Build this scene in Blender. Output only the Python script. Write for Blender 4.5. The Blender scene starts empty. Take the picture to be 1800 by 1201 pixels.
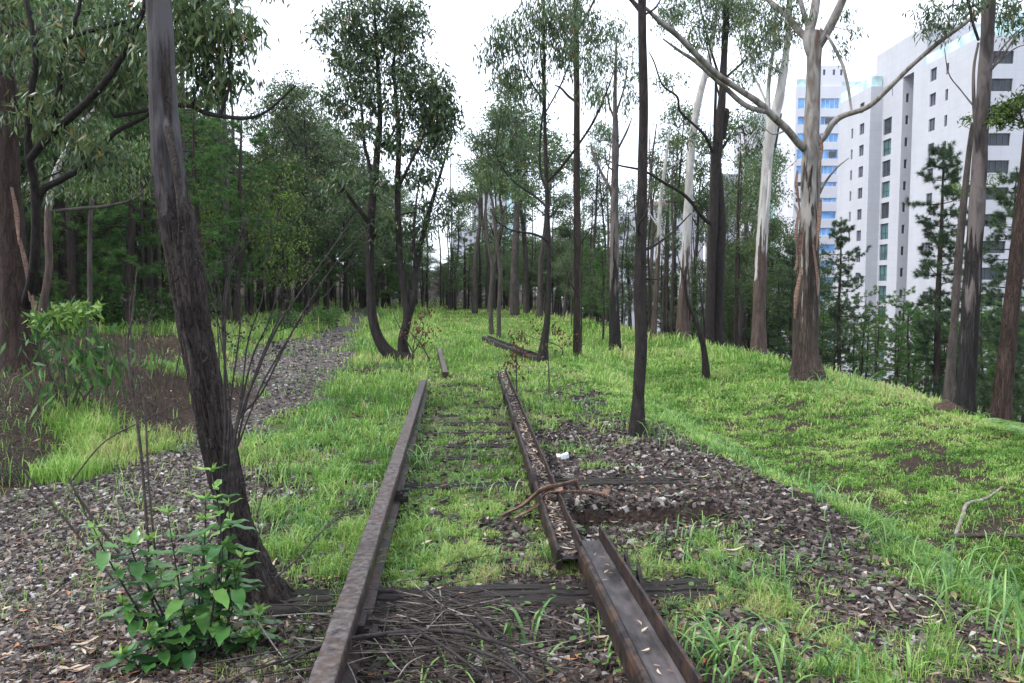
import bpy, math
import numpy as np

sc = bpy.context.scene
# ------------------------------------------------------------------ camera, sky, sun, exposure
FPX = 1400.0                       # focal length in pixels of the 1800 px wide photograph
CAMZ = 1.75
PITCH = math.atan(100.5 / FPX)
cam_d = bpy.data.cameras.new('camera')
cam = bpy.data.objects.new('camera', cam_d)
sc.collection.objects.link(cam)
cam_d.sensor_width = 36.0
cam_d.lens = 36.0 * FPX / 1800.0
cam_d.clip_start = 0.05
cam_d.clip_end = 3000
cam.location = (0, 0, CAMZ)
cam.rotation_euler = (math.radians(90) - PITCH, 0, 0)
sc.camera = cam

SUN_EL, SUN_AZ = math.radians(48), math.radians(-105)   # azimuth from +Y towards +X: the sun stands to the left
world = bpy.data.worlds.new('World')
sc.world = world
world.use_nodes = True
wn = world.node_tree
wn.nodes.clear()
w_out = wn.nodes.new('ShaderNodeOutputWorld')
w_bg = wn.nodes.new('ShaderNodeBackground')
w_sky = wn.nodes.new('ShaderNodeTexSky')
w_sky.sky_type = 'NISHITA'
w_sky.sun_disc = False
w_sky.sun_elevation = SUN_EL
w_sky.sun_rotation = SUN_AZ
w_sky.dust_density = 3.0
w_tc = wn.nodes.new('ShaderNodeTexCoord')
w_map = wn.nodes.new('ShaderNodeMapping')
w_map.inputs['Scale'].default_value = (1.0, 1.0, 3.0)
w_no = wn.nodes.new('ShaderNodeTexNoise')
w_no.inputs['Scale'].default_value = 2.2
w_no.inputs['Detail'].default_value = 6
w_r = wn.nodes.new('ShaderNodeMapRange')
w_r.inputs['From Min'].default_value = 0.35
w_r.inputs['From Max'].default_value = 0.62
w_r.inputs['To Min'].default_value = 0.62
w_r.inputs['To Max'].default_value = 0.97
w_mx = wn.nodes.new('ShaderNodeMix')
w_mx.data_type = 'RGBA'
w_mx.inputs[7].default_value = (12.3, 13.4, 15.2, 1)
wn.links.new(w_tc.outputs['Generated'], w_map.inputs['Vector'])
wn.links.new(w_map.outputs['Vector'], w_no.inputs['Vector'])
wn.links.new(w_no.outputs['Fac'], w_r.inputs['Value'])
wn.links.new(w_r.outputs['Result'], w_mx.inputs[0])
wn.links.new(w_sky.outputs['Color'], w_mx.inputs[6])
wn.links.new(w_mx.outputs[2], w_bg.inputs['Color'])
w_bg.inputs['Strength'].default_value = 0.12
wn.links.new(w_bg.outputs['Background'], w_out.inputs['Surface'])

sun_d = bpy.data.lights.new('sun', 'SUN')
sun_d.energy = 2.2
sun_d.angle = math.radians(10)
sun_d.color = (1.0, 0.97, 0.93)
sun = bpy.data.objects.new('sun', sun_d)
sc.collection.objects.link(sun)
sun.location = (-30, -5, 40)
# light travels from (sin az, cos az) side downwards
sun.rotation_euler = (math.radians(90) - SUN_EL, 0, math.radians(180) - SUN_AZ)

sc.view_settings.view_transform = 'Standard'
sc.view_settings.look = 'None'
sc.view_settings.exposure = 0.56
sc.view_settings.gamma = 1.0
sc.render.engine = 'CYCLES'
sc.cycles.max_bounces = 6
sc.cycles.diffuse_bounces = 3
sc.cycles.glossy_bounces = 2
sc.cycles.transmission_bounces = 4
sc.cycles.transparent_max_bounces = 6
sc.cycles.caustics_reflective = False
sc.cycles.caustics_refractive = False
sc.cycles.sample_clamp_indirect = 6.0
sc.cycles.use_denoising = True

rng = np.random.default_rng(11)

# ------------------------------------------------------------------ pixel <-> world
_c, _s = math.cos(PITCH), math.sin(PITCH)


def ray(px, py):
    u = (px - 900.0) / FPX
    v = (600.5 - py) / FPX
    return np.array([u, _c + v * _s, -_s + v * _c])


def P(px, py, Y):
    d = ray(px, py)
    return np.array([0, 0, CAMZ]) + d * (Y / d[1])


def onz(px, py, z):
    d = ray(px, py)
    return np.array([0, 0, CAMZ]) + d * ((z - CAMZ) / d[2])


def onX(px, py, X):
    d = ray(px, py)
    return np.array([0, 0, CAMZ]) + d * (X / d[0])


# ------------------------------------------------------------------ value noise
def _hash(ix, iy, iz, seed):
    h = (ix.astype(np.uint32) * np.uint32(374761393) + iy.astype(np.uint32) * np.uint32(668265263)
         + iz.astype(np.uint32) * np.uint32(2246822519) + np.uint32(seed) * np.uint32(3266489917))
    h ^= h >> np.uint32(13)
    h *= np.uint32(1274126177)
    h ^= h >> np.uint32(16)
    return h.astype(np.float64) / 4294967295.0


def vnoise(x, y, z=None, seed=1):
    x, y = np.broadcast_arrays(np.asarray(x, float), np.asarray(y, float))
    z = np.zeros_like(x) if z is None else np.broadcast_to(np.asarray(z, float), x.shape)
    xi, yi, zi = np.floor(x), np.floor(y), np.floor(z)
    fx, fy, fz = x - xi, y - yi, z - zi
    fx, fy, fz = fx * fx * (3 - 2 * fx), fy * fy * (3 - 2 * fy), fz * fz * (3 - 2 * fz)
    xi, yi, zi = xi.astype(np.int64), yi.astype(np.int64), zi.astype(np.int64)
    r = 0
    for a in (0, 1):
        for b in (0, 1):
            for c in (0, 1):
                w = (fx if a else 1 - fx) * (fy if b else 1 - fy) * (fz if c else 1 - fz)
                r = r + w * _hash(xi + a, yi + b, zi + c, seed)
    return r


def fbm(x, y, s=1.0, octv=4, seed=1, z=None):
    r, a, t = 0, 1.0, 0
    for o in range(octv):
        k = 2.0 ** o / s
        r = r + a * vnoise(np.asarray(x) * k, np.asarray(y) * k, None if z is None else np.asarray(z) * k, seed + o * 17)
        t += a
        a *= 0.5
    return r / t


def sst(a, b, x):
    t = np.clip((x - a) / (b - a), 0, 1)
    return t * t * (3 - 2 * t)


# ------------------------------------------------------------------ terrain
def crest_x(y):
    return np.interp(y, [0, 18, 25, 32, 38, 50, 60, 90], [6.9, 6.9, 6.2, 5.0, 3.8, 1.0, 0.0, 0.0])


def shoulder_x(y):
    return np.minimum(np.interp(y, [0, 6, 8.5, 12, 20, 60], [2.4, 2.4, 1.9, 1.5, 1.2, 0.2]), crest_x(y) - 0.9)


def path_l(y):
    return np.interp(y, [0, 5, 7, 9, 11, 13.6, 17, 21, 27, 35, 60], [-5.2, -4.6, -3.95, -3.6, -3.6, -4.3, -5.7, -7.0, -6.9, -7.4, -12])


def path_r(y):
    return np.interp(y, [0, 3.5, 4.4, 6, 8, 12, 16, 24, 35, 60], [-0.9, -1.0, -1.5, -2.05, -2.7, -3.2, -3.65, -4.8, -6.5, -10])


TDIR = np.array([-0.074, 0.9973])          # direction of the track
TN = np.array([0.9973, 0.074])             # to its right
TO = np.array([-0.085, 3.3])               # a point on its centre line


def track_uv(x, y):
    dx, dy = x - TO[0], y - TO[1]
    return dx * TN[0] + dy * TN[1], dx * TDIR[0] + dy * TDIR[1]


def height(x, y, fine=True):
    x = np.asarray(x, float)
    y = np.asarray(y, float)
    sh, cr = shoulder_x(y), crest_x(y)
    D = np.interp(y, [0, 14, 25, 36], [0.98, 0.9, 0.55, 0.1])
    Hc = np.interp(y, [0, 18, 30, 40, 60], [-0.33, -0.36, -0.3, -0.12, -0.05])
    s = (x - sh) / (cr - sh)
    z1 = -D * sst(0, 0.42, s)
    z2 = -D + (Hc + D) * sst(0.36, 1.1, s)
    z = np.where(s < 0.42, z1, z2)
    z = np.where(s < 0, 0, z)
    d = np.maximum(x - cr, 0)
    z = np.where(s > 1, Hc - 0.40 * d * d / (d + 2.0), z)
    z = np.maximum(z, -24 + 0 * z)
    # left bank of dark soil
    e = path_l(y) - 0.2 - x
    z = z + 0.42 * sst(0, 2.2, e) * np.interp(y, [0, 13, 20, 28], [1, 1, 0.7, 0.1]) * np.interp(y, [0, 3, 6], [0.5, 0.7, 1])
    z = z - 0.04 * sst(0, .3, x - path_l(y)) * sst(0, .3, path_r(y) - x)
    # old sleeper trench on the right side of the track
    tu, tv = track_uv(x, y)
    tr = np.exp(-((tv - 2.42 - 0.05 * tu) / 0.13) ** 2) * sst(0.72, 0.85, tu) * sst(2.05, 1.75, tu)
    tr = sst(0.17, 0.12, np.abs(tv - 2.40 - 0.05 * tu)) * sst(0.70, 0.78, tu) * sst(2.0, 1.7, tu)
    z = z - 0.32 * tr + 0.06 * np.exp(-((tv - 2.75 - .05 * tu) / .16) ** 2) * sst(0.72, 0.85, tu) * sst(2.05, 1.75, tu)
    tr2 = np.exp(-((tv - 5.35) / 0.12) ** 2) * sst(0.72, 0.95, tu) * sst(1.9, 1.5, tu)
    z = z - 0.09 * tr2
    # mossy swells between the sleepers
    m = sst(0.75, 0.5, np.abs(tu)) * sst(2, 4, tv) * sst(13, 9, tv)
    z = z + 0.02 * m * np.cos(2 * np.pi * (tv - 1.1) / 0.62 + np.pi)
    z = z + 4.0 * sst(62, 130, y) * sst(8, -12, x) + 3.5 * sst(-22, -60, x)
    big = fbm(x, y, 5.0, 3, 5) - 0.5
    z = z + 0.16 * big * sst(1.2, 2.5, np.abs(tu)) + 0.0
    if fine:
        amp = 0.03 + 0.05 * sst(0.0, 1.2, x - sh) * sst(0, 4, x - sh + 2)
        z = z + amp * (fbm(x, y, 0.55, 4, 9) - 0.5)
        z = z + 0.012 * (vnoise(x * 14, y * 14, None, 21) - 0.5)
        z = z + 0.035 * sst(0, .5, x - sh) * (vnoise(x * 5.5, y * 5.5, None, 23) - 0.5)
    return z


def G(px, py):
    """where the ray through a pixel of the photograph meets the ground"""
    d = ray(px, py)
    Y = np.geomspace(2.0, 250, 6000)
    t = Y / d[1]
    X = d[0] * t
    Z = CAMZ + d[2] * t
    k = np.argmax(Z < height(X, Y, False))
    return np.array([X[k], Y[k], float(height(X[k], Y[k]))])


def onground(x, y):
    return np.array([x, y, float(height(x, y))])


# ------------------------------------------------------------------ mesh helpers
class MB:
    """collects pieces and links them as one mesh object"""

    def __init__(self):
        self.V, self.F, self.M, self.R, self.n = [], [], [], [], 0
        self.S = []

    def add(self, V, F, mi=0, rnd=0.5, smooth=False):
        V = np.asarray(V, float).reshape(-1, 3)
        F = np.asarray(F, np.int64)
        if len(F) == 0:
            return
        self.V.append(V)
        self.F.append(F + self.n)
        self.M.append(np.full(len(F), mi, np.int32) if np.isscalar(mi) else np.asarray(mi, np.int32))
        self.R.append(np.full(len(F), rnd, np.float32) if np.isscalar(rnd) else np.asarray(rnd, np.float32))
        self.S.append(np.full(len(F), smooth, bool))
        self.n += len(V)

    def box(self, c, s, mi=0, rz=0.0, rnd=0.5):
        c = np.asarray(c, float)
        h = np.asarray(s, float) / 2
        q = np.array([[-1, -1, -1], [1, -1, -1], [1, 1, -1], [-1, 1, -1], [-1, -1, 1], [1, -1, 1], [1, 1, 1], [-1, 1, 1]], float) * h
        if rz:
            cs, sn = math.cos(rz), math.sin(rz)
            q = np.c_[q[:, 0] * cs - q[:, 1] * sn, q[:, 0] * sn + q[:, 1] * cs, q[:, 2]]
        self.add(q + c, [[0, 3, 2, 1], [4, 5, 6, 7], [0, 1, 5, 4], [1, 2, 6, 5], [2, 3, 7, 6], [3, 0, 4, 7]], mi, rnd)

    def build(self, name, mats, parent=None, base=(0, 0, 0)):
        me = bpy.data.meshes.new(name)
        V = np.concatenate(self.V) - np.asarray(base, float)
        me.vertices.add(len(V))
        me.vertices.foreach_set('co', V.astype(np.float32).ravel())
        tot = np.concatenate([np.full(len(f), f.shape[1], np.int32) for f in self.F])
        idx = np.concatenate([f.ravel() for f in self.F]).astype(np.int32)
        me.loops.add(len(idx))
        me.loops.foreach_set('vertex_index', idx)
        me.polygons.add(len(tot))
        st = np.zeros(len(tot), np.int32)
        st[1:] = np.cumsum(tot)[:-1]
        me.polygons.foreach_set('loop_start', st)
        me.polygons.foreach_set('loop_total', tot)
        me.polygons.foreach_set('material_index', np.concatenate(self.M))
        me.polygons.foreach_set('use_smooth', np.concatenate(self.S))
        at = me.attributes.new('rnd', 'FLOAT', 'FACE')
        at.data.foreach_set('value', np.concatenate(self.R))
        me.update(calc_edges=True)
        for m in (mats if isinstance(mats, (list, tuple)) else [mats]):
            me.materials.append(m)
        o = bpy.data.objects.new(name, me)
        sc.collection.objects.link(o)
        if parent is not None:
            o.parent = parent
        return o


def tag(o, label=None, cat=None, group=None, kind=None):
    if label:
        o['label'] = label
    if cat:
        o['category'] = cat
    if group:
        o['group'] = group
    if kind:
        o['kind'] = kind
    return o


def empty(name, loc, label=None, cat=None, group=None):
    o = bpy.data.objects.new(name, None)
    o.empty_display_size = 0.2
    sc.collection.objects.link(o)
    o.location = tuple(float(v) for v in loc)
    return tag(o, label, cat, group)


def copy_thing(src, loc, rz=0.0, s=1.0, label=None, group=None):
    r = src.copy()
    sc.collection.objects.link(r)
    r.location = tuple(float(v) for v in loc)
    r.rotation_euler = (0, 0, rz)
    r.scale = (s, s, s) if np.isscalar(s) else tuple(s)
    if label:
        r['label'] = label
    if group:
        r['group'] = group
    for ch in list(src.children):
        c = ch.copy()
        sc.collection.objects.link(c)
        c.parent = r
        for g in list(ch.children):
            e = g.copy()
            sc.collection.objects.link(e)
            e.parent = c
    return r


def spline(pts, n):
    p = np.asarray(pts, float)
    if len(p) == 2:
        t = np.linspace(0, 1, n)[:, None]
        return p[0] * (1 - t) + p[1] * t
    q = np.vstack([2 * p[0] - p[1], p, 2 * p[-1] - p[-2]])
    seg = np.linspace(0, len(p) - 1 - 1e-9, n)
    i = seg.astype(int)
    t = (seg - i)[:, None]
    a, b, c, d = q[i], q[i + 1], q[i + 2], q[i + 3]
    return 0.5 * ((2 * b) + (-a + c) * t + (2 * a - 5 * b + 4 * c - d) * t ** 2 + (-a + 3 * b - 3 * c + d) * t ** 3)


def tube(mb, pts, rad, ns=8, n=None, mi=0, rnd=0.5, disp=None, smooth=True):
    """tapered tube through the points; rad = radius per point; disp(ang, dist, pos) -> radius factor"""
    pts = np.asarray(pts, float)
    n = n or max(4, 5 * (len(pts) - 1))
    C = spline(pts, n)
    r = np.interp(np.linspace(0, 1, n), np.linspace(0, 1, len(rad)), rad)
    T = np.gradient(C, axis=0)
    T /= np.linalg.norm(T, axis=1)[:, None] + 1e-9
    ref = np.array([0.31, 0.95, 0.05]) if abs(T[0][2]) > 0.5 else np.array([0, 0, 1.0])
    A = np.cross(T, ref)
    A /= np.linalg.norm(A, axis=1)[:, None] + 1e-9
    B = np.cross(T, A)
    ang = np.linspace(0, 2 * np.pi, ns, endpoint=False)
    ca, sa = np.cos(ang), np.sin(ang)
    rr = np.repeat(r[:, None], ns, 1)
    if disp is not None:
        dist = np.r_[0, np.cumsum(np.linalg.norm(np.diff(C, axis=0), axis=1))]
        rr = rr * disp(ang[None, :], dist[:, None], rr)
    V = C[:, None, :] + rr[:, :, None] * (ca[None, :, None] * A[:, None, :] + sa[None, :, None] * B[:, None, :])
    V = V.reshape(-1, 3)
    i = np.arange(n - 1)[:, None] * ns
    j = np.arange(ns)[None, :]
    k = (j + 1) % ns
    F = np.stack([i + j, i + k, i + ns + k, i + ns + j], -1).reshape(-1, 4)
    mb.add(V, F, mi, rnd, smooth)
    # closed ends
    for ring, cen in ((0, C[0]), (n - 1, C[-1])):
        Vc = np.vstack([V[ring * ns:(ring + 1) * ns], cen])
        Fc = np.stack([np.arange(ns), (np.arange(ns) + 1) % ns, np.full(ns, ns)], -1)
        mb.add(Vc, Fc if ring else Fc[:, ::-1], mi, rnd, False)
    return C


def barkdisp(seed, amp=0.08, k=5.0, lump=0.08):
    def f(ang, dist, r):
        x, y = np.cos(ang) * k + 0 * dist, np.sin(ang) * k + 0 * dist
        z = dist * 2.0 + 0 * ang
        a = np.abs(vnoise(x * 1.3 + 9, y * 1.3 + 4, z, seed) - 0.5) * 2
        b = vnoise(np.cos(ang) * 1.2 + 0 * dist + 7, np.sin(ang) * 1.2 + 0 * dist + 3, dist * 1.6, seed + 5)
        return 1 + amp * (a - 0.4) + lump * (b - 0.5) * 2
    return f


# ------------------------------------------------------------------ materials
def new_mat(name):
    m = bpy.data.materials.new(name)
    m.use_nodes = True
    nt = m.node_tree
    nt.nodes.clear()
    return m, nt, nt.nodes, nt.links


def N(nt, t, **kw):
    n = nt.nodes.new(t)
    for k, v in kw.items():
        if k.startswith('_'):
            setattr(n, k[1:], v)
        else:
            n.inputs[k.replace('__', ' ')].default_value = v
    return n


def ramp(nt, stops):
    r = nt.nodes.new('ShaderNodeValToRGB')
    e = r.color_ramp.elements
    while len(e) < len(stops):
        e.new(0.5)
    for el, (p, c) in zip(e, stops):
        el.position = p
        el.color = (c[0], c[1], c[2], 1)
    return r


def leaf_mat(name, stops, trans=0.3, rough=0.5, spec=0.3):
    m, nt, ns, L = new_mat(name)
    at = N(nt, 'ShaderNodeAttribute', _attribute_name='rnd')
    r = ramp(nt, stops)
    L.new(at.outputs['Fac'], r.inputs['Fac'])
    p = N(nt, 'ShaderNodeBsdfPrincipled', Roughness=rough)
    p.inputs['Specular IOR Level'].default_value = spec
    t = N(nt, 'ShaderNodeBsdfTranslucent')
    mx = N(nt, 'ShaderNodeMixShader', Fac=trans)
    o = N(nt, 'ShaderNodeOutputMaterial')
    L.new(r.outputs['Color'], p.inputs['Base Color'])
    L.new(r.outputs['Color'], t.inputs['Color'])
    L.new(p.outputs[0], mx.inputs[1])
    L.new(t.outputs[0], mx.inputs[2])
    L.new(mx.outputs[0], o.inputs['Surface'])
    return m


def bark_mat(name, lo, hi, zlo=None, zhi=None, lo2=None, hi2=None, sc_=9.0, stretch=0.14, bump=0.5, bd=0.02, patch=None, rough=0.85):
    """two-tone bark; when zlo/zhi are given, the bark changes from (lo,hi) at the foot to (lo2,hi2) above"""
    m, nt, ns, L = new_mat(name)
    tc = N(nt, 'ShaderNodeTexCoord')
    mp = N(nt, 'ShaderNodeMapping', Scale=(1, 1, stretch))
    L.new(tc.outputs['Object'], mp.inputs['Vector'])
    n1 = N(nt, 'ShaderNodeTexNoise', Scale=sc_, Detail=8.0, Roughness=0.65)
    L.new(mp.outputs[0], n1.inputs['Vector'])
    v1 = N(nt, 'ShaderNodeTexVoronoi', Scale=sc_ * 2.2, _feature='DISTANCE_TO_EDGE')
    nd = N(nt, 'ShaderNodeTexNoise', Scale=sc_ * 1.5, Detail=3.0)
    L.new(mp.outputs[0], nd.inputs['Vector'])
    vd = N(nt, 'ShaderNodeVectorMath', _operation='MULTIPLY_ADD')
    vd.inputs[1].default_value = (0.13, 0.13, 0.13)
    L.new(nd.outputs['Color'], vd.inputs[0])
    L.new(mp.outputs[0], vd.inputs[2])
    L.new(vd.outputs[0], v1.inputs['Vector'])
    r1 = ramp(nt, [(0.3, lo), (0.7, hi)])
    L.new(n1.outputs['Fac'], r1.inputs['Fac'])
    col = r1.outputs['Color']
    mr = N(nt, 'ShaderNodeMapRange')
    mr.inputs['From Max'].default_value = 0.12
    mr.inputs['To Min'].default_value = 0.45
    L.new(v1.outputs['Distance'], mr.inputs['Value'])
    mm = N(nt, 'ShaderNodeMix', _data_type='RGBA', _blend_type='MULTIPLY')
    mm.inputs[0].default_value = 0.55
    L.new(col, mm.inputs[6])
    cb = N(nt, 'ShaderNodeCombineColor')
    for c in range(3):
        L.new(mr.outputs[0], cb.inputs[c])
    L.new(cb.outputs[0], mm.inputs[7])
    col = mm.outputs[2]
    bumpfac = None
    if zlo is not None:
        sp = N(nt, 'ShaderNodeSeparateXYZ')
        L.new(tc.outputs['Object'], sp.inputs[0])
        n2 = N(nt, 'ShaderNodeTexNoise', Scale=2.2, Detail=6.0)
        mp2 = N(nt, 'ShaderNodeMapping', Scale=(4.5, 4.5, 0.45))
        L.new(tc.outputs['Object'], mp2.inputs['Vector'])
        L.new(mp2.outputs[0], n2.inputs['Vector'])
        ma = N(nt, 'ShaderNodeMath', _operation='MULTIPLY_ADD')
        ma.inputs[1].default_value = (zhi - zlo) * 4.0
        L.new(n2.outputs['Fac'], ma.inputs[0])
        L.new(sp.outputs['Z'], ma.inputs[2])
        m2 = N(nt, 'ShaderNodeMapRange')
        off = (zhi - zlo) * 2.0
        m2.inputs['From Min'].default_value = (zlo + zhi) / 2 + off - (zhi - zlo) * 0.09
        m2.inputs['From Max'].default_value = (zlo + zhi) / 2 + off + (zhi - zlo) * 0.09
        L.new(ma.outputs[0], m2.inputs['Value'])
        n3 = N(nt, 'ShaderNodeTexNoise', Scale=3.5, Detail=5.0, Distortion=0.8)
        mp3 = N(nt, 'ShaderNodeMapping', Scale=(1.6, 1.6, 0.45))
        L.new(tc.outputs['Object'], mp3.inputs['Vector'])
        L.new(mp3.outputs[0], n3.inputs['Vector'])
        st = [(0.38, lo2), (0.56, hi2)]
        if patch:
            st = [(0.33, patch), (0.42, lo2), (0.58, hi2)]
        r2 = ramp(nt, st)
        L.new(n3.outputs['Fac'], r2.inputs['Fac'])
        mx = N(nt, 'ShaderNodeMix', _data_type='RGBA')
        L.new(m2.outputs[0], mx.inputs[0])
        L.new(col, mx.inputs[6])
        L.new(r2.outputs['Color'], mx.inputs[7])
        col = mx.outputs[2]
        bumpfac = m2.outputs[0]
    p = N(nt, 'ShaderNodeBsdfPrincipled', Roughness=rough)
    p.inputs['Specular IOR Level'].default_value = 0.2
    L.new(col, p.inputs['Base Color'])
    ad = N(nt, 'ShaderNodeMath', _operation='MULTIPLY_ADD')
    ad.inputs[1].default_value = 1.0
    L.new(mr.outputs[0], ad.inputs[0])
    L.new(n1.outputs['Fac'], ad.inputs[2])
    bp = N(nt, 'ShaderNodeBump', Strength=bump, Distance=bd)
    L.new(ad.outputs[0], bp.inputs['Height'])
    if bumpfac is not None:
        iv = N(nt, 'ShaderNodeMapRange')
        iv.inputs['To Min'].default_value = bump
        iv.inputs['To Max'].default_value = bump * 0.25
        L.new(bumpfac, iv.inputs['Value'])
        L.new(iv.outputs[0], bp.inputs['Strength'])
    L.new(bp.outputs[0], p.inputs['Normal'])
    o = N(nt, 'ShaderNodeOutputMaterial')
    L.new(p.outputs[0], o.inputs['Surface'])
    return m


def simple_mat(name, lo, hi, scale=8.0, rust=None, *args_, **kw_):
    return _simple_mat(name, lo, hi, scale, *args_, rust=rust, **kw_) if rust is None or isinstance(rust, tuple) else _simple_mat(name, lo, hi, scale, rust, *args_, **kw_)


def _simple_mat(name, lo, hi, scale=8.0, rough=0.7, metal=0.0, bump=0.3, bd=0.01, stretch=(1, 1, 1), spec=0.3, attr=False, lo_p=0.35, hi_p=0.65, rust=None):
    m, nt, ns, L = new_mat(name)
    tc = N(nt, 'ShaderNodeTexCoord')
    mp = N(nt, 'ShaderNodeMapping', Scale=stretch)
    L.new(tc.outputs['Object'], mp.inputs['Vector'])
    n1 = N(nt, 'ShaderNodeTexNoise', Scale=scale, Detail=8.0, Roughness=0.6)
    L.new(mp.outputs[0], n1.inputs['Vector'])
    r = ramp(nt, [(lo_p, lo), (hi_p, hi)])
    L.new(n1.outputs['Fac'], r.inputs['Fac'])
    col = r.outputs['Color']
    if rust:
        nr_ = N(nt, 'ShaderNodeTexNoise', Scale=scale * .35, Detail=9.0, Roughness=0.72)
        L.new(tc.outputs['Object'], nr_.inputs['Vector'])
        rr_ = ramp(nt, [(0.50, (0, 0, 0)), (0.62, (1, 1, 1))])
        L.new(nr_.outputs['Fac'], rr_.inputs['Fac'])
        mr_ = N(nt, 'ShaderNodeMix', _data_type='RGBA')
        L.new(rr_.outputs['Color'], mr_.inputs[0])
        L.new(col, mr_.inputs[6])
        mr_.inputs[7].default_value = (*rust, 1)
        col = mr_.outputs[2]
    p = N(nt, 'ShaderNodeBsdfPrincipled', Roughness=rough, Metallic=metal)
    p.inputs['Specular IOR Level'].default_value = spec
    L.new(col, p.inputs['Base Color'])
    if bump:
        bp = N(nt, 'ShaderNodeBump', Strength=bump, Distance=bd)
        L.new(n1.outputs['Fac'], bp.inputs['Height'])
        L.new(bp.outputs[0], p.inputs['Normal'])
    o = N(nt, 'ShaderNodeOutputMaterial')
    L.new(p.outputs[0], o.inputs['Surface'])
    return m


def attr_mat(name, stops, rough=0.85, spec=0.25, noise=0.35, nscale=40.0):
    """colour per piece from the face attribute, mottled by noise"""
    m, nt, ns, L = new_mat(name)
    at = N(nt, 'ShaderNodeAttribute', _attribute_name='rnd')
    r = ramp(nt, stops)
    L.new(at.outputs['Fac'], r.inputs['Fac'])
    tc = N(nt, 'ShaderNodeTexCoord')
    n1 = N(nt, 'ShaderNodeTexNoise', Scale=nscale, Detail=4.0)
    L.new(tc.outputs['Object'], n1.inputs['Vector'])
    mr = N(nt, 'ShaderNodeMapRange')
    mr.inputs['To Min'].default_value = 1 - noise
    mr.inputs['To Max'].default_value = 1 + noise
    L.new(n1.outputs['Fac'], mr.inputs['Value'])
    mm = N(nt, 'ShaderNodeVectorMath', _operation='SCALE')
    L.new(r.outputs['Color'], mm.inputs[0])
    L.new(mr.outputs[0], mm.inputs['Scale'])
    p = N(nt, 'ShaderNodeBsdfPrincipled', Roughness=rough)
    p.inputs['Specular IOR Level'].default_value = spec
    L.new(mm.outputs[0], p.inputs['Base Color'])
    o = N(nt, 'ShaderNodeOutputMaterial')
    L.new(p.outputs[0], o.inputs['Surface'])
    return m


M = {}
M['euc_leaf'] = leaf_mat('euc_leaf', [(0.0, (0.028, 0.055, 0.022)), (0.5, (0.065, 0.110, 0.038)), (0.9, (0.14, 0.20, 0.06)), (0.975, (0.20, 0.10, 0.03))], 0.28, 0.42, 0.45)
M['euc_leaf_light'] = leaf_mat('euc_leaf_light', [(0.0, (0.035, 0.075, 0.035)), (0.5, (0.075, 0.135, 0.045)), (0.93, (0.15, 0.20, 0.05)), (0.98, (0.22, 0.11, 0.03))], 0.32, 0.45, 0.4)
M['rust_leaf'] = leaf_mat('rust_leaf', [(0.0, (0.05, 0.022, 0.015)), (0.6, (0.13, 0.055, 0.03)), (1.0, (0.10, 0.10, 0.04))], 0.2, 0.7, 0.2)
M['pine_leaf'] = leaf_mat('pine_leaf', [(0.0, (0.034, 0.082, 0.022)), (0.6, (0.092, 0.178, 0.038)), (1.0, (0.16, 0.25, 0.055))], 0.2, 0.6, 0.25)
M['pine_leaf_dark'] = leaf_mat('pine_leaf_dark', [(0.0, (0.022, 0.048, 0.024)), (0.6, (0.052, 0.095, 0.042)), (1.0, (0.12, 0.17, 0.07))], 0.2, 0.6, 0.25)
M['pine_leaf_bright'] = leaf_mat('pine_leaf_bright', [(0.0, (0.03, 0.085, 0.025)), (0.6, (0.07, 0.16, 0.035)), (1.0, (0.14, 0.24, 0.05))], 0.25, 0.6, 0.25)
M['bush_leaf'] = leaf_mat('bush_leaf', [(0.0, (0.03, 0.085, 0.025)), (0.6, (0.07, 0.16, 0.035)), (1.0, (0.17, 0.28, 0.05))], 0.3, 0.5, 0.3)
M['lime_leaf'] = leaf_mat('lime_leaf', [(0.0, (0.04, 0.08, 0.016)), (0.6, (0.12, 0.19, 0.032)), (1.0, (0.24, 0.32, 0.06))], 0.35, 0.5, 0.3)
M['grass'] = leaf_mat('grass', [(0.0, (0.08, 0.19, 0.03)), (0.5, (0.21, 0.38, 0.07)), (0.9, (0.42, 0.60, 0.17)), (1.0, (0.42, 0.40, 0.18))], 0.38, 0.5, 0.3)
M['grass_dark'] = leaf_mat('grass_dark', [(0.0, (0.04, 0.12, 0.035)), (0.6, (0.13, 0.28, 0.06)), (1.0, (0.30, 0.44, 0.13))], 0.3, 0.35, 0.5)
M['dry_grass'] = leaf_mat('dry_grass', [(0.0, (0.035, 0.025, 0.019)), (0.6, (0.10, 0.074, 0.054)), (1.0, (0.16, 0.14, 0.08))], 0.2, 0.8, 0.1)
M['twig'] = simple_mat('twig', (0.03, 0.024, 0.022), (0.085, 0.068, 0.06), 30, 0.9, 0, 0.4, 0.003)
M['twig_grey'] = simple_mat('twig_grey', (0.12, 0.10, 0.09), (0.30, 0.27, 0.24), 25, 0.85, 0, 0.4, 0.003)
M['twig_black'] = simple_mat('twig_black', (0.012, 0.010, 0.010), (0.045, 0.036, 0.034), 30, 0.8, 0, 0.4, 0.003)
M['bark_lean'] = bark_mat('bark_lean', (0.012, 0.009, 0.008), (0.066, 0.053, 0.048), 2.0, 3.3, (0.038, 0.034, 0.036), (0.080, 0.074, 0.077), 16, 0.22, 0.7, 0.03)
M['bark_dark'] = bark_mat('bark_dark', (0.010, 0.008, 0.008), (0.050, 0.040, 0.037), sc_=19, stretch=0.28, bump=0.8, bd=0.02)
M['bark_char'] = bark_mat('bark_char', (0.010, 0.009, 0.009), (0.035, 0.03, 0.03), 1.5, 4.0, (0.04, 0.033, 0.032), (0.12, 0.10, 0.095), 10, 0.14, 0.8, 0.03)
M['bark_red'] = bark_mat('bark_red', (0.016, 0.010, 0.008), (0.070, 0.046, 0.037), sc_=12, stretch=0.15, bump=0.9, bd=0.03)
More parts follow.
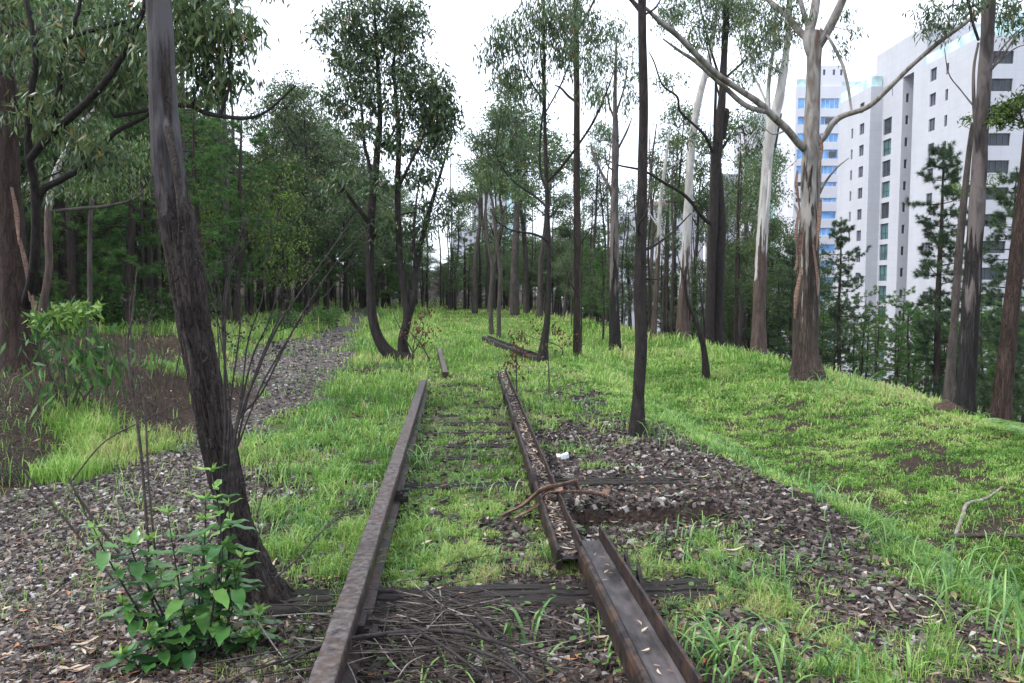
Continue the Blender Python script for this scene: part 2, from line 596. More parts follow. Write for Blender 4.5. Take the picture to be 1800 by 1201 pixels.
M['bark_big'] = bark_mat('bark_big', (0.020, 0.014, 0.012), (0.098, 0.073, 0.061), 1.8, 4.6, (0.15, 0.132, 0.118), (0.27, 0.252, 0.235), 9, 0.13, 0.9, 0.03, patch=(0.13, 0.08, 0.06))
M['bark_pale'] = bark_mat('bark_pale', (0.03, 0.02, 0.018), (0.12, 0.085, 0.072), 2.5, 4.2, (0.27, 0.255, 0.24), (0.40, 0.385, 0.37), 9, 0.14, 0.6, 0.02)
M['bark_grey'] = bark_mat('bark_grey', (0.03, 0.024, 0.021), (0.11, 0.093, 0.083), sc_=13, stretch=0.2, bump=0.6, bd=0.02)
M['bark_pine'] = bark_mat('bark_pine', (0.014, 0.010, 0.009), (0.065, 0.048, 0.041), sc_=8, stretch=0.2, bump=0.8, bd=0.03)
M['steel'] = simple_mat('rail_steel', (0.009, 0.006, 0.006), (0.042, 0.030, 0.028), 22, (0.075, 0.040, 0.026), 0.6, 0.35, 0.7, 0.006, (1, 1, 1), 0.4)
M['steel_worn'] = simple_mat('rail_worn', (0.022, 0.017, 0.016), (0.135, 0.112, 0.105), 26, (0.07, 0.045, 0.035), 0.65, 0.2, 0.8, 0.005, (1, 1, 1), 0.4)
M['steel_dark'] = simple_mat('rail_dark', (0.010, 0.008, 0.008), (0.04, 0.030, 0.028), 25, 0.6, 0.3, 0.6, 0.006)
M['steel_web'] = simple_mat('rail_web', (0.014, 0.010, 0.010), (0.12, 0.10, 0.10), 7, 0.5, 0.35, 0.4, 0.004, (1.4, 0.5, 1), 0.5)
M['sleeper'] = simple_mat('sleeper', (0.007, 0.006, 0.006), (0.045, 0.036, 0.032), 7, 0.85, 0, 1.0, 0.03, (0.6, 9, 9))
M['stone'] = attr_mat('stone', [(0.0, (0.018, 0.013, 0.012)), (0.5, (0.07, 0.052, 0.046)), (0.85, (0.15, 0.125, 0.112)), (1.0, (0.36, 0.34, 0.32))])
M['stone_pale'] = attr_mat('stone_pale', [(0.0, (0.03, 0.024, 0.022)), (0.4, (0.11, 0.092, 0.085)), (0.8, (0.21, 0.175, 0.155)), (1.0, (0.42, 0.395, 0.37))])
M['litter'] = attr_mat('litter', [(0.0, (0.05, 0.030, 0.022)), (0.4, (0.15, 0.095, 0.065)), (0.75, (0.30, 0.22, 0.16)), (0.93, (0.50, 0.40, 0.30)), (1.0, (0.36, 0.12, 0.04))], nscale=60)


# ground: soil, gravel and moss picked by painted zones of what the ground is made of
def ground_material():
    m, nt, ns, L = new_mat('ground')
    tc = N(nt, 'ShaderNodeTexCoord')
    at = N(nt, 'ShaderNodeAttribute', _attribute_name='zone')
    sp = N(nt, 'ShaderNodeSeparateColor')
    L.new(at.outputs['Color'], sp.inputs[0])
    nf = N(nt, 'ShaderNodeTexNoise', Scale=26.0, Detail=10.0, Roughness=0.7)
    nb = N(nt, 'ShaderNodeTexNoise', Scale=1.7, Detail=8.0, Roughness=0.6)
    vo = N(nt, 'ShaderNodeTexVoronoi', Scale=32.0)
    for n in (nf, nb, vo):
        L.new(tc.outputs['Object'], n.inputs['Vector'])
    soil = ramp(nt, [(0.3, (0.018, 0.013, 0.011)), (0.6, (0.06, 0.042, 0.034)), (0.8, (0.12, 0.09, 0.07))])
    L.new(nf.outputs['Fac'], soil.inputs['Fac'])
    sg = N(nt, 'ShaderNodeSeparateColor')
    L.new(vo.outputs['Color'], sg.inputs[0])
    grav = ramp(nt, [(0.0, (0.025, 0.02, 0.018)), (0.5, (0.09, 0.075, 0.068)), (1.0, (0.24, 0.22, 0.21))])
    L.new(sg.outputs[0], grav.inputs['Fac'])
    moss = ramp(nt, [(0.32, (0.03, 0.032, 0.016)), (0.5, (0.09, 0.15, 0.03)), (0.7, (0.17, 0.27, 0.05))])
    L.new(nf.outputs['Fac'], moss.inputs['Fac'])
    m1 = N(nt, 'ShaderNodeMix', _data_type='RGBA')
    L.new(sp.outputs[0], m1.inputs[0])
    L.new(soil.outputs[0], m1.inputs[6])
    L.new(grav.outputs[0], m1.inputs[7])
    mul = N(nt, 'ShaderNodeMath', _operation='MULTIPLY_ADD')
    mul.inputs[1].default_value = 0.8
    mul.inputs[2].default_value = -0.4
    L.new(nb.outputs['Fac'], mul.inputs[0])
    ad = N(nt, 'ShaderNodeMath', _operation='ADD', _use_clamp=True)
    L.new(sp.outputs[1], ad.inputs[0])
    L.new(mul.outputs[0], ad.inputs[1])
    mg = N(nt, 'ShaderNodeMath', _operation='MULTIPLY', _use_clamp=True)
    L.new(ad.outputs[0], mg.inputs[0])
    L.new(sp.outputs[1], mg.inputs[1])
    m2 = N(nt, 'ShaderNodeMix', _data_type='RGBA')
    L.new(mg.outputs[0], m2.inputs[0])
    L.new(m1.outputs[2], m2.inputs[6])
    L.new(moss.outputs[0], m2.inputs[7])
    p = N(nt, 'ShaderNodeBsdfPrincipled', Roughness=0.95)
    p.inputs['Specular IOR Level'].default_value = 0.1
    L.new(m2.outputs[2], p.inputs['Base Color'])
    bp = N(nt, 'ShaderNodeBump', Strength=0.9, Distance=0.03)
    ab = N(nt, 'ShaderNodeMath', _operation='ADD')
    L.new(nf.outputs['Fac'], ab.inputs[0])
    L.new(vo.outputs['Distance'], ab.inputs[1])
    L.new(ab.outputs[0], bp.inputs['Height'])
    L.new(bp.outputs[0], p.inputs['Normal'])
    o = N(nt, 'ShaderNodeOutputMaterial')
    L.new(p.outputs[0], o.inputs['Surface'])
    return m


M['ground'] = ground_material()


SLEEPS = [(0.98, -1.25, 1.32), (3.42, -0.70, 0.42), (3.52, 0.62, 1.9), (2.42, .72, 1.95)] + [(v_, -.55, .55) for v_ in (4.55, 5.15, 5.8, 6.45, 7.15, 7.9)]


def path_mask(x, y):
    nz = (fbm(x, y, 1.3, 3, 31) - 0.5) * 1.1 * np.interp(y, [3, 20], [0.8, 1.6])
    return sst(-0.25, 0.25, x - path_l(y) + nz) * sst(-0.25, 0.25, path_r(y) - x + nz)


def grass_zone(x, y):
    """(density 0..1, height of blades in m)"""
    tu, tv = track_uv(x, y)
    n1 = fbm(x, y, 1.1, 4, 41)
    n2 = fbm(x, y, 0.35, 3, 57)
    nn = 0.6 * n1 + 0.4 * n2
    sh, cr = shoulder_x(y), crest_x(y)
    d = np.full(np.shape(x), 0.95)
    h = np.full(np.shape(x), 0.11)
    n3_ = 0
    # between the rails
    inr = np.abs(tu) < 0.66
    di = sst(0.38, 0.52, nn + np.interp(y, [3, 4.3, 4.7, 5.5, 7, 9, 14], [-.10, -.06, 0.14, 0.20, 0.24, 0.28, 0.35]))
    sl = 0.5 + 0.5 * np.cos(2 * np.pi * (tv - 1.1) / 0.62)
    di = di * (1 - 0.80 * sl ** 2 * sst(3.0, 3.6, tv) * sst(14, 9, tv))
    d = np.where(inr, di, d)
    h = np.where(inr, np.interp(y, [3, 6, 10, 20], [0.05, 0.045, 0.035, 0.10]), h)
    # right ballast shoulder
    rb = (tu >= 0.66) & (x < sh + 0.1)
    dr = sst(0.50, 0.62, nn + np.interp(y, [3, 4.3, 5.0, 5.4, 5.9, 7, 8.8, 10, 13, 20], [0.05, 0.09, 0.15, 0.10, -.05, -0.13, -.09, 0.08, .28, .4]) + 0.02)
    dr = np.where((y < 4.4) & (tu > 1.7), dr * 0.35, dr)
    d = np.where(rb, dr, d)
    h = np.where(rb, 0.045 + 0.04 * n1, h)
    # ditch and mound
    mo = x >= sh + 0.1
    s = (x - sh) / (cr - sh)
    n3 = fbm(x, y, 0.14, 2, 63)
    nn3 = .30 * n1 + .36 * n2 + .34 * n3
    dm = sst(0.46, 0.57, nn3 + 0.03 + 0.14 * sst(0.5, 0.15, s) + 0.12 * sst(0.8, 1.0, s) + np.interp(y, [5, 15, 22], [0, 0.03, 0.25]))
    d = np.where(mo, 0.06 + 0.94 * dm, d)
    h = np.where(mo, 0.045 + 0.03 * sst(0.35, 0.1, s) + 0.03 * sst(0.85, 1.05, s) + np.interp(y, [12, 26], [0, 0.16]), h)
    d = np.where(s > 1.0, d * np.clip(1.6 - (x - cr) * 0.5, 0.05, 1), d)
    # left of the left rail
    lf = tu < -0.78
    dl = 0.20 + 0.80 * sst(0.36, 0.50, nn + np.interp(y, [3.5, 4.6, 6, 16, 24], [-0.25, -0.02, 0.03, 0.04, 0.2]))
    d = np.where(lf, dl, d)
    h = np.where(lf, np.interp(y, [4, 8, 16, 24, 45], [0.08, 0.10, 0.12, 0.18, 0.30]), h)
    # left bank
    e = path_l(y) - x
    bk = e > 0
    db = np.where(y < 13, sst(2.9, 1.5, e + (nn - 0.5) * 2.5) * sst(4.5, 6.5, y) * sst(9.5, 8.5, y) * (.04 + .96 * sst(-.60, -.55, x / y + (n1 - .5) * .12)), 0.0)
    db = np.where((y >= 13) & (y < 24), 0.0 + np.where((x > -6.3) | ((y > 17.5) & (x / y > -.40)), 0.95, 0.06 * (y > 21.5)) * sst(0.40, 0.55, nn + sst(20, 24, y) * .2), db)
    db = np.where(y >= 24, 0.9, db)
    d = np.where(bk, np.clip(db + 0.01, 0, 1), d)
    h = np.where(bk, np.where(y < 24, 0.16, 0.32), h)
    d = d * (1 - 0.97 * path_mask(x, y))
    for (v_, a_, b_) in SLEEPS:
        d = d * (1 - (0.93 if v_ < 4.4 else .6) * (np.abs(tv - v_) < (0.12 if v_ < 4.4 else 0.085)) * (tu > a_) * (tu < b_))
    # bare litter round the twin tree and inside the forest
    d = d * (1 - 0.85 * np.exp(-(((x + 2.9) / 0.9) ** 2 + ((y - 16.3) / 1.4) ** 2)))
    d = d * (1 - 0.8 * np.exp(-(((x - 1.55) / 0.4) ** 2 + ((y - 9.1) / 0.6) ** 2)))
    return np.clip(d, 0, 1), h


def make_ground():
    def axis(lo, hi, fine_lo, fine_hi, step, grow):
        a = list(np.arange(fine_lo, fine_hi, step))
        s, v = step, a[-1]
        while v < hi:
            s *= grow
            v += s
            a.append(v)
        s, v = step, a[0]
        while v > lo:
            s *= grow
            v -= s
            a.insert(0, v)
        return np.array(a)
    xs = axis(-900, 1200, -5.5, 7.5, 0.05, 1.05)
    ys = axis(-60, 1500, 3.0, 11.0, 0.045, 1.028)
    X, Y = np.meshgrid(xs, ys)
    Z = height(X, Y)
    V = np.stack([X, Y, Z], -1).reshape(-1, 3)
    nx = len(xs)
    i = np.arange(len(ys) - 1)[:, None] * nx
    j = np.arange(nx - 1)[None, :]
    F = np.stack([i + j, i + j + 1, i + nx + j + 1, i + nx + j], -1).reshape(-1, 4)
    mb = MB()
    mb.add(V, F, 0, 0.5, True)
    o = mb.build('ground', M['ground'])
    x, y = V[:, 0], V[:, 1]
    tu, tv = track_uv(x, y)
    pm = path_mask(x, y)
    gd, gh = grass_zone(x, y)
    bal = sst(2.6, 1.9, tu) * sst(-1.7, -1.0, tu) * sst(16, 8, y) * 0.55
    col = np.zeros((len(V), 4), np.float32)
    col[:, 0] = np.clip(np.maximum(pm, bal), 0, 1)
    mnd = sst(0, .4, x - shoulder_x(y)) * sst(26, 16, y)
    col[:, 1] = gd * (0.75 + 0.25 * sst(12, 20, y)) * np.clip(1 - (x - crest_x(y)) * 0.25, 0, 1) * sst(75, 50, y)
    col[:, 1] *= 1 - .45 * mnd
    col[:, 3] = 1
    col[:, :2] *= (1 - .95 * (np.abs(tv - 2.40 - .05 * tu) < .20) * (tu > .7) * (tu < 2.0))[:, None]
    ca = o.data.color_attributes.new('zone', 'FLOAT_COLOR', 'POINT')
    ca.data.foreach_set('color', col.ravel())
    tag(o, kind='structure')
    return o


make_ground()


# ------------------------------------------------------------------ scattered stuff
def sample_xy(n, y0, y1, power, xlo, xhi, seed, wedge=True):
    r = np.random.default_rng(seed)
    u = r.random(n)
    if power == 1:
        y = y0 * (y1 / y0) ** u
    else:
        a = 1 - power
        y = (y0 ** a + u * (y1 ** a - y0 ** a)) ** (1 / a)
    lim = 0.72 * y + 1.0
    lo = np.maximum(xlo, -lim)
    hi = np.minimum(xhi, lim)
    x = lo + r.random(n) * (hi - lo)
    return x, y, r


def blades(mb, base, az, lean, H, Wd, rnd, curl=0.5):
    """curved tapering grass blades, two quads and a tip each"""
    n = len(H)
    d = np.stack([np.cos(az), np.sin(az), np.zeros(n)], -1)
    s = np.stack([-np.sin(az), np.cos(az), np.zeros(n)], -1)
    up = np.array([0, 0, 1.0])
    V = np.zeros((n, 5, 3))
    p1 = base + up * (H * 0.55)[:, None] + d * (H * lean * 0.35)[:, None]
    p2 = base + up * (H * (1 - curl * lean))[:, None] + d * (H * lean)[:, None]
    w = Wd[:, None] * s
    V[:, 0] = base - w * 0.5
    V[:, 1] = base + w * 0.5
    V[:, 2] = p1 + w * 0.45
    V[:, 3] = p1 - w * 0.45
    V[:, 4] = p2
    k = np.arange(n)[:, None] * 5
    mb.add(V.reshape(-1, 3), k + np.array([[0, 1, 2, 3]]), 0, rnd)
    # tips reuse vertex indices of the same block
    mb.F.append(k + np.array([[3, 2, 4]]) + mb.n - n * 5)
    mb.M.append(np.zeros(n, np.int32))
    mb.R.append(np.asarray(rnd, np.float32))
    mb.S.append(np.zeros(n, bool))


def grass_layer(name, n, y0, y1, power, seed, hs=1.0, wpx=1.5, mat='grass'):
    x, y, r = sample_xy(n, y0, y1, power, -60, 60, seed)
    d, h = grass_zone(x, y)
    k_ = np.where(y < 9, 7.0, 4.0)
    cl = 0.5 * vnoise(x * k_, y * k_, None, 5) + 0.5 * vnoise(x * k_ * 2.3, y * k_ * 2.3, None, 6)
    keep = (r.random(n) < d * (.10 + .90 * sst(.36, .58, cl))) & (x < crest_x(y) + 2.2)
    x, y, h = x[keep], y[keep], h[keep]
    m = len(x)
    hh = (0.5 + sst(.4, .7, cl[keep])) * h * hs * (0.35 + 1.0 * r.random(m)) * np.clip(0.15 + 1.7 * fbm(x, y, 0.7, 3, 77), .3, 1.6)
    wd = np.maximum(wpx * y / FPX * (0.7 + 0.6 * r.random(m)), 0.003)
    base = np.stack([x, y, height(x, y) - 0.005], -1)
    tone = np.clip(0.50 + 1.7 * (fbm(x, y, 1.3, 4, 91) - 0.5) + 0.27 * r.normal(size=m) + 0.10 * sst(8, 20, y), 0, 1)
    tone[r.random(m) < .05] = 1.0
    mb = MB()
    blades(mb, base, r.random(m) * 6.283, 0.15 + 0.75 * r.random(m), hh, wd, tone)
    o = mb.build(name, M[mat])
    return o, m


g1, n1 = grass_layer('grass', 470000, 3.2, 9.0, 1.6, 101, 1.0, 1.25)
tag(g1, 'short bright green grass over the old track and its verges', 'grass', kind='stuff')
g2, n2 = grass_layer('meadow_grass', 380000, 8.5, 75.0, 1.7, 102, 1.0, 1.5)
tag(g2, 'taller yellow green grass spreading back towards the woods', 'grass', kind='stuff')


# fine short grass that mats the mound and the ditch
r = np.random.default_rng(140)
y = 4.5 * (26 / 4.5) ** r.random(330000)
x = shoulder_x(y) - .1 + (crest_x(y) + 1.2 - shoulder_x(y)) * r.random(len(y))
d, h = grass_zone(x, y)
cl = .5 * vnoise(x * 6, y * 6, None, 15) + .5 * vnoise(x * 15, y * 15, None, 16)
k = (x < .72 * y + 1) & (r.random(len(y)) < d * (.15 + .85 * sst(.38, .56, cl)))
x, y, cl = x[k], y[k], cl[k]
m = len(x)
hh = (.022 + .035 * r.random(m)) * (.6 + sst(.4, .7, cl)) * (1 + .02 * y)
mb = MB()
blades(mb, np.stack([x, y, height(x, y) - .004], -1), r.random(m) * 6.283, .3 + .9 * r.random(m), hh, np.maximum(1.5 * y / FPX, .004), np.clip(.46 + 1.8 * (fbm(x, y, .5, 3, 92) - .5) + .22 * r.normal(size=m) + .12 * sst(.6, 1.0, (x - shoulder_x(y)) / (crest_x(y) - shoulder_x(y))), 0, .97))  # blades lightened towards the crest: sky light put into their tone
tag(mb.build('mound_grass', M['grass']), 'short matted grass over the ditch and the mound right of the track', 'grass', kind='stuff')


def tuft(mb, x, y, n, H, Wd, r, spread=0.10, segs=6, arch=1.0, tone=0.5):
    """a clump of long arching blades"""
    for k in range(n):
        a = r.random() * 6.283
        bx, by = x + r.normal() * spread, y + r.normal() * spread
        b = np.array([bx, by, float(height(bx, by)) - 0.01])
        h = H * (0.55 + 0.6 * r.random())
        out = arch * h * (0.35 + 0.7 * r.random())
        t = np.linspace(0, 1, segs)
        rr = out * t ** 1.6
        zz = h * (t * 1.45 - 0.75 * arch * t ** 2.6)
        C = np.stack([b[0] + np.cos(a) * rr, b[1] + np.sin(a) * rr, b[2] + zz], -1)
        w = Wd * (0.7 + 0.5 * r.random()) * np.sin(np.pi * np.clip(0.18 + 0.80 * t, 0, 1)) ** 0.7
        w[-1] = 0.0004
        s = np.array([-np.sin(a), np.cos(a), 0.0])
        A, B = C - s * w[:, None] * 0.5, C + s * w[:, None] * 0.5
        A[:, 2] += w * 0.25
        B[:, 2] += w * 0.25
        V = np.empty((segs * 3, 3))
        V[0::3], V[1::3], V[2::3] = A, C, B
        i = np.arange(segs - 1)[:, None] * 3
        F = np.concatenate([i + np.array([[0, 1, 4, 3]]), i + np.array([[1, 2, 5, 4]])])
        mb.add(V, F, 0, float(np.clip(tone + r.normal() * 0.25, 0, 1)), True)


# long arching grass clumps, seeded where the photograph shows them
TUFTS = [  # px, py, blades, height, width, spread
    (735, 830, 46, .30, .010, .10), (700, 850, 20, .22, .009, .10), (780, 860, 16, .20, .008, .12),
    (620, 850, 20, .20, .008, .16), (560, 880, 18, .20, .009, .16), (690, 760, 22, .25, .010, .2),
    (1200, 1185, 30, .22, .012, .10), (1260, 1165, 34, .24, .012, .12), (1330, 1190, 32, .22, .013, .12),
    (1400, 1175, 22, .22, .012, .14), (1500, 1195, 24, .2, .012, .14), (1050, 1130, 14, .2, .010, .1),
    (930, 1130, 7, .26, .016, .05), (850, 1195, 22, .16, .011, .2), (760, 1195, 14, .14, .010, .15),
    (1700, 1040, 40, .30, .010, .26), (1760, 1080, 44, .34, .011, .26), (1640, 1000, 34, .26, .009, .26),
    (1780, 1000, 36, .28, .010, .28), (1590, 960, 26, .22, .008, .25), (1720, 960, 24, .22, .009, .28),
    (1790, 1150, 34, .32, .011, .25), (1650, 930, 16, .2, .008, .3), (1420, 870, 14, .18, .008, .3), (1300, 815, 14, .18, .008, .3), (1530, 920, 22, .28, .012, .2), (1460, 890, 20, .26, .012, .2),
    (1180, 770, 34, .30, .010, .22), (1150, 745, 34, .32, .010, .22), (1220, 790, 26, .26, .010, .22),
    (1090, 760, 20, .24, .010, .15), (1270, 800, 20, .24, .010, .2), (1330, 830, 20, .25, .010, .2),
    (1490, 695, 60, .55, .014, .35), (1190, 740, 24, .30, .010, .25), (1380, 850, 20, .26, .011, .25),
    (720, 940, 26, .17, .009, .14), (770, 985, 30, .15, .009, .16), (830, 990, 20, .13, .009, .2),
    (640, 1000, 18, .15, .009, .1), (1000, 1000, 22, .15, .009, .14), (900, 880, 8, .22, .010, .04),
    (850, 870, 10, .18, .009, .06), (700, 1010, 16, .14, .009, .12), (1230, 930, 16, .15, .009, .16),
    (1310, 960, 26, .17, .009, .22), (1180, 960, 16, .14, .009, .15), (1330, 1000, 22, .14, .009, .2),
    (480, 910, 22, .20, .010, .16), (520, 960, 18, .18, .010, .16), (230, 880, 20, .2, .009, .2), (280, 900, 16, .16, .008, .2),
    (600, 780, 26, .28, .011, .25), (520, 800, 22, .26, .010, .25), (460, 840, 22, .24, .010, .2),
    (840, 790, 10, .2, .009, .1), (960, 690, 14, .2, .010, .2), (1010, 720, 14, .2, .010, .2), (885, 690, 10, .3, .010, .1),
]
tm = MB()
tr_ = np.random.default_rng(5)
for (px, py, nb, H_, W_, sp_) in TUFTS:
    g = G(px, py)
    tuft(tm, g[0], g[1], nb, H_, W_, tr_, sp_, tone=0.55)
# scattered ones through the meadow and ditch
for k in range(1500):
    y = 4.3 + 22 * tr_.random() ** 1.7
    x = (tr_.random() * 2 - 1) * 0.66 * y
    d, h = grass_zone(np.array([x]), np.array([y]))
    s_ = (x - shoulder_x(y)) / (crest_x(y) - shoulder_x(y))
    if tr_.random() > d[0] * ((.85 if x < -.8 else .35) if s_ < 0 else .35 if s_ < 0.3 else 0.12) or (abs(track_uv(x, y)[0]) < 0.66 and tr_.random() < .6) or x > crest_x(y) + 1:
        continue
    tuft(tm, x, y, int(10 + 12 * tr_.random()), 0.10 + 0.10 * tr_.random() + 0.004 * y, 0.005 + 0.0005 * y, tr_, 0.06 + 0.006 * y, tone=0.42)
tag(tm.build('grass_clumps', M['grass_dark']), 'long arching blades of grass in clumps beside the rails and in the ditch', 'grass', kind='stuff')
# tall yellowish stand of grass on the left bank
for nm, lab, cnt, fn, mt in (
        ('tall_grass', 'knee high yellow green grass on the left bank', 14000, lambda r, n: (-7.0 + 3.4 * r.random(n), 6.9 + 2.0 * r.random(n)), 'grass'),
        ('dry_grass', 'brown dry grass and brush covering the dark left bank', 30000, lambda r, n: (-16.0 + 11.6 * r.random(n), 8.0 + 16.5 * r.random(n)), 'dry_grass')):
    r = np.random.default_rng(cnt)
    x, y = fn(r, cnt)
    if nm == 'tall_grass':
        k = (x < path_l(y) + 0.1) & (fbm(x, y, 1.0, 3, 3) > 0.42) & (x / y > -0.66) & (x < -3.6) & (x / y > -.57 + (fbm(x, y, .8, 2, 44) - .5) * .16)
    else:
        k = (x < path_l(y) - 0.4) & (fbm(x, y, 1.4, 3, 4) > 0.36) & ((y > 9.2) | (x < -6.0))
    x, y = x[k], y[k]
    m = len(x)
    hh = (0.26 if nm == 'tall_grass' else 0.22) * (0.5 + 0.8 * r.random(m)) * (0.4 + fbm(x, y, .7, 2, 8))
    mb = MB()
    blades(mb, np.stack([x, y, height(x, y) - .01], -1), r.random(m) * 6.283, 0.15 + 0.6 * r.random(m), hh, np.full(m, .009 if nm == 'tall_grass' else .008), np.clip(0.5 + .25 * r.normal(size=m), 0, 1))
    tag(mb.build(nm, M[mt]), lab, 'grass', kind='stuff')

# small round-leaved weeds among the grass
mb = MB()
x, y, r = sample_xy(9000, 3.4, 16, 2.0, -3.5, 9, 301)
d, h = grass_zone(x, y)
k = (r.random(len(x)) < (0.25 + 0.75 * d)) & (path_mask(x, y) < 0.3)
x, y = x[k], y[k]
m = len(x)
sz = (0.008 + 0.010 * r.random(m)) * (1 + y * 0.05)
az = r.random(m) * 6.283
c = np.stack([x, y, height(x, y) + 0.02 + 0.05 * r.random(m)], -1)
d1 = np.stack([np.cos(az), np.sin(az), 0.5 * (r.random(m) - .5)], -1) * sz[:, None]
d2 = np.stack([-np.sin(az), np.cos(az), 0.5 * (r.random(m) - .5)], -1) * sz[:, None] * 0.75
V = np.stack([c - d1, c - 0.3 * d1 + d2, c + 0.6 * d1 + d2 * .8, c + d1 * 1.2, c + 0.6 * d1 - d2 * .8, c - 0.3 * d1 - d2], 1).reshape(-1, 3)
mb.add(V, np.arange(m)[:, None] * 6 + np.array([[0, 1, 2, 3, 4, 5]]), 0, np.clip(.5 + .3 * r.normal(size=m), 0, 1))
tag(mb.build('weeds', M['bush_leaf']), 'tiny round leaved weeds growing among the grass and ballast', 'weeds', kind='stuff')


def stones(mb, x, y, size, r, flat=0.55, sink=0.3, z=None, tone=None):
    m = len(x)
    q = np.array([[-1, -1, -1], [1, -1, -1], [1, 1, -1], [-1, 1, -1], [-1, -1, 1], [1, -1, 1], [1, 1, 1], [-1, 1, 1]], float) * 0.5
    V = q[None] * (1 + 0.5 * (r.random((m, 8, 1)) - 0.5)) + 0.30 * (r.random((m, 8, 3)) - 0.5)
    V *= np.stack([size * (0.8 + 0.7 * r.random(m)), size * (0.6 + .5 * r.random(m)), size * flat * (0.6 + 0.7 * r.random(m))], -1)[:, None, :]
    # random tilt and turn
    a, b = r.random(m) * 6.283, (r.random(m) - 0.5) * 1.4
    V = np.stack([V[..., 0] * np.cos(b)[:, None] - V[..., 2] * np.sin(b)[:, None], V[..., 1], V[..., 0] * np.sin(b)[:, None] + V[..., 2] * np.cos(b)[:, None]], -1)
    V = np.stack([V[..., 0] * np.cos(a)[:, None] - V[..., 1] * np.sin(a)[:, None], V[..., 0] * np.sin(a)[:, None] + V[..., 1] * np.cos(a)[:, None], V[..., 2]], -1)
    if z is None:
        z = height(x, y)
    V += np.stack([x, y, z + size * flat * (0.5 - sink)], -1)[:, None, :]
    F = np.array([[0, 3, 2, 1], [4, 5, 6, 7], [0, 1, 5, 4], [1, 2, 6, 5], [2, 3, 7, 6], [3, 0, 4, 7]])
    F = (np.arange(m)[:, None, None] * 8 + F[None]).reshape(-1, 4)
    t = np.clip(r.random(m) ** 1.6 if tone is None else tone, 0, 1)
    mb.add(V.reshape(-1, 3), F, 0, np.repeat(t, 6))


mb = MB()
x, y, r = sample_xy(95000, 3.2, 30, 2.2, -12, 0, 201)
k = r.random(len(x)) < path_mask(x, y)
x, y = x[k], y[k]
stones(mb, x, y, (0.010 + 0.018 * r.random(len(x)) ** 1.8) * (1 + 0.05 * y), r, 0.7)
tag(mb.build('path_gravel', M['stone_pale']), 'pale broken stones and gravel covering the footpath', 'gravel', kind='stuff')
mb = MB()
x, y, r = sample_xy(130000, 3.2, 17, 1.7, -2.4, 3.6, 202)
d, h = grass_zone(x, y)
tu, tv = track_uv(x, y)
w = np.where(tu > 0.66, sst(3.2, 2.4, x - shoulder_x(y) + 2.4), np.where(tu > -.66, np.interp(y, [4.4, 5.2], [.7, .32]), 0.22)) * (1.08 - 0.85 * d)
w *= 1 - 0.97 * (np.abs(tv - 2.40 - .05 * tu) < .19) * (tu > .72) * (tu < 1.9)
for (v_, a_, b_) in SLEEPS:
    w = w * (1 - .96 * (np.abs(tv - v_) < (0.14 if v_ < 4.4 else .08)) * (tu > a_) * (tu < b_))
k = r.random(len(x)) < w * np.interp(y, [3, 9, 17], [1, .9, .35])
x, y = x[k], y[k]
stones(mb, x, y, (0.013 + 0.026 * r.random(len(x)) ** 1.8) * (1 + 0.02 * y), r, 0.8, 0.3)
tag(mb.build('ballast', M['stone']), 'dark brown crushed ballast stones along the track', 'gravel', kind='stuff')


def curled_leaves(mb, x, y, z, L, W, r, tone):
    """dead leaves: a bent, folded lens of four quads"""
    m = len(x)
    a = r.random(m) * 6.283
    t = np.array([0.0, 0.35, 0.7, 1.0])
    wv = np.array([0.08, 1.0, 0.75, 0.05])
    cu = (0.02 + 0.28 * r.random(m) ** 2)[:, None] * L[:, None]
    zc = cu * (np.abs(t - 0.5) * 2)[None, :] ** 2 * 0.6
    side = (r.random(m) - 0.5)[:, None] * L[:, None] * 0.5 * (t * (1 - t) * 4)[None, :]
    X = (t[None, :] - 0.5) * L[:, None]
    V = np.zeros((m, 4, 3, 3))
    for j, sgn in enumerate((-1, 0, 1)):
        V[:, :, j, 0] = X
        V[:, :, j, 1] = side + sgn * W[:, None] * 0.5 * wv[None, :]
        V[:, :, j, 2] = zc + abs(sgn) * W[:, None] * 0.30 * wv[None, :]
    tl = (r.random(m) - 0.5) * 0.7
    x0, z0 = V[..., 0].copy(), V[..., 2].copy()
    V[..., 0] = x0 * np.cos(tl)[:, None, None] - z0 * np.sin(tl)[:, None, None]
    V[..., 2] = x0 * np.sin(tl)[:, None, None] + z0 * np.cos(tl)[:, None, None]
    x0, y0 = V[..., 0].copy(), V[..., 1].copy()
    V[..., 0] = x0 * np.cos(a)[:, None, None] - y0 * np.sin(a)[:, None, None]
    V[..., 1] = x0 * np.sin(a)[:, None, None] + y0 * np.cos(a)[:, None, None]
    V += np.stack([x, y, z], -1)[:, None, None, :]
    F = []
    for i in range(3):
        for j in range(2):
            F.append([i * 3 + j, (i + 1) * 3 + j, (i + 1) * 3 + j + 1, i * 3 + j + 1])
    F = (np.arange(m)[:, None, None] * 12 + np.array(F)[None]).reshape(-1, 4)
    mb.add(V.reshape(-1, 3), F, 0, np.repeat(tone, 6), True)


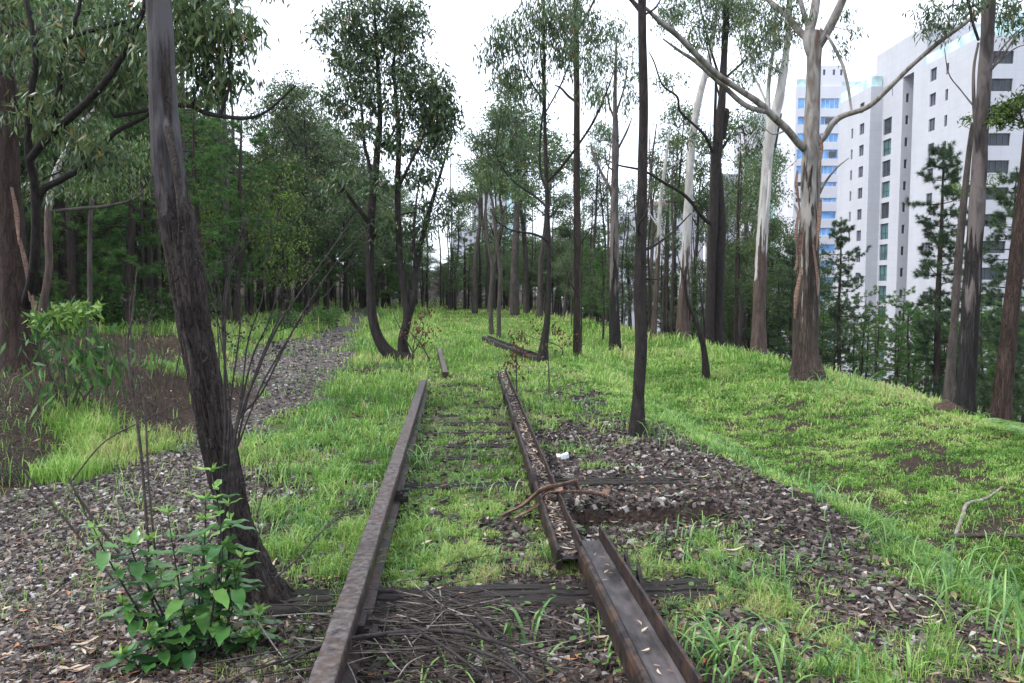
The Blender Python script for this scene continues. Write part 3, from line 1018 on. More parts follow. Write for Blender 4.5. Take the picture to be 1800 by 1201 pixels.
mb = MB()
x, y, r = sample_xy(24000, 3.2, 26, 2.0, -14, 9, 203)
tu, tv = track_uv(x, y)
sx = (x - shoulder_x(y)) / (crest_x(y) - shoulder_x(y))
w = 0.30 + 0.5 * path_mask(x, y) + 1.3 * (x < path_l(y)) + 0.25 * ((tu > .66) & (sx < 0)) + 0.1 * (y < 4.6)
w = w * np.where(sx > 0, 0.45, 1.0) + 1.2 * (sx > 0) * (sx < 1.1) * (1 - grass_zone(x, y)[0])
k = r.random(len(x)) < w
x, y = x[k], y[k]
m = len(x)
L_ = (0.020 + 0.060 * r.random(m) ** 2.2) * (1 + 0.02 * y)
curled_leaves(mb, x, y, height(x, y) + 0.018 + 0.02 * r.random(m), L_, L_ * (0.14 + 0.30 * r.random(m) ** 2), r, np.clip(r.random(m) ** 1.9, 0, 1))
tag(mb.build('leaf_litter', M['litter']), 'fallen dry leaves lying over the path, ballast and slope', 'litter', kind='stuff')
# fine brown sticks everywhere on the ground
mb = MB()
r = np.random.default_rng(204)
for k in range(900):
    y = 3.3 + 12 * r.random() ** 1.8
    x = (-0.64 + 1.28 * r.random()) * y
    if grass_zone(np.array([x]), np.array([y]))[0][0] > 0.6 and r.random() < 0.75:
        continue
    a, L0 = r.random() * 6.283, 0.08 + 0.28 * r.random() ** 2
    p = []
    for t in (-.5, 0, .5):
        qx, qy = x + math.cos(a) * L0 * t, y + math.sin(a) * L0 * t
        p.append((qx, qy, float(height(qx, qy)) + 0.02 + 0.015 * r.random()))
    tube(mb, p, [0.003, 0.002, 0.001], 4, 4, 0, 0.5)
for k in range(1100):
    y = 6.5 + 13 * r.random()
    x = -.66 * y + (path_l(y) - .5 + .66 * y) * r.random()
    if x > path_l(y) - .5 or (y < 9.5 and x / y > -.58) or fbm(x, y, 1.2, 2, 71) < .42:
        continue
    a, L0, hz = r.random() * 6.283, 0.15 + 0.35 * r.random(), .03 + .22 * r.random() ** 2
    p = []
    for t, q in ((-.5, .1), (-.1, .9), (.2, 1.0), (.5, .3)):
        qx, qy = x + math.cos(a) * L0 * t, y + math.sin(a) * L0 * t + .05 * r.normal()
        p.append((qx, qy, float(height(qx, qy)) + hz * q))
    tube(mb, p, [0.004, 0.003, 0.0015], 3, 7, 0, 0.5)
tag(mb.build('fallen_twigs', M['twig']), 'thin broken twigs strewn over the ground', 'twigs', kind='stuff')


# ------------------------------------------------------------------ the old railway
def loft(mb, prof, P0, P1, n=30, wob=0.0, seed=1, mi=0, tilt=0.0, caps=True):
    """profile (sideways, up) swept from P0 to P1"""
    P0, P1 = np.asarray(P0, float), np.asarray(P1, float)
    d = P1 - P0
    L = np.linalg.norm(d)
    d /= L
    s = np.cross(d, [0, 0, 1.0])
    s /= np.linalg.norm(s)
    u = np.cross(s, d)
    pr = np.asarray(prof, float)
    if tilt:
        c_, s_ = math.cos(tilt), math.sin(tilt)
        pr = np.c_[pr[:, 0] * c_ - pr[:, 1] * s_, pr[:, 0] * s_ + pr[:, 1] * c_]
    t = np.linspace(0, 1, n)
    C = P0 + t[:, None] * (P1 - P0)
    k = len(pr)
    off = 0
    V = C[:, None, :] + pr[None, :, 0, None] * s + pr[None, :, 1, None] * u
    if wob:
        V = V + wob * (np.stack([vnoise(V[..., 0] * 9, V[..., 1] * 9, V[..., 2] * 22, seed + q) for q in range(3)], -1) - 0.5) * 2
    V = V.reshape(-1, 3)
    i = np.arange(n - 1)[:, None] * k
    j = np.arange(k)[None, :]
    F = np.stack([i + j, i + (j + 1) % k, i + k + (j + 1) % k, i + k + j], -1).reshape(-1, 4)
    mb.add(V, F[:, ::-1], mi)
    if caps:
        mb.add(V[:k], [list(range(k))], mi)
        mb.add(V[-k:], [list(range(k))[::-1]], mi)


HEADP = [(-.056, .152), (-.050, .164), (.050, .164), (.056, .152), (.058, .100), (.050, .092), (.020, .082), (.018, .035), (.085, .012), (.085, 0), (-.085, 0), (-.085, .012), (-.018, .035), (-.020, .082), (-.050, .092), (-.058, .100)]


def rail(name, label, P0, P1, n=60):
    t = empty(name, P0, label, 'rail', 'pieces of the old track rails')
    mb = MB()
    loft(mb, HEADP, P0, P1, n * 3, 0.0035, 3)
    mb.build('rail_bar', M['steel'], t, P0)
    # worn running surface, a thin cap on the head
    mb = MB()
    q0, q1 = np.array(P0, float), np.array(P1, float)
    loft(mb, [(-.050, .1650), (-.046, .1690), (.046, .1690), (.050, .1650)], q0, q1, n * 3, 0.0022, 5)
    mb.build('running_surface', M['steel_worn'], t, P0)
    return t


a0, a1 = onz(548, 1215, .17), onz(744, 668, .17)
a0, a1 = P(550, 1240, 2.70), P(744, 668, 12.9)
RL0, RL1 = a0 - [0, 0, .17], a1 - [0, 0, .17]
lr = rail('rail', 'long rusty brown rail along the left side, running back from the bottom edge', RL0, RL1, 90)
# joint bars and clips on its inner side
mb = MB()
for py in (868, 1040):
    fr_ = {868: .33, 1040: .09}[py]
    q = RL0 + (RL1 - RL0) * fr_
    mb.box((q[0] + 0.060, q[1], q[2] + 0.06), (0.05, 0.18, 0.08), 0, 0.07)
    mb.box((q[0] + 0.105, q[1], q[2] + 0.022), (0.07, 0.10, 0.05), 0, 0.2)
    for z_ in (-.05, .05):
        mb.box((q[0] + .090, q[1] + z_, q[2] + .06), (.03, .028, .028), 0, .4)
    mb.build('clip', M['steel_dark'], lr, RL0)
    mb = MB()
b0, b1 = onz(783, 655, .1), onz(772, 612, .12)
rail('rail', 'short grey rail stub standing in the grass past the end of the left rail', (b0[0], b0[1], -0.06), (b1[0], b1[1], -0.03), 24)
# fallen burnt length at the far right, running to the slim tree
c0, c1 = G(950, 638), G(852, 600)
t = empty('rail', c0, 'blackened far rail lying askew against the foot of the slim tree', 'rail', 'pieces of the old track rails')
mb = MB()
loft(mb, [(-.10, 0), (-.09, .13), (-.02, .15), (.0, .10), (.07, .10), (.08, .17), (.11, .17), (.11, 0)], c0 + [0, 0, -.02], c1 + [0, 0, .0], 40, 0.02, 8)
mb.build('rail_bar', M['sleeper'], t, c0)

# rail lying on its side: head to the left, foot standing up on the right, web as a trough between
SIDEP = [(-.115, .0), (-.120, .10), (-.108, .118), (-.082, .122), (-.066, .108), (-.060, .086), (.070, .080), (.086, .090), (.094, .172), (.112, .176), (.114, .0)]


def trough(name, label, P0, P1, n, wob, k=1.0):
    t = empty(name, P0, label, 'rail', 'pieces of the old track rails')
    mb = MB()
    loft(mb, [(u_ * k, v_) for u_, v_ in ((-.115, .0), (-.120, .10), (-.108, .118), (-.082, .122), (-.066, .108), (-.060, .084), (-.060, .0))], P0, P1, n, wob, 4)
    mb.build('rail_head', M['steel'], t, P0)
    mb = MB()
    loft(mb, [(u_ * k, v_) for u_, v_ in ((-.058, .060), (-.058, .082), (.0, .076), (.072, .078), (.092, .090), (.092, .060))], P0, P1, n, wob, 6)
    mb.build('rail_web', M['steel_web'], t, P0)
    mb = MB()
    loft(mb, [(u_ * k, v_) for u_, v_ in ((.094, .0), (.094, .172), (.110, .176), (.114, .0))], P0, P1, n, wob, 7)
    mb.build('rail_foot', M['steel'], t, P0)
    return t


q0, q1 = P(1192, 1235, 2.62), P(1032, 945, 4.95)
TR0, TR1 = q0 - [0, 0, .10], q1 - [0, 0, .10]
tr1 = trough('rail', 'overturned rail lying on its side like a trough, nearest the camera on the right', TR0, TR1, 70, 0.0015, .80)
for (px, py, hh) in ((1100, 1010, .12), (1122, 1042, .14)):
    mb = MB()
    q = onz(px, py, .13)
    dv = TR1 - TR0
    dv /= np.linalg.norm(dv)
    nv = np.array([dv[1], -dv[0], 0])
    A = q - dv * .10 + nv * 0.00
    B = q + dv * .06
    V = [A, B, B + [0, 0, hh], A + [0, 0, hh * .15]]
    V2 = [v + nv * 0.02 for v in V]
    mb.add(np.array(V + V2), [[0, 1, 2, 3], [7, 6, 5, 4], [0, 4, 5, 1], [1, 5, 6, 2], [2, 6, 7, 3], [3, 7, 4, 0]], 0)
    mb.build('base_plate', M['steel_dark'], tr1, TR0)
m0, m1 = onz(1000, 972, .15), onz(882, 652, .15)
MR0, MR1 = np.array([m0[0], m0[1], 0.05]), np.array([m1[0], m1[1], 0.03])
tr2 = trough('rail', 'second overturned rail, its trough full of leaves and debris, behind the nearest one', MR0, MR1, 120, 0.006, .66)
mdv = (MR1 - MR0) / np.linalg.norm(MR1 - MR0)
for (px, py, rr) in ((947, 850, .135), (905, 745, .125), (888, 694, .115), (880, 668, .10)):
    # rounded clip plates standing up on the left edge
    q = onz(px, py, .12)
    f = np.dot(q - MR0, mdv)
    cpt = MR0 + mdv * f - np.array([mdv[1], -mdv[0], 0]) * 0.08
    mb = MB()
    k = 14
    an = np.linspace(0, np.pi, k)
    nv = np.array([mdv[1], -mdv[0], 0])
    pts = [cpt + mdv * (math.cos(a) * rr * 0.9) + np.array([0, 0, 0.02 + math.sin(a) * rr * 1.35]) for a in an]
    V = np.array([p - nv * .02 for p in pts] + [p + nv * .03 for p in pts])
    F = [[i, i + 1, k + i + 1, k + i] for i in range(k - 1)]
    mb.add(V, F)
    mb.add(V[:k], [list(range(k))])
    mb.add(V[k:], [list(range(k))[::-1]])
    mb.build('clip', M['steel_dark'], tr2, MR0)
# debris lying in the trough
mb = MB()
r = np.random.default_rng(77)
n_ = 2600
f = r.random(n_) * np.linalg.norm(MR1 - MR0)
w_ = -0.035 + 0.09 * r.random(n_)
pp = MR0 + f[:, None] * mdv + w_[:, None] * np.array([mdv[1], -mdv[0], 0])
stones(mb, pp[:, 0], pp[:, 1], 0.010 + 0.014 * r.random(n_), r, 0.5, 0.1, z=np.full(n_, MR0[2] + .085 - 0.0), tone=r.random(n_) ** .8)
tag(mb.build('trough_debris', M['stone']), 'small stones and dirt filling the trough of the second overturned rail', 'gravel', kind='stuff')
mb = MB()
n_ = 160
f = r.random(n_) * np.linalg.norm(MR1 - MR0)
w_ = -0.035 + 0.09 * r.random(n_)
pp = MR0 + f[:, None] * mdv + w_[:, None] * np.array([mdv[1], -mdv[0], 0])
L_ = 0.05 + 0.04 * r.random(n_)
curled_leaves(mb, pp[:, 0], pp[:, 1], np.full(n_, MR0[2] + .10), L_, L_ * .25, r, .5 + .45 * r.random(n_))
n_ = 14
f = r.random(n_) * np.linalg.norm(TR1 - TR0)
dv = (TR1 - TR0) / np.linalg.norm(TR1 - TR0)
pp = TR0 + f[:, None] * dv + (-0.03 + .07 * r.random(n_))[:, None] * np.array([dv[1], -dv[0], 0])
L_ = 0.025 + 0.025 * r.random(n_)
curled_leaves(mb, pp[:, 0], pp[:, 1], pp[:, 2] + .087, L_, L_ * .3, r, .6 + .35 * r.random(n_))
tag(mb.build('trough_leaves', M['litter']), 'dry leaves caught in the troughs of the overturned rails', 'litter', kind='stuff')

# sleepers: (distance along the track, left end, right end, height above ground, label)
SL = [
    (0.98, -1.25, 1.32, .045, 'charred black sleeper crossing under the near overturned rail, most exposed of all'),
    (0.25, -1.0, 1.2, -.02, 'dark buried sleeper under the heap of dead twigs at the bottom edge'),
    (3.42, -0.70, 0.42, .035, 'black sleeper seen between the rails beside the peeling bark, second from the camera'),
    (3.52, 0.62, 1.9, .030, 'split grey black sleeper end in the ballast right of the peeling bark'),
    (2.55, -0.62, -0.10, .0, 'rotten sleeper stub just inside the left rail between the two nearest crossings'),
    (4.55, -0.62, 0.45, .016, 'mossy sleeper between the rails just before the big grass tuft'),
    (5.15, -0.25, 0.5, .016, 'mossy sleeper sunk in grass against the large round clip'),
    (5.8, -0.5, 0.5, .016, 'fifth sleeper back between the rails, with a dark weathered edge'),
    (6.45, -0.3, 0.5, .016, 'narrow dark sleeper edge in grass, third from the far visible end'),
    (7.15, -0.35, 0.5, .016, 'narrow dark sleeper edge in grass, second from the far visible end'),
    (7.9, -0.3, 0.45, .016, 'farthest sleeper edge still showing between the rails'),
]
for i, (tv, u0, u1, zz, lab) in enumerate(SL):
    A = TO + TDIR * tv + TN * u0
    B = TO + TDIR * tv + TN * u1
    hh = 0.10
    w2 = .145 if tv < 1.1 else .115 if tv < 4.4 else .07
    sk = 0.04 if i in (0, 3) else -0.01
    # uneven weathered plank: edges cracked lengthwise
    prof = [(-w2, -hh), (-w2 * 1.0, -.012), (-w2 * .9, .0), (-w2 * .42, .004), (-w2 * .34, -.014), (-w2 * .25, .003), (w2 * .2, .006), (w2 * .28, -.012), (w2 * .36, .002), (w2 * .9, -.002), (w2, -.015), (w2, -hh)]
    z0 = max(float(height(A[0], A[1])), float(height(B[0], B[1]))) + zz
    mb = MB()
    loft(mb, prof, (A[0], A[1], z0), (B[0], B[1] + sk, z0 - (.02 if i in (0, 3) else 0)), 60, 0.012, 40 + i)
    t = mb.build('railway_sleeper', M['sleeper'], None, (A[0], A[1], z0))
    t.location = (A[0], A[1], z0)
    tag(t, lab, 'sleeper', 'wooden sleepers of the old track')


# ------------------------------------------------------------------ trees: generators
def leaf_cards(mb, C, D, L, W, r, mi=0, rnd=None, face=None):
    """lens shaped leaves of four triangles folded on the midrib, hanging along D"""
    m = len(C)
    D = D / (np.linalg.norm(D, axis=1)[:, None] + 1e-9)
    q = r.normal(size=(m, 3))
    if face is not None:
        q = q + face
    S = np.cross(D, q)
    S /= np.linalg.norm(S, axis=1)[:, None] + 1e-9
    U = np.cross(S, D)
    V = np.stack([C, C + D * (L * .42)[:, None] + S * (W * .5)[:, None], C + D * L[:, None] + U * (L * 0.12)[:, None], C + D * (L * .42)[:, None] - S * (W * .5)[:, None]], 1)
    V[:, 1] += U * (W * .2)[:, None]
    V[:, 3] += U * (W * .2)[:, None]
    k = np.arange(m)[:, None] * 4
    F = np.concatenate([k + np.array([[0, 1, 2]]), k + np.array([[0, 2, 3]])])
    rn = rnd if rnd is not None else r.random(m)
    mb.add(V.reshape(-1, 3), F, mi, np.concatenate([rn, rn]))


def foliage(mb, blobs, skel, r, leaf=(.14, .026), per=26, sig=.28, droop=1.0, twig=True, tone=0.5, tw=0.010, leaf_mi=0, twig_mi=1, shell=0.45):
    """clumps of leaves spread through ellipsoids, joined to the skeleton by twigs"""
    skel = np.asarray(skel, float)
    CC, DD, TT = [], [], []
    for (cx, cy, cz, rx, ry, rz, nc) in blobs:
        c = np.array([cx, cy, cz])
        R_ = np.array([rx, ry, rz])
        tgt = c + np.array([0, 0, -0.3 * rz])
        a = skel[np.argmin(np.linalg.norm(skel - tgt, axis=1) + 0.25 * np.maximum(skel[:, 2] - tgt[2], 0))]
        if twig:
            mid = (a + tgt) / 2 + r.normal(size=3) * 0.08 * np.linalg.norm(tgt - a) + [0, 0, 0.06 * np.linalg.norm(tgt - a)]
            tube(mb, [a, mid, tgt, c + [0, 0, rz * .4]], [tw * 2.4, tw * 1.8, tw * 1.2, tw * .5], 5, 9, twig_mi)
        for k in range(nc):
            v = r.normal(size=3)
            v /= np.linalg.norm(v)
            p = c + v * R_ * (shell + (1 - shell) * r.random()) ** 0.8
            if twig and k % 2 == 0:
                m_ = tgt * .5 + p * .5 + r.normal(size=3) * 0.10 * np.linalg.norm(p - tgt) + [0, 0, .08 * rz]
                tube(mb, [tgt, m_, p], [tw * .9, tw * .6, tw * .25], 3, 5, twig_mi)
            n = int(per * (0.5 + r.random()))
            q = p + r.normal(size=(n, 3)) * sig * np.array([1, 1, .8])
            CC.append(q)
            d = r.normal(size=(n, 3)) * (1.1 - .6 * droop) + np.array([0, 0, -droop])
            DD.append(d)
            TT.append(np.clip(tone + .2 * (r.random() - .5) * 2 + .22 * r.normal(size=n), 0, 0.94))
    C, D, T = np.concatenate(CC), np.concatenate(DD), np.concatenate(TT)
    T[r.random(len(T)) < 0.012] = 1.0
    n = len(C)
    leaf_cards(mb, C, D, leaf[0] * (.6 + .7 * r.random(n)), leaf[1] * (.7 + .6 * r.random(n)), r, leaf_mi, T)
    return n


def needles(mb, C, D, r, L=.20, W=.010, n=20, mi=0, tone=.5, cone=0.75):
    """pine tufts: n needles round each point"""
    m = len(C)
    D = D / (np.linalg.norm(D, axis=1)[:, None] + 1e-9)
    d = np.repeat(D, n, 0) + cone * r.normal(size=(m * n, 3))
    d /= np.linalg.norm(d, axis=1)[:, None]
    c = np.repeat(C, n, 0) - d * 0.02 + 0.35 * L * (r.random((m * n, 1)) - .7) * np.repeat(D, n, 0)
    s = np.cross(d, r.normal(size=(m * n, 3)))
    s /= np.linalg.norm(s, axis=1)[:, None] + 1e-9
    l = L * (.6 + .6 * r.random(m * n))[:, None]
    V = np.stack([c - s * W * .5, c + s * W * .5, c + d * l - np.array([0, 0, 1]) * l * .12], 1)
    t = np.clip(np.repeat(tone + .22 * r.normal(size=m), n) + .12 * r.normal(size=m * n), 0, 1)
    mb.add(V.reshape(-1, 3), np.arange(m * n)[:, None] * 3 + np.array([[0, 1, 2]]), mi, t)


def pine(name, r, H, cb, cr, rt, tufts=1.0, mat='pine_leaf', bark='bark_pine', lean=0.03, W=.014, L=.22, droop=0.0, cone=.75, nn=18, step=.42, prof=.8):
    """a pine with a straight bole, whorled limbs and needle tufts; origin at its foot"""
    root = empty(name, (0, 0, 0))
    tp = [np.array([0, 0, -0.4])]
    for k in range(1, 6):
        tp.append(np.array([lean * H * r.normal() * .3 + lean * k, lean * H * r.normal() * .3, H * k / 5]))
    mb = MB()
    C = tube(mb, tp, [rt * 1.25, rt, rt * .85, rt * .65, rt * .4, rt * .08], 9, 26, 0, disp=barkdisp(int(r.integers(99)), .12, 4, .08))
    # dead stubs below the crown
    for k in range(int(6 * cb * H / 3)):
        z = H * cb * (0.25 + 0.75 * r.random())
        p = C[np.argmin(abs(C[:, 2] - z))]
        a = r.random() * 6.283
        l = .3 + .9 * r.random()
        tube(mb, [p, p + [math.cos(a) * l * .5, math.sin(a) * l * .5, .05], p + [math.cos(a) * l, math.sin(a) * l, .12 * r.normal()]], [.015, .010, .004], 4, 4)
    mb.build('trunk', M[bark], root)
    cm = MB()
    TC, TD = [], []
    z = cb * H
    while z < H * .985:
        t = (z - cb * H) / (H * (1 - cb))
        p = np.array([np.interp(z, C[:, 2], C[:, 0]), np.interp(z, C[:, 2], C[:, 1]), z])
        for k in range(int(3 + 2.5 * r.random())):
            a = r.random() * 6.283
            l = cr * ((1 - t) ** prof * .9 + .12) * (.55 + .6 * r.random()) * (1 if t > .15 else .7 + 2 * t)
            d = np.array([math.cos(a), math.sin(a), 0])
            up = (.15 + .5 * t - droop) * l
            q = [p, p + d * l * .5 + [0, 0, up * .3], p + d * l + [0, 0, up]]
            B = tube(cm, q, [.012 + .010 * l, .008 + .005 * l, .005], 4, 7, 1)
            n = max(2, int(l * 4.2 * tufts))
            for j in range(n):
                f = .22 + .78 * (j + r.random()) / n
                b = B[int(f * 6)]
                side = np.array([-d[1], d[0], 0]) * (r.random() - .5) * 1.0 * l * (1.15 - f)
                c = b + side + [0, 0, .10 * r.normal() + .06]
                if np.linalg.norm(side) > .15:
                    tube(cm, [b, c], [.006, .004], 3, 2, 1)
                TC.append(c)
                TD.append(d * .7 + side * 1.2 + np.array([0, 0, .55 + .3 * t]))
        z += step * (.6 + .8 * r.random())
    TC.append(C[-1])
    TD.append(np.array([0, 0, 1.0]))
    needles(cm, np.array(TC), np.array(TD), r, L, W, nn, 0, .5, cone)
    cm.build('crown', [M[mat], M[bark]], root)
    return root


def tuft_pine(name, r, H, cb, cr, rt, nl=30, sub=6, nn=46, L=.15, W=.014, mat='pine_leaf', bark='bark_pine', ball=1.15, rise=.35):
    """an open pine: irregular rising boughs that end in round needle clusters"""
    root = empty(name, (0, 0, 0))
    lx, ly = r.normal() * .02 * H, r.normal() * .02 * H
    mb = MB()
    C = tube(mb, [(0, 0, -.4), (lx * .2, 0, H * .2), (lx, ly * .3, H * .45), (lx * .6, ly, H * .7), (lx * .9, ly * 1.2, H)], [rt * 1.3, rt, rt * .8, rt * .55, rt * .08], 9, 30, 0, disp=barkdisp(int(r.integers(99)), .12, 4, .1))
    mb.build('trunk', M[bark], root)
    cm = MB()
    TC, TD = [], []
    for k in range(nl):
        t = (k + r.random()) / nl
        z = H * (cb + (1 - cb) * t * .97)
        p = C[np.argmin(abs(C[:, 2] - z))]
        a = k * 2.4 + r.normal() * .7
        env = max(.30, math.sin(math.pi * min(1, .16 + .76 * t)) ** .6)
        l = cr * env * (.40 + .75 * r.random())
        d = np.array([math.cos(a), math.sin(a), 0])
        up = rise * l * (.1 + 1.2 * t) + .22 * r.normal() * l
        B = tube(cm, [p, p + d * l * .4 + [0, 0, up * .15], p + d * l * .75 + [0, 0, up * .5], p + d * l + [0, 0, up * 1.15]], [.010 + .012 * l, .008 + .008 * l, .006 + .004 * l, .005], 4, 10, 1)
        TC.append(B[-1])
        TD.append(d + [0, 0, .6])
        for j in range(sub):
            f = .28 + .68 * (j + r.random()) / sub
            q = B[int(f * 9)]
            s = np.array([-d[1], d[0], 0]) * (1 if j % 2 else -1)
            e = q + s * l * (.12 + .32 * r.random()) * (1.2 - f) + d * l * .14 * r.random() + [0, 0, (-.10 + .42 * r.random())]
            tube(cm, [q, (q + e) / 2 - [0, 0, .02], e], [.008, .006, .004], 3, 4, 1)
            for m_ in range(2):
                TC.append(e + r.normal(size=3) * .05 + (0 if m_ else (q - e) * .4))
                TD.append(s * .6 + d * .4 + np.array([0, 0, .7]))
    TC.append(C[-1])
    TD.append(np.array([0, 0, 1.0]))
    needles(cm, np.array(TC), np.array(TD), r, L, W, nn, 0, .45, ball)
    cm.build('crown', [M[mat], M[bark]], root)
    return root


def gum(name, r, H, cb, cr, rt, bark='bark_grey', mat='euc_leaf', nb=12, nc=12, leaf=(.20, .045), per=24, forks=3, bend=.06, sig=.30, tone=.5, droop=.8):
    """a eucalypt: bole, rising limbs and drooping leaf clumps; origin at its foot"""
    root = empty(name, (0, 0, 0))
    tp = [np.array([0, 0, -0.4])]
    w = r.normal(size=2) * bend
    for k in range(1, 6):
        w = w + r.normal(size=2) * bend * .6
        tp.append(np.array([w[0] * H * k / 8, w[1] * H * k / 8, H * .92 * k / 5]))
    mb = MB()
    C = tube(mb, tp, [rt * 1.4, rt * 1.0, rt * .85, rt * .65, rt * .42, rt * .12], 10, 28, 0, disp=barkdisp(int(r.integers(99)), .07, 4, .09))
    mb.build('trunk', M[bark], root)
    sk = [C]
    blobs = []
    for k in range(forks + 3):
        z = H * (cb + (0.88 - cb) * (k + r.random() * .8) / (forks + 3))
        i = np.argmin(abs(C[:, 2] - z))
        p = C[i]
        a = r.random() * 6.283
        l = cr * (.55 + .6 * r.random())
        d = np.array([math.cos(a), math.sin(a), 0])
        q = [p, p + d * l * .35 + [0, 0, l * .45], p + d * l * .7 + [0, 0, l * .8], p + d * l + [0, 0, l * (1.0 + .3 * r.random())]]
        lm = MB()
        rb = rt * .38 * (1 - .5 * k / (forks + 3))
        B = tube(lm, q, [rb, rb * .7, rb * .45, rb * .15], 6, 12)
        lm.build('limb', M[bark], root)
        sk.append(B[3:])
    S = np.concatenate(sk)
    S = S[S[:, 2] > cb * H]
    for k in range(nb):
        t = (k + r.random()) / nb
        z = H * (cb + .08 + (1 - cb - .08) * t)
        rad = cr * (1.15 - .75 * abs(t - .45) * 1.5) * (.3 + .7 * r.random())
        a = r.random() * 6.283
        s = cr * (.28 + .22 * r.random())
        blobs.append((math.cos(a) * rad + np.interp(z, C[:, 2], C[:, 0]), math.sin(a) * rad + np.interp(z, C[:, 2], C[:, 1]), z, s, s, s * .7, nc))
    cm = MB()
    foliage(cm, blobs, S, r, leaf, per, sig, droop, tone=tone, tw=.012)
    cm.build('crown', [M[mat], M[bark]], root)
    return root


def bush(name, r, R_, H, nb=9, nc=9, mat='bush_leaf', leaf=(.12, .05), per=22, stems=6, sig=.16, droop=.15, tone=.5, stem_mat='twig'):
    root = empty(name, (0, 0, 0))
    mb = MB()
    sk = []
    for k in range(stems):
        a = r.random() * 6.283
        l = R_ * (.3 + .6 * r.random())
        B = tube(mb, [(0.05 * math.cos(a), 0.05 * math.sin(a), -.1), (math.cos(a) * l * .4, math.sin(a) * l * .4, H * .45), (math.cos(a) * l, math.sin(a) * l, H * (.7 + .3 * r.random()))], [.02, .014, .005], 5, 9)
        sk.append(B[2:])
    mb.build('stem', M[stem_mat], root)
    cm = MB()
    blobs = []
    for k in range(nb):
        a, q = r.random() * 6.283, r.random() ** .5
        s = R_ * (.30 + .2 * r.random())
        blobs.append((math.cos(a) * q * R_ * .75, math.sin(a) * q * R_ * .75, H * (.22 + .68 * r.random() * (1.1 - .4 * q)), s, s, s * .75, nc))
    foliage(cm, blobs, np.concatenate(sk), r, leaf, per, sig, droop, tone=tone, tw=.005)
    cm.build('foliage', [M[mat], M[stem_mat]], root)
    return root


# ------------------------------------------------------------------ trees of the photograph, one by one
def pxpath(pts, Y, dY=None):
    """polyline given by picture points at the distance of the tree, with real depth changes dY"""
    out = []
    for i, p in enumerate(pts):
        yy = Y + (p[2] if len(p) > 2 else 0)
        out.append(P(p[0], p[1], yy))
    return np.array(out)


def pxr(w, Y):
    return [v / 2.0 / FPX * Y for v in w]


def trunk_part(root, base, pts, widths, Y, bark, name='trunk', ns=16, n=None, disp=None, seed=1):
    mb = MB()
    C = tube(mb, pts, pxr(widths, Y), ns, n or max(20, 8 * len(pts)), 0, disp=disp or barkdisp(seed, .09, 4, .08))
    mb.build(name, M[bark], root, base)
    return C


def pblobs(lst, Y, dep=.5, r=None, dens=1.0):
    """picture ellipses (px, py, rx, ry, clumps[, dY]) -> ellipsoids at the tree's distance"""
    out = []
    for b in lst:
        yy = Y + (b[5] if len(b) > 5 else 0)
        c = P(b[0], b[1], yy)
        rx, rz = b[2] / FPX * yy, b[3] / FPX * yy
        out.append((c[0], c[1], c[2], rx, dep * (rx + rz), rz, max(2, int(round(b[4] * dens)))))
    return out


def hero(name, label, cat, Y, trunks, limbs, blobs, bark, mat, seed, leaf=(.15, .03), per=26, sig=.22, droop=1.0, tone=.45, tw=.008, ns=16, limb_bark=None, base=None, group=None, dep=.5, dens=1.5, limb_k=1.0):
    r = np.random.default_rng(seed)
    first = P(trunks[0][0][0][0], trunks[0][0][0][1], Y)
    g = base if base is not None else np.array([first[0], first[1], float(height(first[0], first[1]))])
    root = empty(name, g, label, cat, group)
    sk = []
    for (pts, widths) in trunks:
        C = pxpath(pts, Y)
        if pts[0][1] == trunks[0][0][0][1]:
            C[0, 2] = g[2] + 0.02
            C = np.vstack([C[0] - [0, 0, .35], C])
            widths = [widths[0] * 1.7, widths[0] * 1.22] + list(widths[1:])
        sk.append(trunk_part(root, g, C, widths, Y, bark, 'trunk', ns, None, None, seed))
    for (pts, widths) in limbs:
        sk.append(trunk_part(root, g, pxpath(pts, Y), [v_ * limb_k for v_ in widths], Y, limb_bark or bark, 'limb', 8, None, None, seed + 3))
    if blobs:
        cm = MB()
        S = np.concatenate(sk)
        S = S[S[:, 2] > g[2] + 0.25 * (S[:, 2].max() - g[2])]
        foliage(cm, pblobs(blobs, Y, dep, None, dens * .85), S, r, leaf, int(per * 1.35), sig * .72, droop, tone=tone, tw=tw)
        cm.build('crown', [M[mat], M[limb_bark or bark]], root, g)
    return root


# the leaning tree in the left foreground: real ridged bark
gl = G(458, 1062)
YL = gl[1]
root = empty('leaning_tree', gl, 'big leaning trunk in the left foreground, dark furrowed bark below and smooth grey above', 'tree')
lean = [(484, 1085), (446, 1000), (412, 910), (392, 810), (368, 710), (346, 600), (330, 500), (312, 400), (297, 310), (290, 230), (284, 140), (280, 40), (274, -80), (262, -260), (262, -480)]
wl = [92, 57, 51, 52, 52, 51, 52, 55, 49, 46, 44, 42, 41, 36, 28]
C = pxpath(lean, YL)
C[0, 2] = gl[2] - .1


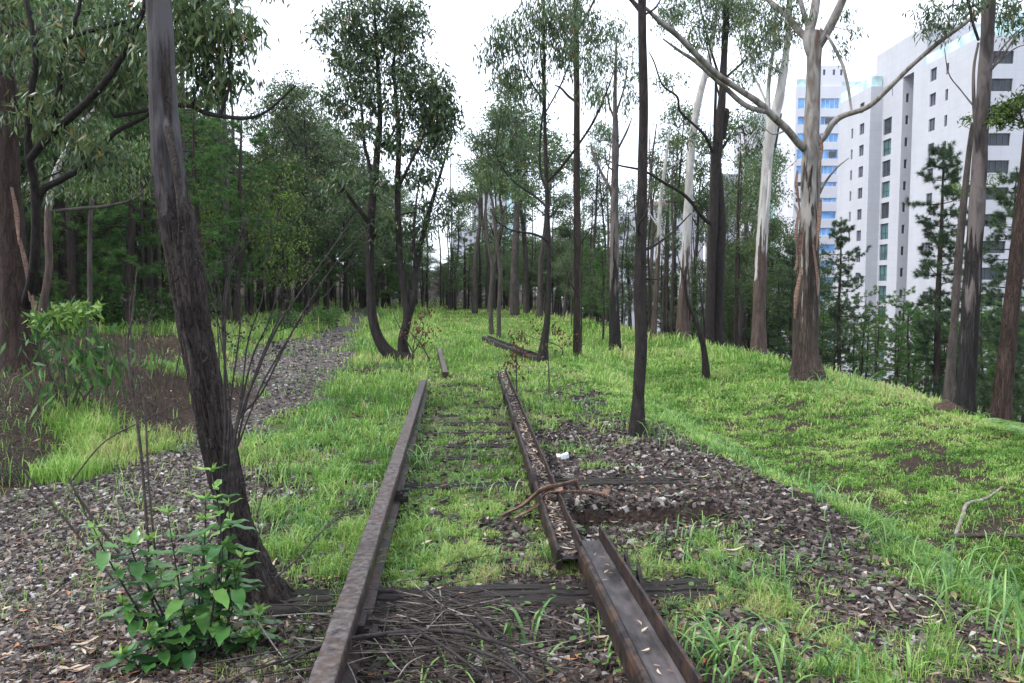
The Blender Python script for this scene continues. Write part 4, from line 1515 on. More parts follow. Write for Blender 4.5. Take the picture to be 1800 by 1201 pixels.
def leandisp(ang, dist, rr):
    ca, sa = np.cos(ang) + 0 * dist, np.sin(ang) + 0 * dist
    z = dist + 0 * ang
    rough = 1 - 0.8 * sst(2.2, 3.1, z + 0.5 * (vnoise(ca * 1.5, sa * 1.5, z * 2, 8) - .5))
    tw_ = z * 0.8
    a = 1 - np.abs(vnoise(ca * 6 + tw_, sa * 6, z * 4.2, 3) - .5) * 2
    b = 1 - np.abs(vnoise(ca * 13, sa * 13 + tw_, z * 9, 4) - .5) * 2
    lump = vnoise(ca * 1.2 + 5, sa * 1.2 + 5, z * 1.9, 6) - .5
    flare = 0.22 * np.exp(-z / 0.22) * (vnoise(ca * 2 + 3, sa * 2 + 3, 0 * z, 12))
    k = 1 + rough * (0.21 * (a ** 2.5 - .4) + 0.12 * (b ** 2 - .5)) + 0.16 * lump + flare
    for (zz, aa, am) in ((2.55, 3.0, .16), (2.68, 1.9, .13), (2.30, 4.6, .13), (1.35, 5.2, .12), (2.95, 2.4, .14), (1.9, 3.8, .10)):
        da = np.angle(np.exp(1j * (ang - aa)))
        k = k + am * np.exp(-((z - zz) / .085) ** 2 - (da / .42) ** 2)
    return k


mb = MB()
CL = tube(mb, C, pxr(wl, YL), 110, 620, 0, disp=leandisp)
mb.build('trunk', M['bark_lean'], root, gl)
for (pts, w) in (
        ([(290, 205), (300, 250, -.06), (310, 300, -.1), (318, 380, -.1), (315, 430, -.05)], [14, 16, 15, 12, 6]),
        ([(318, 560, .0), (338, 650, -.1), (352, 760, -.12), (372, 860, -.1)], [4, 10, 12, 6])):
    mb = MB()
    tube(mb, pxpath(pts, YL - .04), pxr(w, YL), 10, 40, 0, disp=barkdisp(4, .2, 4, .15))
    mb.build('bark_strip', M['bark_lean'], root, gl)
limbs = [([(262, -300), (330, -420, .6), (420, -560, 1.2), (470, -760, 1.6)], [22, 16, 11, 5]), ([(262, -340), (200, -480, -.5), (120, -620, -.8), (60, -800, -1)], [20, 15, 10, 4]), ([(262, -460), (280, -640, .8), (330, -860, 1.2)], [24, 15, 5])]
for (pts, w) in limbs:
    trunk_part(root, gl, pxpath(pts, YL), w, YL, 'bark_lean', 'limb', 8)
cm = MB()
foliage(cm, pblobs([(470, -760, 170, 120, 12), (60, -800, 190, 130, 12), (330, -900, 180, 140, 12), (200, -650, 120, 80, 8), (420, -560, 100, 70, 8)], YL), CL[-60:], np.random.default_rng(3), (.14, .03), 22, .2)
cm.build('crown', [M['euc_leaf'], M['twig']], root, gl)

# big red-barked tree at the left edge, with dark spreading limbs
gN = G(36, 652)
YN = gN[1]
hero('gum_tree', 'massive red brown trunk at the left edge with dark limbs spreading over the bank', 'tree', YN,
     [([(36, 650), (30, 560), (22, 470), (14, 360), (10, 240), (6, 120), (4, 0), (2, -160), (0, -340)], [54, 50, 46, 44, 40, 34, 28, 20, 10])],
     [([(44, 540), (58, 480, -.6), (64, 400, -.9), (60, 320, -1.1), (50, 270, -1.3), (52, 180, -1.5), (62, 100, -1.5), (46, 0, -1.5), (30, -80, -1.5)], [22, 20, 19, 17, 15, 13, 11, 9, 6]),
      ([(60, 440, -.6), (70, 345, -1), (110, 315, -1.2), (160, 285, -1.3), (200, 235, -1.4), (262, 200, -1.6), (270, 160, -1.7)], [14, 14, 13, 12, 10, 8, 5]),
      ([(52, 280, -1.3), (85, 240, -1.5), (130, 200, -1.7), (180, 150, -1.9), (220, 90, -2), (250, 20, -2.1), (262, -40, -2.1)], [14, 16, 15, 13, 11, 9, 6]),
      ([(85, 240, -1.2), (105, 150, -1.4), (112, 80, -1.5), (135, 30, -1.5), (150, -50, -1.5)], [12, 10, 9, 8, 5]),
      ([(110, 70, -1.5), (180, 48, -1.8), (260, 30, -2), (340, 10, -2.3), (380, -30, -2.4)], [8, 8, 7, 5, 3]),
      ([(28, 100), (70, 50, .5), (100, 0, .9), (140, -60, 1.2)], [12, 12, 10, 6]),
      ([(200, 205, -1.4), (320, 185, -1.8), (365, 200, -1.9), (430, 208, -2.1), (470, 195, -2.2), (520, 150, -2.4)], [7, 9, 8, 7, 5, 3]),
      ([(20, 420), (40, 380, .5), (-20, 300, 1)], [14, 10, 5])],
     [(60, 60, 90, 70, 22, -1), (150, 90, 90, 60, 22, -1.4), (230, 40, 80, 60, 20, -1.8), (330, 60, 80, 70, 22, -2), (400, 90, 60, 60, 14, -2), (100, 190, 70, 50, 16, -1.3), (200, 150, 60, 40, 12, -1.4),
      (30, 170, 60, 70, 16, .5), (350, 130, 60, 40, 12, -1.9), (370, 30, 70, 50, 14, -2.2), (180, 260, 40, 30, 7, -1.4), (-60, 90, 120, 120, 18, 1), (120, -60, 180, 80, 24, 0), (330, -60, 160, 70, 18, -1.5), (60, 330, 40, 35, 6, .8), (110, 290, 50, 30, 7, 1.0)],
     'bark_red', 'euc_leaf', 21, (.15, .034), 46, .17, 1.0, .50, .010, 28, 'bark_dark', dens=.95, limb_k=.8)

# the twin-stemmed gum beside the path, curving up from one foot
gM = G(700, 634)
YM = gM[1]
hero('twin_gum', 'dark twin stemmed gum with a curved left stem growing between the path and the track', 'tree', YM,
     [([(712, 633), (690, 626), (668, 600), (655, 560), (651, 500), (650, 440), (652, 390), (657, 330), (662, 280), (668, 210), (664, 120), (660, 50), (655, -30)], [26, 25, 20, 17, 15, 14, 14, 13, 12, 9, 7, 5, 2]),
      ([(712, 633, .05), (708, 600), (716, 560), (712, 520), (704, 470), (700, 400), (699, 320), (701, 250), (698, 190), (692, 120), (700, 60)], [20, 17, 16, 13, 11, 11, 10, 9, 7, 5, 3]),
      ([(716, 565, .1), (728, 520), (733, 470, .2), (742, 420, .3), (755, 370, .4), (770, 320, .5), (785, 270, .5), (796, 235, .6)], [14, 12, 11, 10, 8, 6, 4, 2])],
     [([(651, 395), (625, 360, -.3), (605, 335, -.5), (585, 310, -.6)], [8, 7, 5, 3]),
      ([(657, 330), (648, 285, .3), (640, 250, .5), (636, 190, .7), (630, 140, .8)], [8, 7, 6, 4, 2]),
      ([(662, 262), (676, 250, -.2), (690, 235, -.3), (705, 190, -.4)], [6, 5, 4, 2]),
      ([(652, 420), (675, 400, .2), (700, 380, .3), (730, 372, .4)], [5, 4, 3, 2]),
      ([(731, 490, .2), (727, 430, 0), (729, 380, 0), (735, 330, 0)], [7, 6, 5, 2]),
      ([(700, 330), (720, 290, -.3), (740, 250, -.5), (752, 200, -.6)], [7, 5, 4, 2])],
     [(600, 55, 46, 48, 22), (655, 30, 55, 45, 24), (715, 40, 40, 40, 16), (620, 115, 40, 38, 16), (690, 105, 55, 42, 22), (750, 150, 45, 38, 22), (775, 200, 32, 34, 18), (720, 190, 50, 40, 18), (650, 170, 46, 34, 14),
      (600, 170, 34, 28, 8), (765, 250, 36, 34, 16), (700, 250, 36, 28, 9), (740, 300, 30, 24, 7), (625, 220, 34, 24, 7), (760, 370, 36, 30, 8, .5), (730, 420, 30, 26, 6, .4), (790, 340, 22, 20, 3, .5), (670, 320, 30, 24, 5), (600, 330, 34, 26, 8, -.5), (690, 400, 36, 26, 7)],
     'bark_dark', 'euc_leaf', 22, (.15, .042), 30, .20, .9, .30, .006, 14, dens=1.9)

# slim dark sapling standing on the ballast, tall as the frame
gA = G(1120, 768)
YA = gA[1]
hero('slim_tree', 'slim straight dark trunk rising from the ballast right of the track', 'tree', YA,
     [([(1120, 765), (1122, 700), (1127, 600), (1124, 520), (1127, 420), (1129, 300), (1131, 180), (1129, 60), (1128, -60), (1126, -260), (1130, -420)], [27, 21, 21, 20, 20, 17, 16, 15, 14, 11, 6])],
     [([(1130, 440), (1150, 432, .1), (1180, 410, .3), (1215, 375, .5)], [8, 5, 3.5, 2]),
      ([(1131, 25), (1110, 0, .1), (1080, -30, .3)], [9, 7, 4]), ([(1130, 28), (1152, 14, .1), (1166, -10, .2)], [4, 3.5, 2]),
      ([(1130, 430), (1122, 400, -.1), (1135, 375, -.2), (1140, 350, -.2)], [6, 4, 3, 1.5]), ([(1130, 490), (1160, 490, .2), (1200, 470, .4)], [4, 2.5, 1]),
      ([(1131, -200), (1190, -330, .4), (1230, -420, .5)], [7, 5, 2]), ([(1131, -240), (1070, -380, -.4), (1050, -460, -.5)], [7, 5, 2])],
     [(1230, -420, 110, 80, 16), (1050, -460, 110, 90, 16), (1130, -520, 110, 90, 16)],
     'bark_dark', 'euc_leaf', 23, (.14, .03), 24, .2)

# the great pale gum on the mound
gB = G(1420, 668)
YB = gB[1]
hero('great_gum', 'largest pale gum on the mound, peeling red bark below and cream bark above', 'tree', YB,
     [([(1418, 664), (1416, 620), (1418, 560), (1420, 500), (1422, 430), (1422, 360), (1423, 300), (1426, 240), (1428, 180), (1430, 120), (1432, 75), (1434, 55)], [54, 44, 42, 38, 34, 29, 28, 27, 24, 23, 26, 20])],
     [([(1430, 110), (1420, 70), (1432, 20, .2), (1440, -60, .4), (1446, -160, .6)], [14, 16, 15, 12, 8]),
      ([(1438, 85), (1452, 60, -.2), (1470, 25, -.4), (1488, -15, -.6), (1520, -90, -.8)], [14, 15, 14, 12, 8]),
      ([(1426, 75), (1405, 55, .3), (1385, 30, .5), (1365, 12, .7), (1346, -5, .9), (1310, -50, 1.2)], [12, 12, 10, 9, 8, 5]),
      ([(1424, 60), (1412, 20, .3), (1402, -20, .5), (1390, -90, .7)], [9, 8, 7, 4]),
      ([(1416, 262), (1402, 250, -.3), (1384, 228, -.6), (1360, 206, -.9), (1335, 182, -1.2), (1300, 158, -1.5), (1262, 132, -1.9), (1225, 97, -2.3), (1190, 62, -2.7), (1160, 38, -3), (1135, 14, -3.3)], [14, 13, 12, 11, 11, 10, 9.5, 9, 8, 7, 4]),
      ([(1345, 196, -1.1), (1310, 185, -1.3), (1270, 150, -1.5), (1225, 110, -1.7), (1195, 90, -1.8), (1165, 68, -2)], [9, 9, 8, 7, 5, 2.5]),
      ([(1434, 258), (1450, 240, -.2), (1464, 217, -.4), (1482, 204, -.5), (1510, 195, -.8), (1532, 184, -1), (1560, 158, -1.3), (1600, 118, -1.7), (1650, 75, -2.1), (1700, 38, -2.5), (1735, 5, -2.8), (1760, -40, -3)], [11, 10, 10, 9, 8, 8, 8, 7, 6.5, 6, 5, 3]),
      ([(1442, 50, -.2), (1460, 72, -.3), (1480, 112, -.4), (1490, 150, -.5), (1497, 196, -.6)], [3, 5, 5, 4.5, 4]),
      ([(1436, 350), (1450, 322, -.2), (1470, 296, -.4), (1492, 278, -.6)], [5, 4, 3, 1.5]),
      ([(1416, 400), (1402, 372, .2), (1396, 360, .2)], [8, 6, 2]), ([(1431, 238), (1436, 232), (1440, 300, -.1), (1438, 370, -.1)], [3, 7, 8, 3]),
      ([(1384, 228, -.6), (1360, 236, -.5), (1335, 225, -.4), (1305, 262, -.3), (1290, 280, -.2)], [3, 3, 2.5, 2, 1.5])],
     [(1446, -160, 90, 60, 14), (1520, -110, 70, 50, 12), (1310, -70, 80, 50, 14), (1390, -110, 60, 50, 10), (1490, 45, 16, 22, 4, -.4), (1476, 85, 10, 10, 2, -.4), (1380, 20, 26, 22, 5, .4), (1355, 70, 30, 40, 7, .7), (1180, 20, 24, 20, 4, -2.8), (1230, 60, 26, 26, 5, -2.3), (1410, 18, 22, 20, 3), (1660, 18, 50, 26, 9, -2.2), (1655, 45, 40, 20, 7, -2.2), (1735, 0, 60, 28, 7, -2.8)],
     'bark_big', 'euc_leaf', 24, (.15, .03), 20, .16, 1.0, .4, .006, 36)

# right-hand group in front of the towers
hero('dark_gum', 'thick dark trunk with a charred foot at the right, crossing the tower with wide windows', 'tree', 13.4,
     [([(1694, 738), (1698, 690), (1702, 620), (1706, 540), (1712, 450), (1718, 350), (1724, 250), (1730, 150), (1736, 60), (1740, -30), (1744, -200)], [36, 31, 30, 29, 27, 25, 24, 22, 21, 20, 14])],
     [([(1722, 300), (1716, 240, -.1), (1712, 180, -.2), (1712, 120, -.2), (1720, 75, -.3)], [6, 6, 6, 5, 4]), ([(1720, 70), (1710, 40, -.3), (1704, 10, -.5), (1690, -30, -.7)], [5, 5, 5, 3]),
      ([(1734, 130), (1765, 95, .3), (1790, 60, .5), (1830, 30, .8)], [4, 4, 3, 2]), ([(1734, 120), (1770, 75, .3), (1800, 45, .5)], [4, 3, 2]), ([(1733, 135), (1755, 110, -.2), (1785, 85, -.3), (1820, 75, -.4)], [3, 3, 2, 1]),
      ([(1714, 190), (1690, 160, .2), (1668, 130, .3), (1660, 85, .3)], [3, 2.5, 2, 1]), ([(1742, -60), (1690, -140, .4), (1640, -200, .6)], [10, 7, 3]), ([(1742, -80), (1810, -160, .4), (1850, -240, .6)], [10, 7, 3])],
     [(1790, 20, 34, 22, 8, .5), (1700, 5, 40, 20, 6, -.3), (1640, -200, 130, 80, 14), (1850, -240, 130, 80, 14), (1760, -220, 120, 80, 10), (1790, 60, 22, 12, 3, .5)],
     'bark_char', 'euc_leaf', 25, (.14, .03), 20, .15, .8, .3, .006, 18)
hero('red_gum', 'red brown leaning trunk near the right edge behind the mound', 'tree', 12.9,
     [([(1758, 756), (1762, 700), (1768, 640), (1776, 560), (1786, 470), (1796, 380), (1806, 290), (1816, 190), (1830, 60), (1850, -120)], [34, 30, 29, 28, 26, 24, 22, 20, 17, 12])],
     [([(1798, 215, .2), (1790, 195, .2), (1770, 190, .3)], [4, 3, 2]), ([(1812, 215), (1798, 215, .2), (1778, 205, .4)], [5, 4, 2]), ([(1850, -120), (1800, -220, .5)], [10, 4]), ([(1775, 600), (1792, 560, .3), (1812, 540, .5)], [5, 4, 2])],
     [(1765, 185, 22, 14, 7, .3), (1782, 205, 26, 20, 8, .3), (1800, 180, 20, 26, 7, .3), (1758, 205, 12, 14, 3, .3), (1800, -220, 120, 80, 14)],
     'bark_red', 'lime_leaf', 26, (.10, .028), 26, .10, .3, .2, .005, 18)
hero('thin_gum', 'thin pale grey brown trunk just left of the charred trunk at the right', 'tree', 14.5,
     [([(1666, 722), (1672, 640), (1678, 560), (1684, 470), (1692, 380), (1700, 300), (1708, 230), (1712, 215)], [17, 15, 14, 13, 12, 10, 8, 5])],
     [([(1706, 240), (1712, 215, .1), (1716, 205, .1)], [3, 2.5, 1.5])], [(1704, 212, 14, 10, 3), (1700, 330, 26, 18, 5, .4), (1740, 320, 22, 16, 4, .4)], 'bark_grey', 'lime_leaf', 27, (.09, .02), 18, .08, .4, .3, .004, 10)
hero('pale_gum', 'straight pale gum left of the largest gum, dark bark at its foot', 'tree', 24,
     [([(1334, 640), (1334, 580), (1336, 500), (1340, 420), (1345, 340), (1350, 270), (1358, 220), (1370, 170), (1380, 110), (1386, 50), (1390, -20), (1396, -120)], [28, 24, 22, 20, 19, 18, 17, 15, 13, 10, 8, 4])],
     [([(1352, 250), (1350, 190, .2), (1352, 140, .3), (1360, 80, .5), (1364, 20, .6)], [9, 8, 7, 5, 3]), ([(1378, 130), (1362, 120, -.4), (1340, 110, -.8), (1318, 120, -1)], [3, 3, 2, 1]),
      ([(1360, 210), (1338, 160, .4), (1320, 120, .6), (1310, 60, .8)], [5, 4, 3, 2]), ([(1350, 270), (1352, 320, -.2), (1346, 380, -.3)], [4, 5, 2])],
     [(1375, 55, 34, 34, 10), (1330, 55, 34, 36, 10), (1350, 110, 30, 26, 7), (1385, -10, 40, 34, 9), (1320, 10, 40, 34, 9), (1310, 130, 24, 16, 4, -.8), (1345, -60, 60, 40, 10)],
     'bark_pale', 'euc_leaf', 28, (.17, .036), 22, .2, 1.0, .45, .008, 14, dens=2.4)
hero('forked_gum', 'double dark trunk with a shaggy upper stem, right of the white leaning gum', 'tree', 30,
     [([(1246, 612), (1247, 560), (1250, 480), (1254, 400), (1256, 330), (1260, 270), (1268, 190), (1272, 120), (1275, 50), (1278, -20), (1280, -120)], [18, 16, 15, 15, 15, 18, 14, 12, 11, 9, 4]),
      ([(1262, 612, .3), (1262, 560, .3), (1265, 480, .2), (1268, 400, .2), (1266, 340, .1), (1262, 275, .0)], [22, 18, 17, 16, 13, 10])],
     [([(1258, 290), (1256, 230, -.3), (1258, 170, -.5), (1258, 130, -.6)], [6, 5, 5, 4]), ([(1252, 268, 0), (1240, 240, -.3), (1215, 215, -.6), (1195, 195, -.8), (1190, 170, -.9), (1165, 150, -1), (1150, 110, -1.2), (1140, 90, -1.3)], [5, 5, 4, 4, 4, 3, 2.5, 1.5]),
      ([(1252, 395), (1238, 385, -.2), (1205, 345, -.5), (1165, 320, -.8), (1130, 300, -1.1), (1085, 290, -1.4), (1055, 275, -1.6)], [6, 6, 6, 5, 4, 3, 1.5]),
      ([(1272, 140), (1300, 115, .5), (1325, 90, .8), (1345, 60, 1)], [5, 4, 3, 2]), ([(1270, 150), (1250, 90, .5), (1235, 30, .8), (1225, -20, 1)], [5, 4, 3, 2]), ([(1268, 190), (1262, 160, .3), (1235, 50, .5)], [4, 3, 2]), ([(1270, 260), (1280, 245), (1285, 235)], [6, 4, 1]), ([(1272, 245), (1278, 200), (1276, 190)], [6, 9, 2])],
     [(1275, 30, 34, 44, 12), (1240, 10, 40, 34, 10), (1310, 20, 40, 40, 12), (1250, 60, 30, 26, 6), (1340, 40, 34, 40, 9), (1315, 90, 26, 24, 6), (1190, 10, 40, 26, 8), (1175, 140, 24, 12, 4, -1), (1200, 240, 20, 24, 4), (1280, -60, 90, 50, 16), (1170, 40, 24, 18, 4)],
     'bark_dark', 'euc_leaf', 29, (.20, .042), 24, .25, 1.0, .42, .008, 12, dens=2.4)
hero('white_gum', 'smooth white leaning gum with a dark foot, left of the double trunk', 'tree', 33,
     [([(1200, 612), (1200, 560), (1203, 500), (1206, 430), (1210, 360), (1213, 290), (1220, 220), (1232, 160), (1245, 110), (1254, 60), (1262, 0), (1268, -80)], [26, 22, 19, 16, 15, 14, 13, 12, 10, 8, 6, 3])],
     [([(1236, 140), (1262, 130, .5), (1300, 145, .9)], [4, 3, 2])], [(1262, -20, 50, 30, 10), (1210, -10, 44, 28, 8)], 'bark_pale', 'euc_leaf', 30, (.2, .04), 22, .25, 1.0, .4, .008, 12)
hero('dead_tree', 'small bare black forked tree on the grassy slope in front of the pale trunks', 'tree', 19.5,
     [([(1242, 656), (1238, 620), (1232, 590), (1222, 560), (1210, 535), (1204, 500), (1206, 470)], [13, 11, 10, 7, 6, 5, 2])],
     [([(1238, 610), (1238, 570, .1), (1232, 520, .2), (1228, 480, .3)], [5, 4, 3, 1.5]), ([(1206, 500), (1196, 470, 0), (1190, 440, 0)], [3, 2, 1])], None, 'bark_dark', 'euc_leaf', 31, ns=9)

# centre group behind the track
hero('sapling_gum', 'slim dark gum with a rust red foot standing against the fallen black rail', 'tree', G(955, 638)[1],
     [([(953, 638), (957, 600), (962, 560), (965, 500), (964, 430), (962, 360), (960, 300), (958, 220), (957, 140), (956, 60), (956, -20)], [17, 14, 11, 9, 9, 8, 7, 6, 5, 4, 2])],
     [([(962, 340), (950, 300, .2), (950, 240, .3), (955, 180, .4), (952, 110, .5), (946, 40, .5)], [4, 4, 4, 3, 2.5, 1]), ([(963, 320), (990, 290, -.3), (1020, 250, -.6), (1045, 210, -.8), (1065, 165, -1), (1078, 130, -1.1)], [5, 5, 4, 4, 3, 1.5]),
      ([(962, 365), (940, 345, .4), (910, 325, .6), (890, 305, .8), (870, 270, 1)], [4, 4, 3, 3, 1.5]), ([(964, 425), (940, 412, -.4), (900, 405, -.8), (875, 390, -1), (862, 365, -1.1)], [4, 4, 3, 2, 1]),
      ([(958, 200), (990, 140, .4), (1010, 80, .6)], [3, 3, 1]), ([(957, 180), (925, 130, -.4), (905, 80, -.6)], [3, 2.5, 1])],
     [(895, 60, 36, 30, 12), (940, 30, 44, 30, 14), (990, 40, 38, 30, 11), (960, 90, 46, 26, 10), (900, 120, 32, 24, 8), (1005, 110, 30, 26, 7), (880, 200, 28, 24, 5, .6), (860, 250, 22, 22, 5, .8), (930, 160, 30, 20, 5), (865, 320, 22, 22, 4, .8), (1050, 170, 24, 20, 4, -.8), (900, 250, 22, 16, 3, .8), (870, 95, 24, 24, 5)],
     'bark_dark', 'euc_leaf', 32, (.17, .030), 22, .20, 1.2, .38, .006, 12, dens=2.4)
hero('pine_clad_trunk', 'straight trunk with a bright ring of pine green halfway up, right of the slim gum', 'tree', 19.4,
     [([(1015, 626), (1014, 580), (1015, 500), (1015, 420), (1014, 330), (1014, 250), (1014, 160), (1013, 80), (1012, 0), (1010, -100)], [14, 13, 12, 13, 12, 12, 11, 10, 8, 5])],
     [([(1014, 180), (1000, 170, .2), (986, 155, .3), (975, 150, .4)], [5, 5, 4, 2]), ([(1015, 520), (1000, 490, .2), (985, 450, .3)], [4, 3, 1]), ([(1020, 430), (1040, 400, .2), (1060, 385, .3)], [3, 2, 1]), ([(1013, 60), (1040, 10, .3), (1060, -40, .5)], [5, 4, 2]), ([(1013, 90), (985, 40, .3), (970, -20, .5)], [5, 4, 2])],
     [(1020, 30, 36, 30, 10), (985, 10, 34, 30, 8), (1050, 60, 30, 34, 8), (1000, 90, 24, 20, 4), (1010, -60, 60, 36, 10)],
     'bark_pine', 'euc_leaf', 33, (.16, .032), 22, .2, 1.0, .4, .006, 12, dens=2.4)
hero('burnt_gum', 'tall trunk burnt black below and grey above, left of the slim straight trunk', 'tree', 27,
     [([(1081, 602), (1080, 540), (1080, 460), (1080, 380), (1081, 300), (1082, 230), (1081, 190), (1082, 120), (1084, 60)], [19, 17, 16, 14, 13, 12, 8, 5, 2])],
     [([(1078, 345), (1066, 320, .2), (1055, 300, .4), (1042, 270, .5), (1038, 250, .5)], [6, 6, 5, 5, 2]), ([(1082, 270), (1100, 235, -.3), (1110, 210, -.4)], [4, 4, 2]), ([(1082, 215), (1070, 180, .2), (1062, 130, .3)], [4, 3, 1]), ([(1083, 200), (1098, 150, .2), (1104, 100, .3)], [4, 3, 1]), ([(1078, 300), (1068, 290, -.2), (1062, 260, -.3)], [3, 3, 1])],
     [(1070, 90, 34, 34, 9), (1100, 120, 28, 34, 7), (1080, 60, 34, 24, 7), (1060, 150, 26, 26, 5), (1100, 180, 24, 22, 4), (1045, 110, 24, 26, 4)],
     'bark_char', 'euc_leaf', 34, (.18, .036), 22, .22, 1.1, .42, .006, 12, dens=2.4)
hero('grey_gum', 'pale slender gum between the slim straight trunk and the white leaning gum', 'tree', 30,
     [([(1148, 604), (1152, 540), (1155, 480), (1158, 420), (1160, 370), (1165, 320), (1172, 270), (1178, 220)], [11, 9, 9, 8, 7, 6, 5, 2])],
     [([(1158, 400), (1140, 370, .2), (1136, 330, .3)], [3, 2, 1]), ([(1170, 300), (1195, 280, .3), (1215, 250, .4)], [2, 2, 1])],
     [(1176, 240, 20, 34, 5), (1140, 340, 18, 20, 3)], 'bark_pale', 'euc_leaf', 35, (.15, .03), 14, .2, .8, .5, .005, 9)
hero('grey_gum', 'slender bare grey trunk at centre, right one of a close pair', 'tree', 26,
     [([(877, 592), (877, 540), (879, 480), (872, 420), (868, 370), (860, 330)], [8, 7, 6, 6, 5, 3])],
     [([(872, 420), (885, 380, .2), (892, 340, .3)], [3, 2, 1])], [(858, 320, 24, 20, 5), (892, 335, 22, 18, 4)], 'bark_grey', 'euc_leaf_light', 36, (.18, .035), 20, .22, .8, .5, .005, 9)
hero('grey_gum', 'slender crooked grey trunk at centre, left one of a close pair', 'tree', 28,
     [([(864, 584), (862, 530), (865, 470), (860, 440), (855, 400), (853, 330)], [8, 7, 6, 5, 5, 3])],
     [([(860, 440), (848, 400, .2), (838, 350, .3)], [3, 2, 1])], [(850, 310, 24, 22, 5), (834, 340, 18, 18, 4)], 'bark_grey', 'euc_leaf_light', 37, (.18, .035), 20, .22, .8, .5, .005, 9)
hero('grey_gum', 'pale twisted stem just behind the red brown trunk at the left', 'tree', 19,
     [([(60, 600), (75, 540), (86, 470), (84, 400), (88, 345), (100, 300), (120, 260), (140, 220), (165, 190), (180, 130)], [12, 13, 12, 12, 11, 10, 9, 8, 7, 3])],
     [([(90, 372), (130, 368, .3), (190, 362, .5), (235, 350, .7), (262, 328, .9)], [5, 6, 6, 5, 2])],
     [(180, 290, 40, 30, 9, .6), (240, 320, 34, 24, 8, .8), (150, 230, 34, 24, 7), (260, 270, 30, 24, 6, .8), (180, 330, 30, 18, 5, .6), (140, 330, 30, 20, 5, .5)], 'bark_pale', 'euc_leaf_light', 38, (.15, .034), 24, .2, 1.0, .55, .006, 10, 'bark_grey')
hero('grey_gum', 'straight thin pale trunk in front of the dark pines between the left trunks', 'tree', 21,
     [([(157, 575), (158, 500), (158, 430), (160, 370), (164, 330), (172, 290), (176, 200)], [9, 8, 8, 7, 6, 5, 2])],
     [([(160, 380), (168, 350, .1), (182, 340, .2)], [3, 2, 1])], [(170, 220, 40, 34, 8), (210, 260, 30, 24, 6)], 'bark_grey', 'euc_leaf_light', 39, (.16, .034), 20, .22, 1.0, .5, .006, 9)


# ------------------------------------------------------------------ buildings
def concrete(name, lo, hi, panel=True, sx=1.25, sz=3.0):
    m, nt, ns, L = new_mat(name)
    tc = N(nt, 'ShaderNodeTexCoord')
    sp = N(nt, 'ShaderNodeSeparateXYZ')
    L.new(tc.outputs['Object'], sp.inputs[0])
    n1 = N(nt, 'ShaderNodeTexNoise', Scale=0.35, Detail=9.0, Roughness=0.65)
    mp = N(nt, 'ShaderNodeMapping', Scale=(1, 1, 0.35))
    L.new(tc.outputs['Object'], mp.inputs['Vector'])
    L.new(mp.outputs[0], n1.inputs['Vector'])
    r = ramp(nt, [(0.3, lo), (0.7, hi)])
    L.new(n1.outputs['Fac'], r.inputs['Fac'])
    col = r.outputs['Color']
    if panel:
        xy = N(nt, 'ShaderNodeMath', _operation='ADD')
        L.new(sp.outputs['X'], xy.inputs[0])
        L.new(sp.outputs['Y'], xy.inputs[1])
        cb = N(nt, 'ShaderNodeCombineXYZ')
        L.new(xy.outputs[0], cb.inputs[0])
        L.new(sp.outputs['Z'], cb.inputs[1])
        br = N(nt, 'ShaderNodeTexBrick', Scale=1.0)
        br.offset = 0.0
        br.inputs['Brick Width'].default_value = sx
        br.inputs['Row Height'].default_value = sz / 3
        br.inputs['Mortar Size'].default_value = 0.03
        br.inputs['Mortar Smooth'].default_value = 0.3
        br.inputs['Color1'].default_value = (1, 1, 1, 1)
        br.inputs['Color2'].default_value = (.965, .965, .97, 1)
        br.inputs['Mortar'].default_value = (.90, .90, .91, 1)
        L.new(cb.outputs[0], br.inputs['Vector'])
        mm = N(nt, 'ShaderNodeMix', _data_type='RGBA', _blend_type='MULTIPLY')
        mm.inputs[0].default_value = 1.0
        L.new(col, mm.inputs[6])
        L.new(br.outputs['Color'], mm.inputs[7])
        col = mm.outputs[2]
    p = N(nt, 'ShaderNodeBsdfPrincipled', Roughness=0.85)
    L.new(col, p.inputs['Base Color'])
    o = N(nt, 'ShaderNodeOutputMaterial')
    L.new(p.outputs[0], o.inputs['Surface'])
    return m


def glass(name, col, rough=0.12, spec=0.8, metal=0.0):
    m, nt, ns, L = new_mat(name)
    tc = N(nt, 'ShaderNodeTexCoord')
    n1 = N(nt, 'ShaderNodeTexNoise', Scale=0.6, Detail=2.0)
    L.new(tc.outputs['Object'], n1.inputs['Vector'])
    r = ramp(nt, [(0.35, tuple(c * .7 for c in col)), (0.65, tuple(min(1, c * 1.3) for c in col))])
    L.new(n1.outputs['Fac'], r.inputs['Fac'])
    p = N(nt, 'ShaderNodeBsdfPrincipled', Roughness=rough, Metallic=metal)
    p.inputs['Specular IOR Level'].default_value = spec
    L.new(r.outputs[0], p.inputs['Base Color'])
    o = N(nt, 'ShaderNodeOutputMaterial')
    L.new(p.outputs[0], o.inputs['Surface'])
    return m


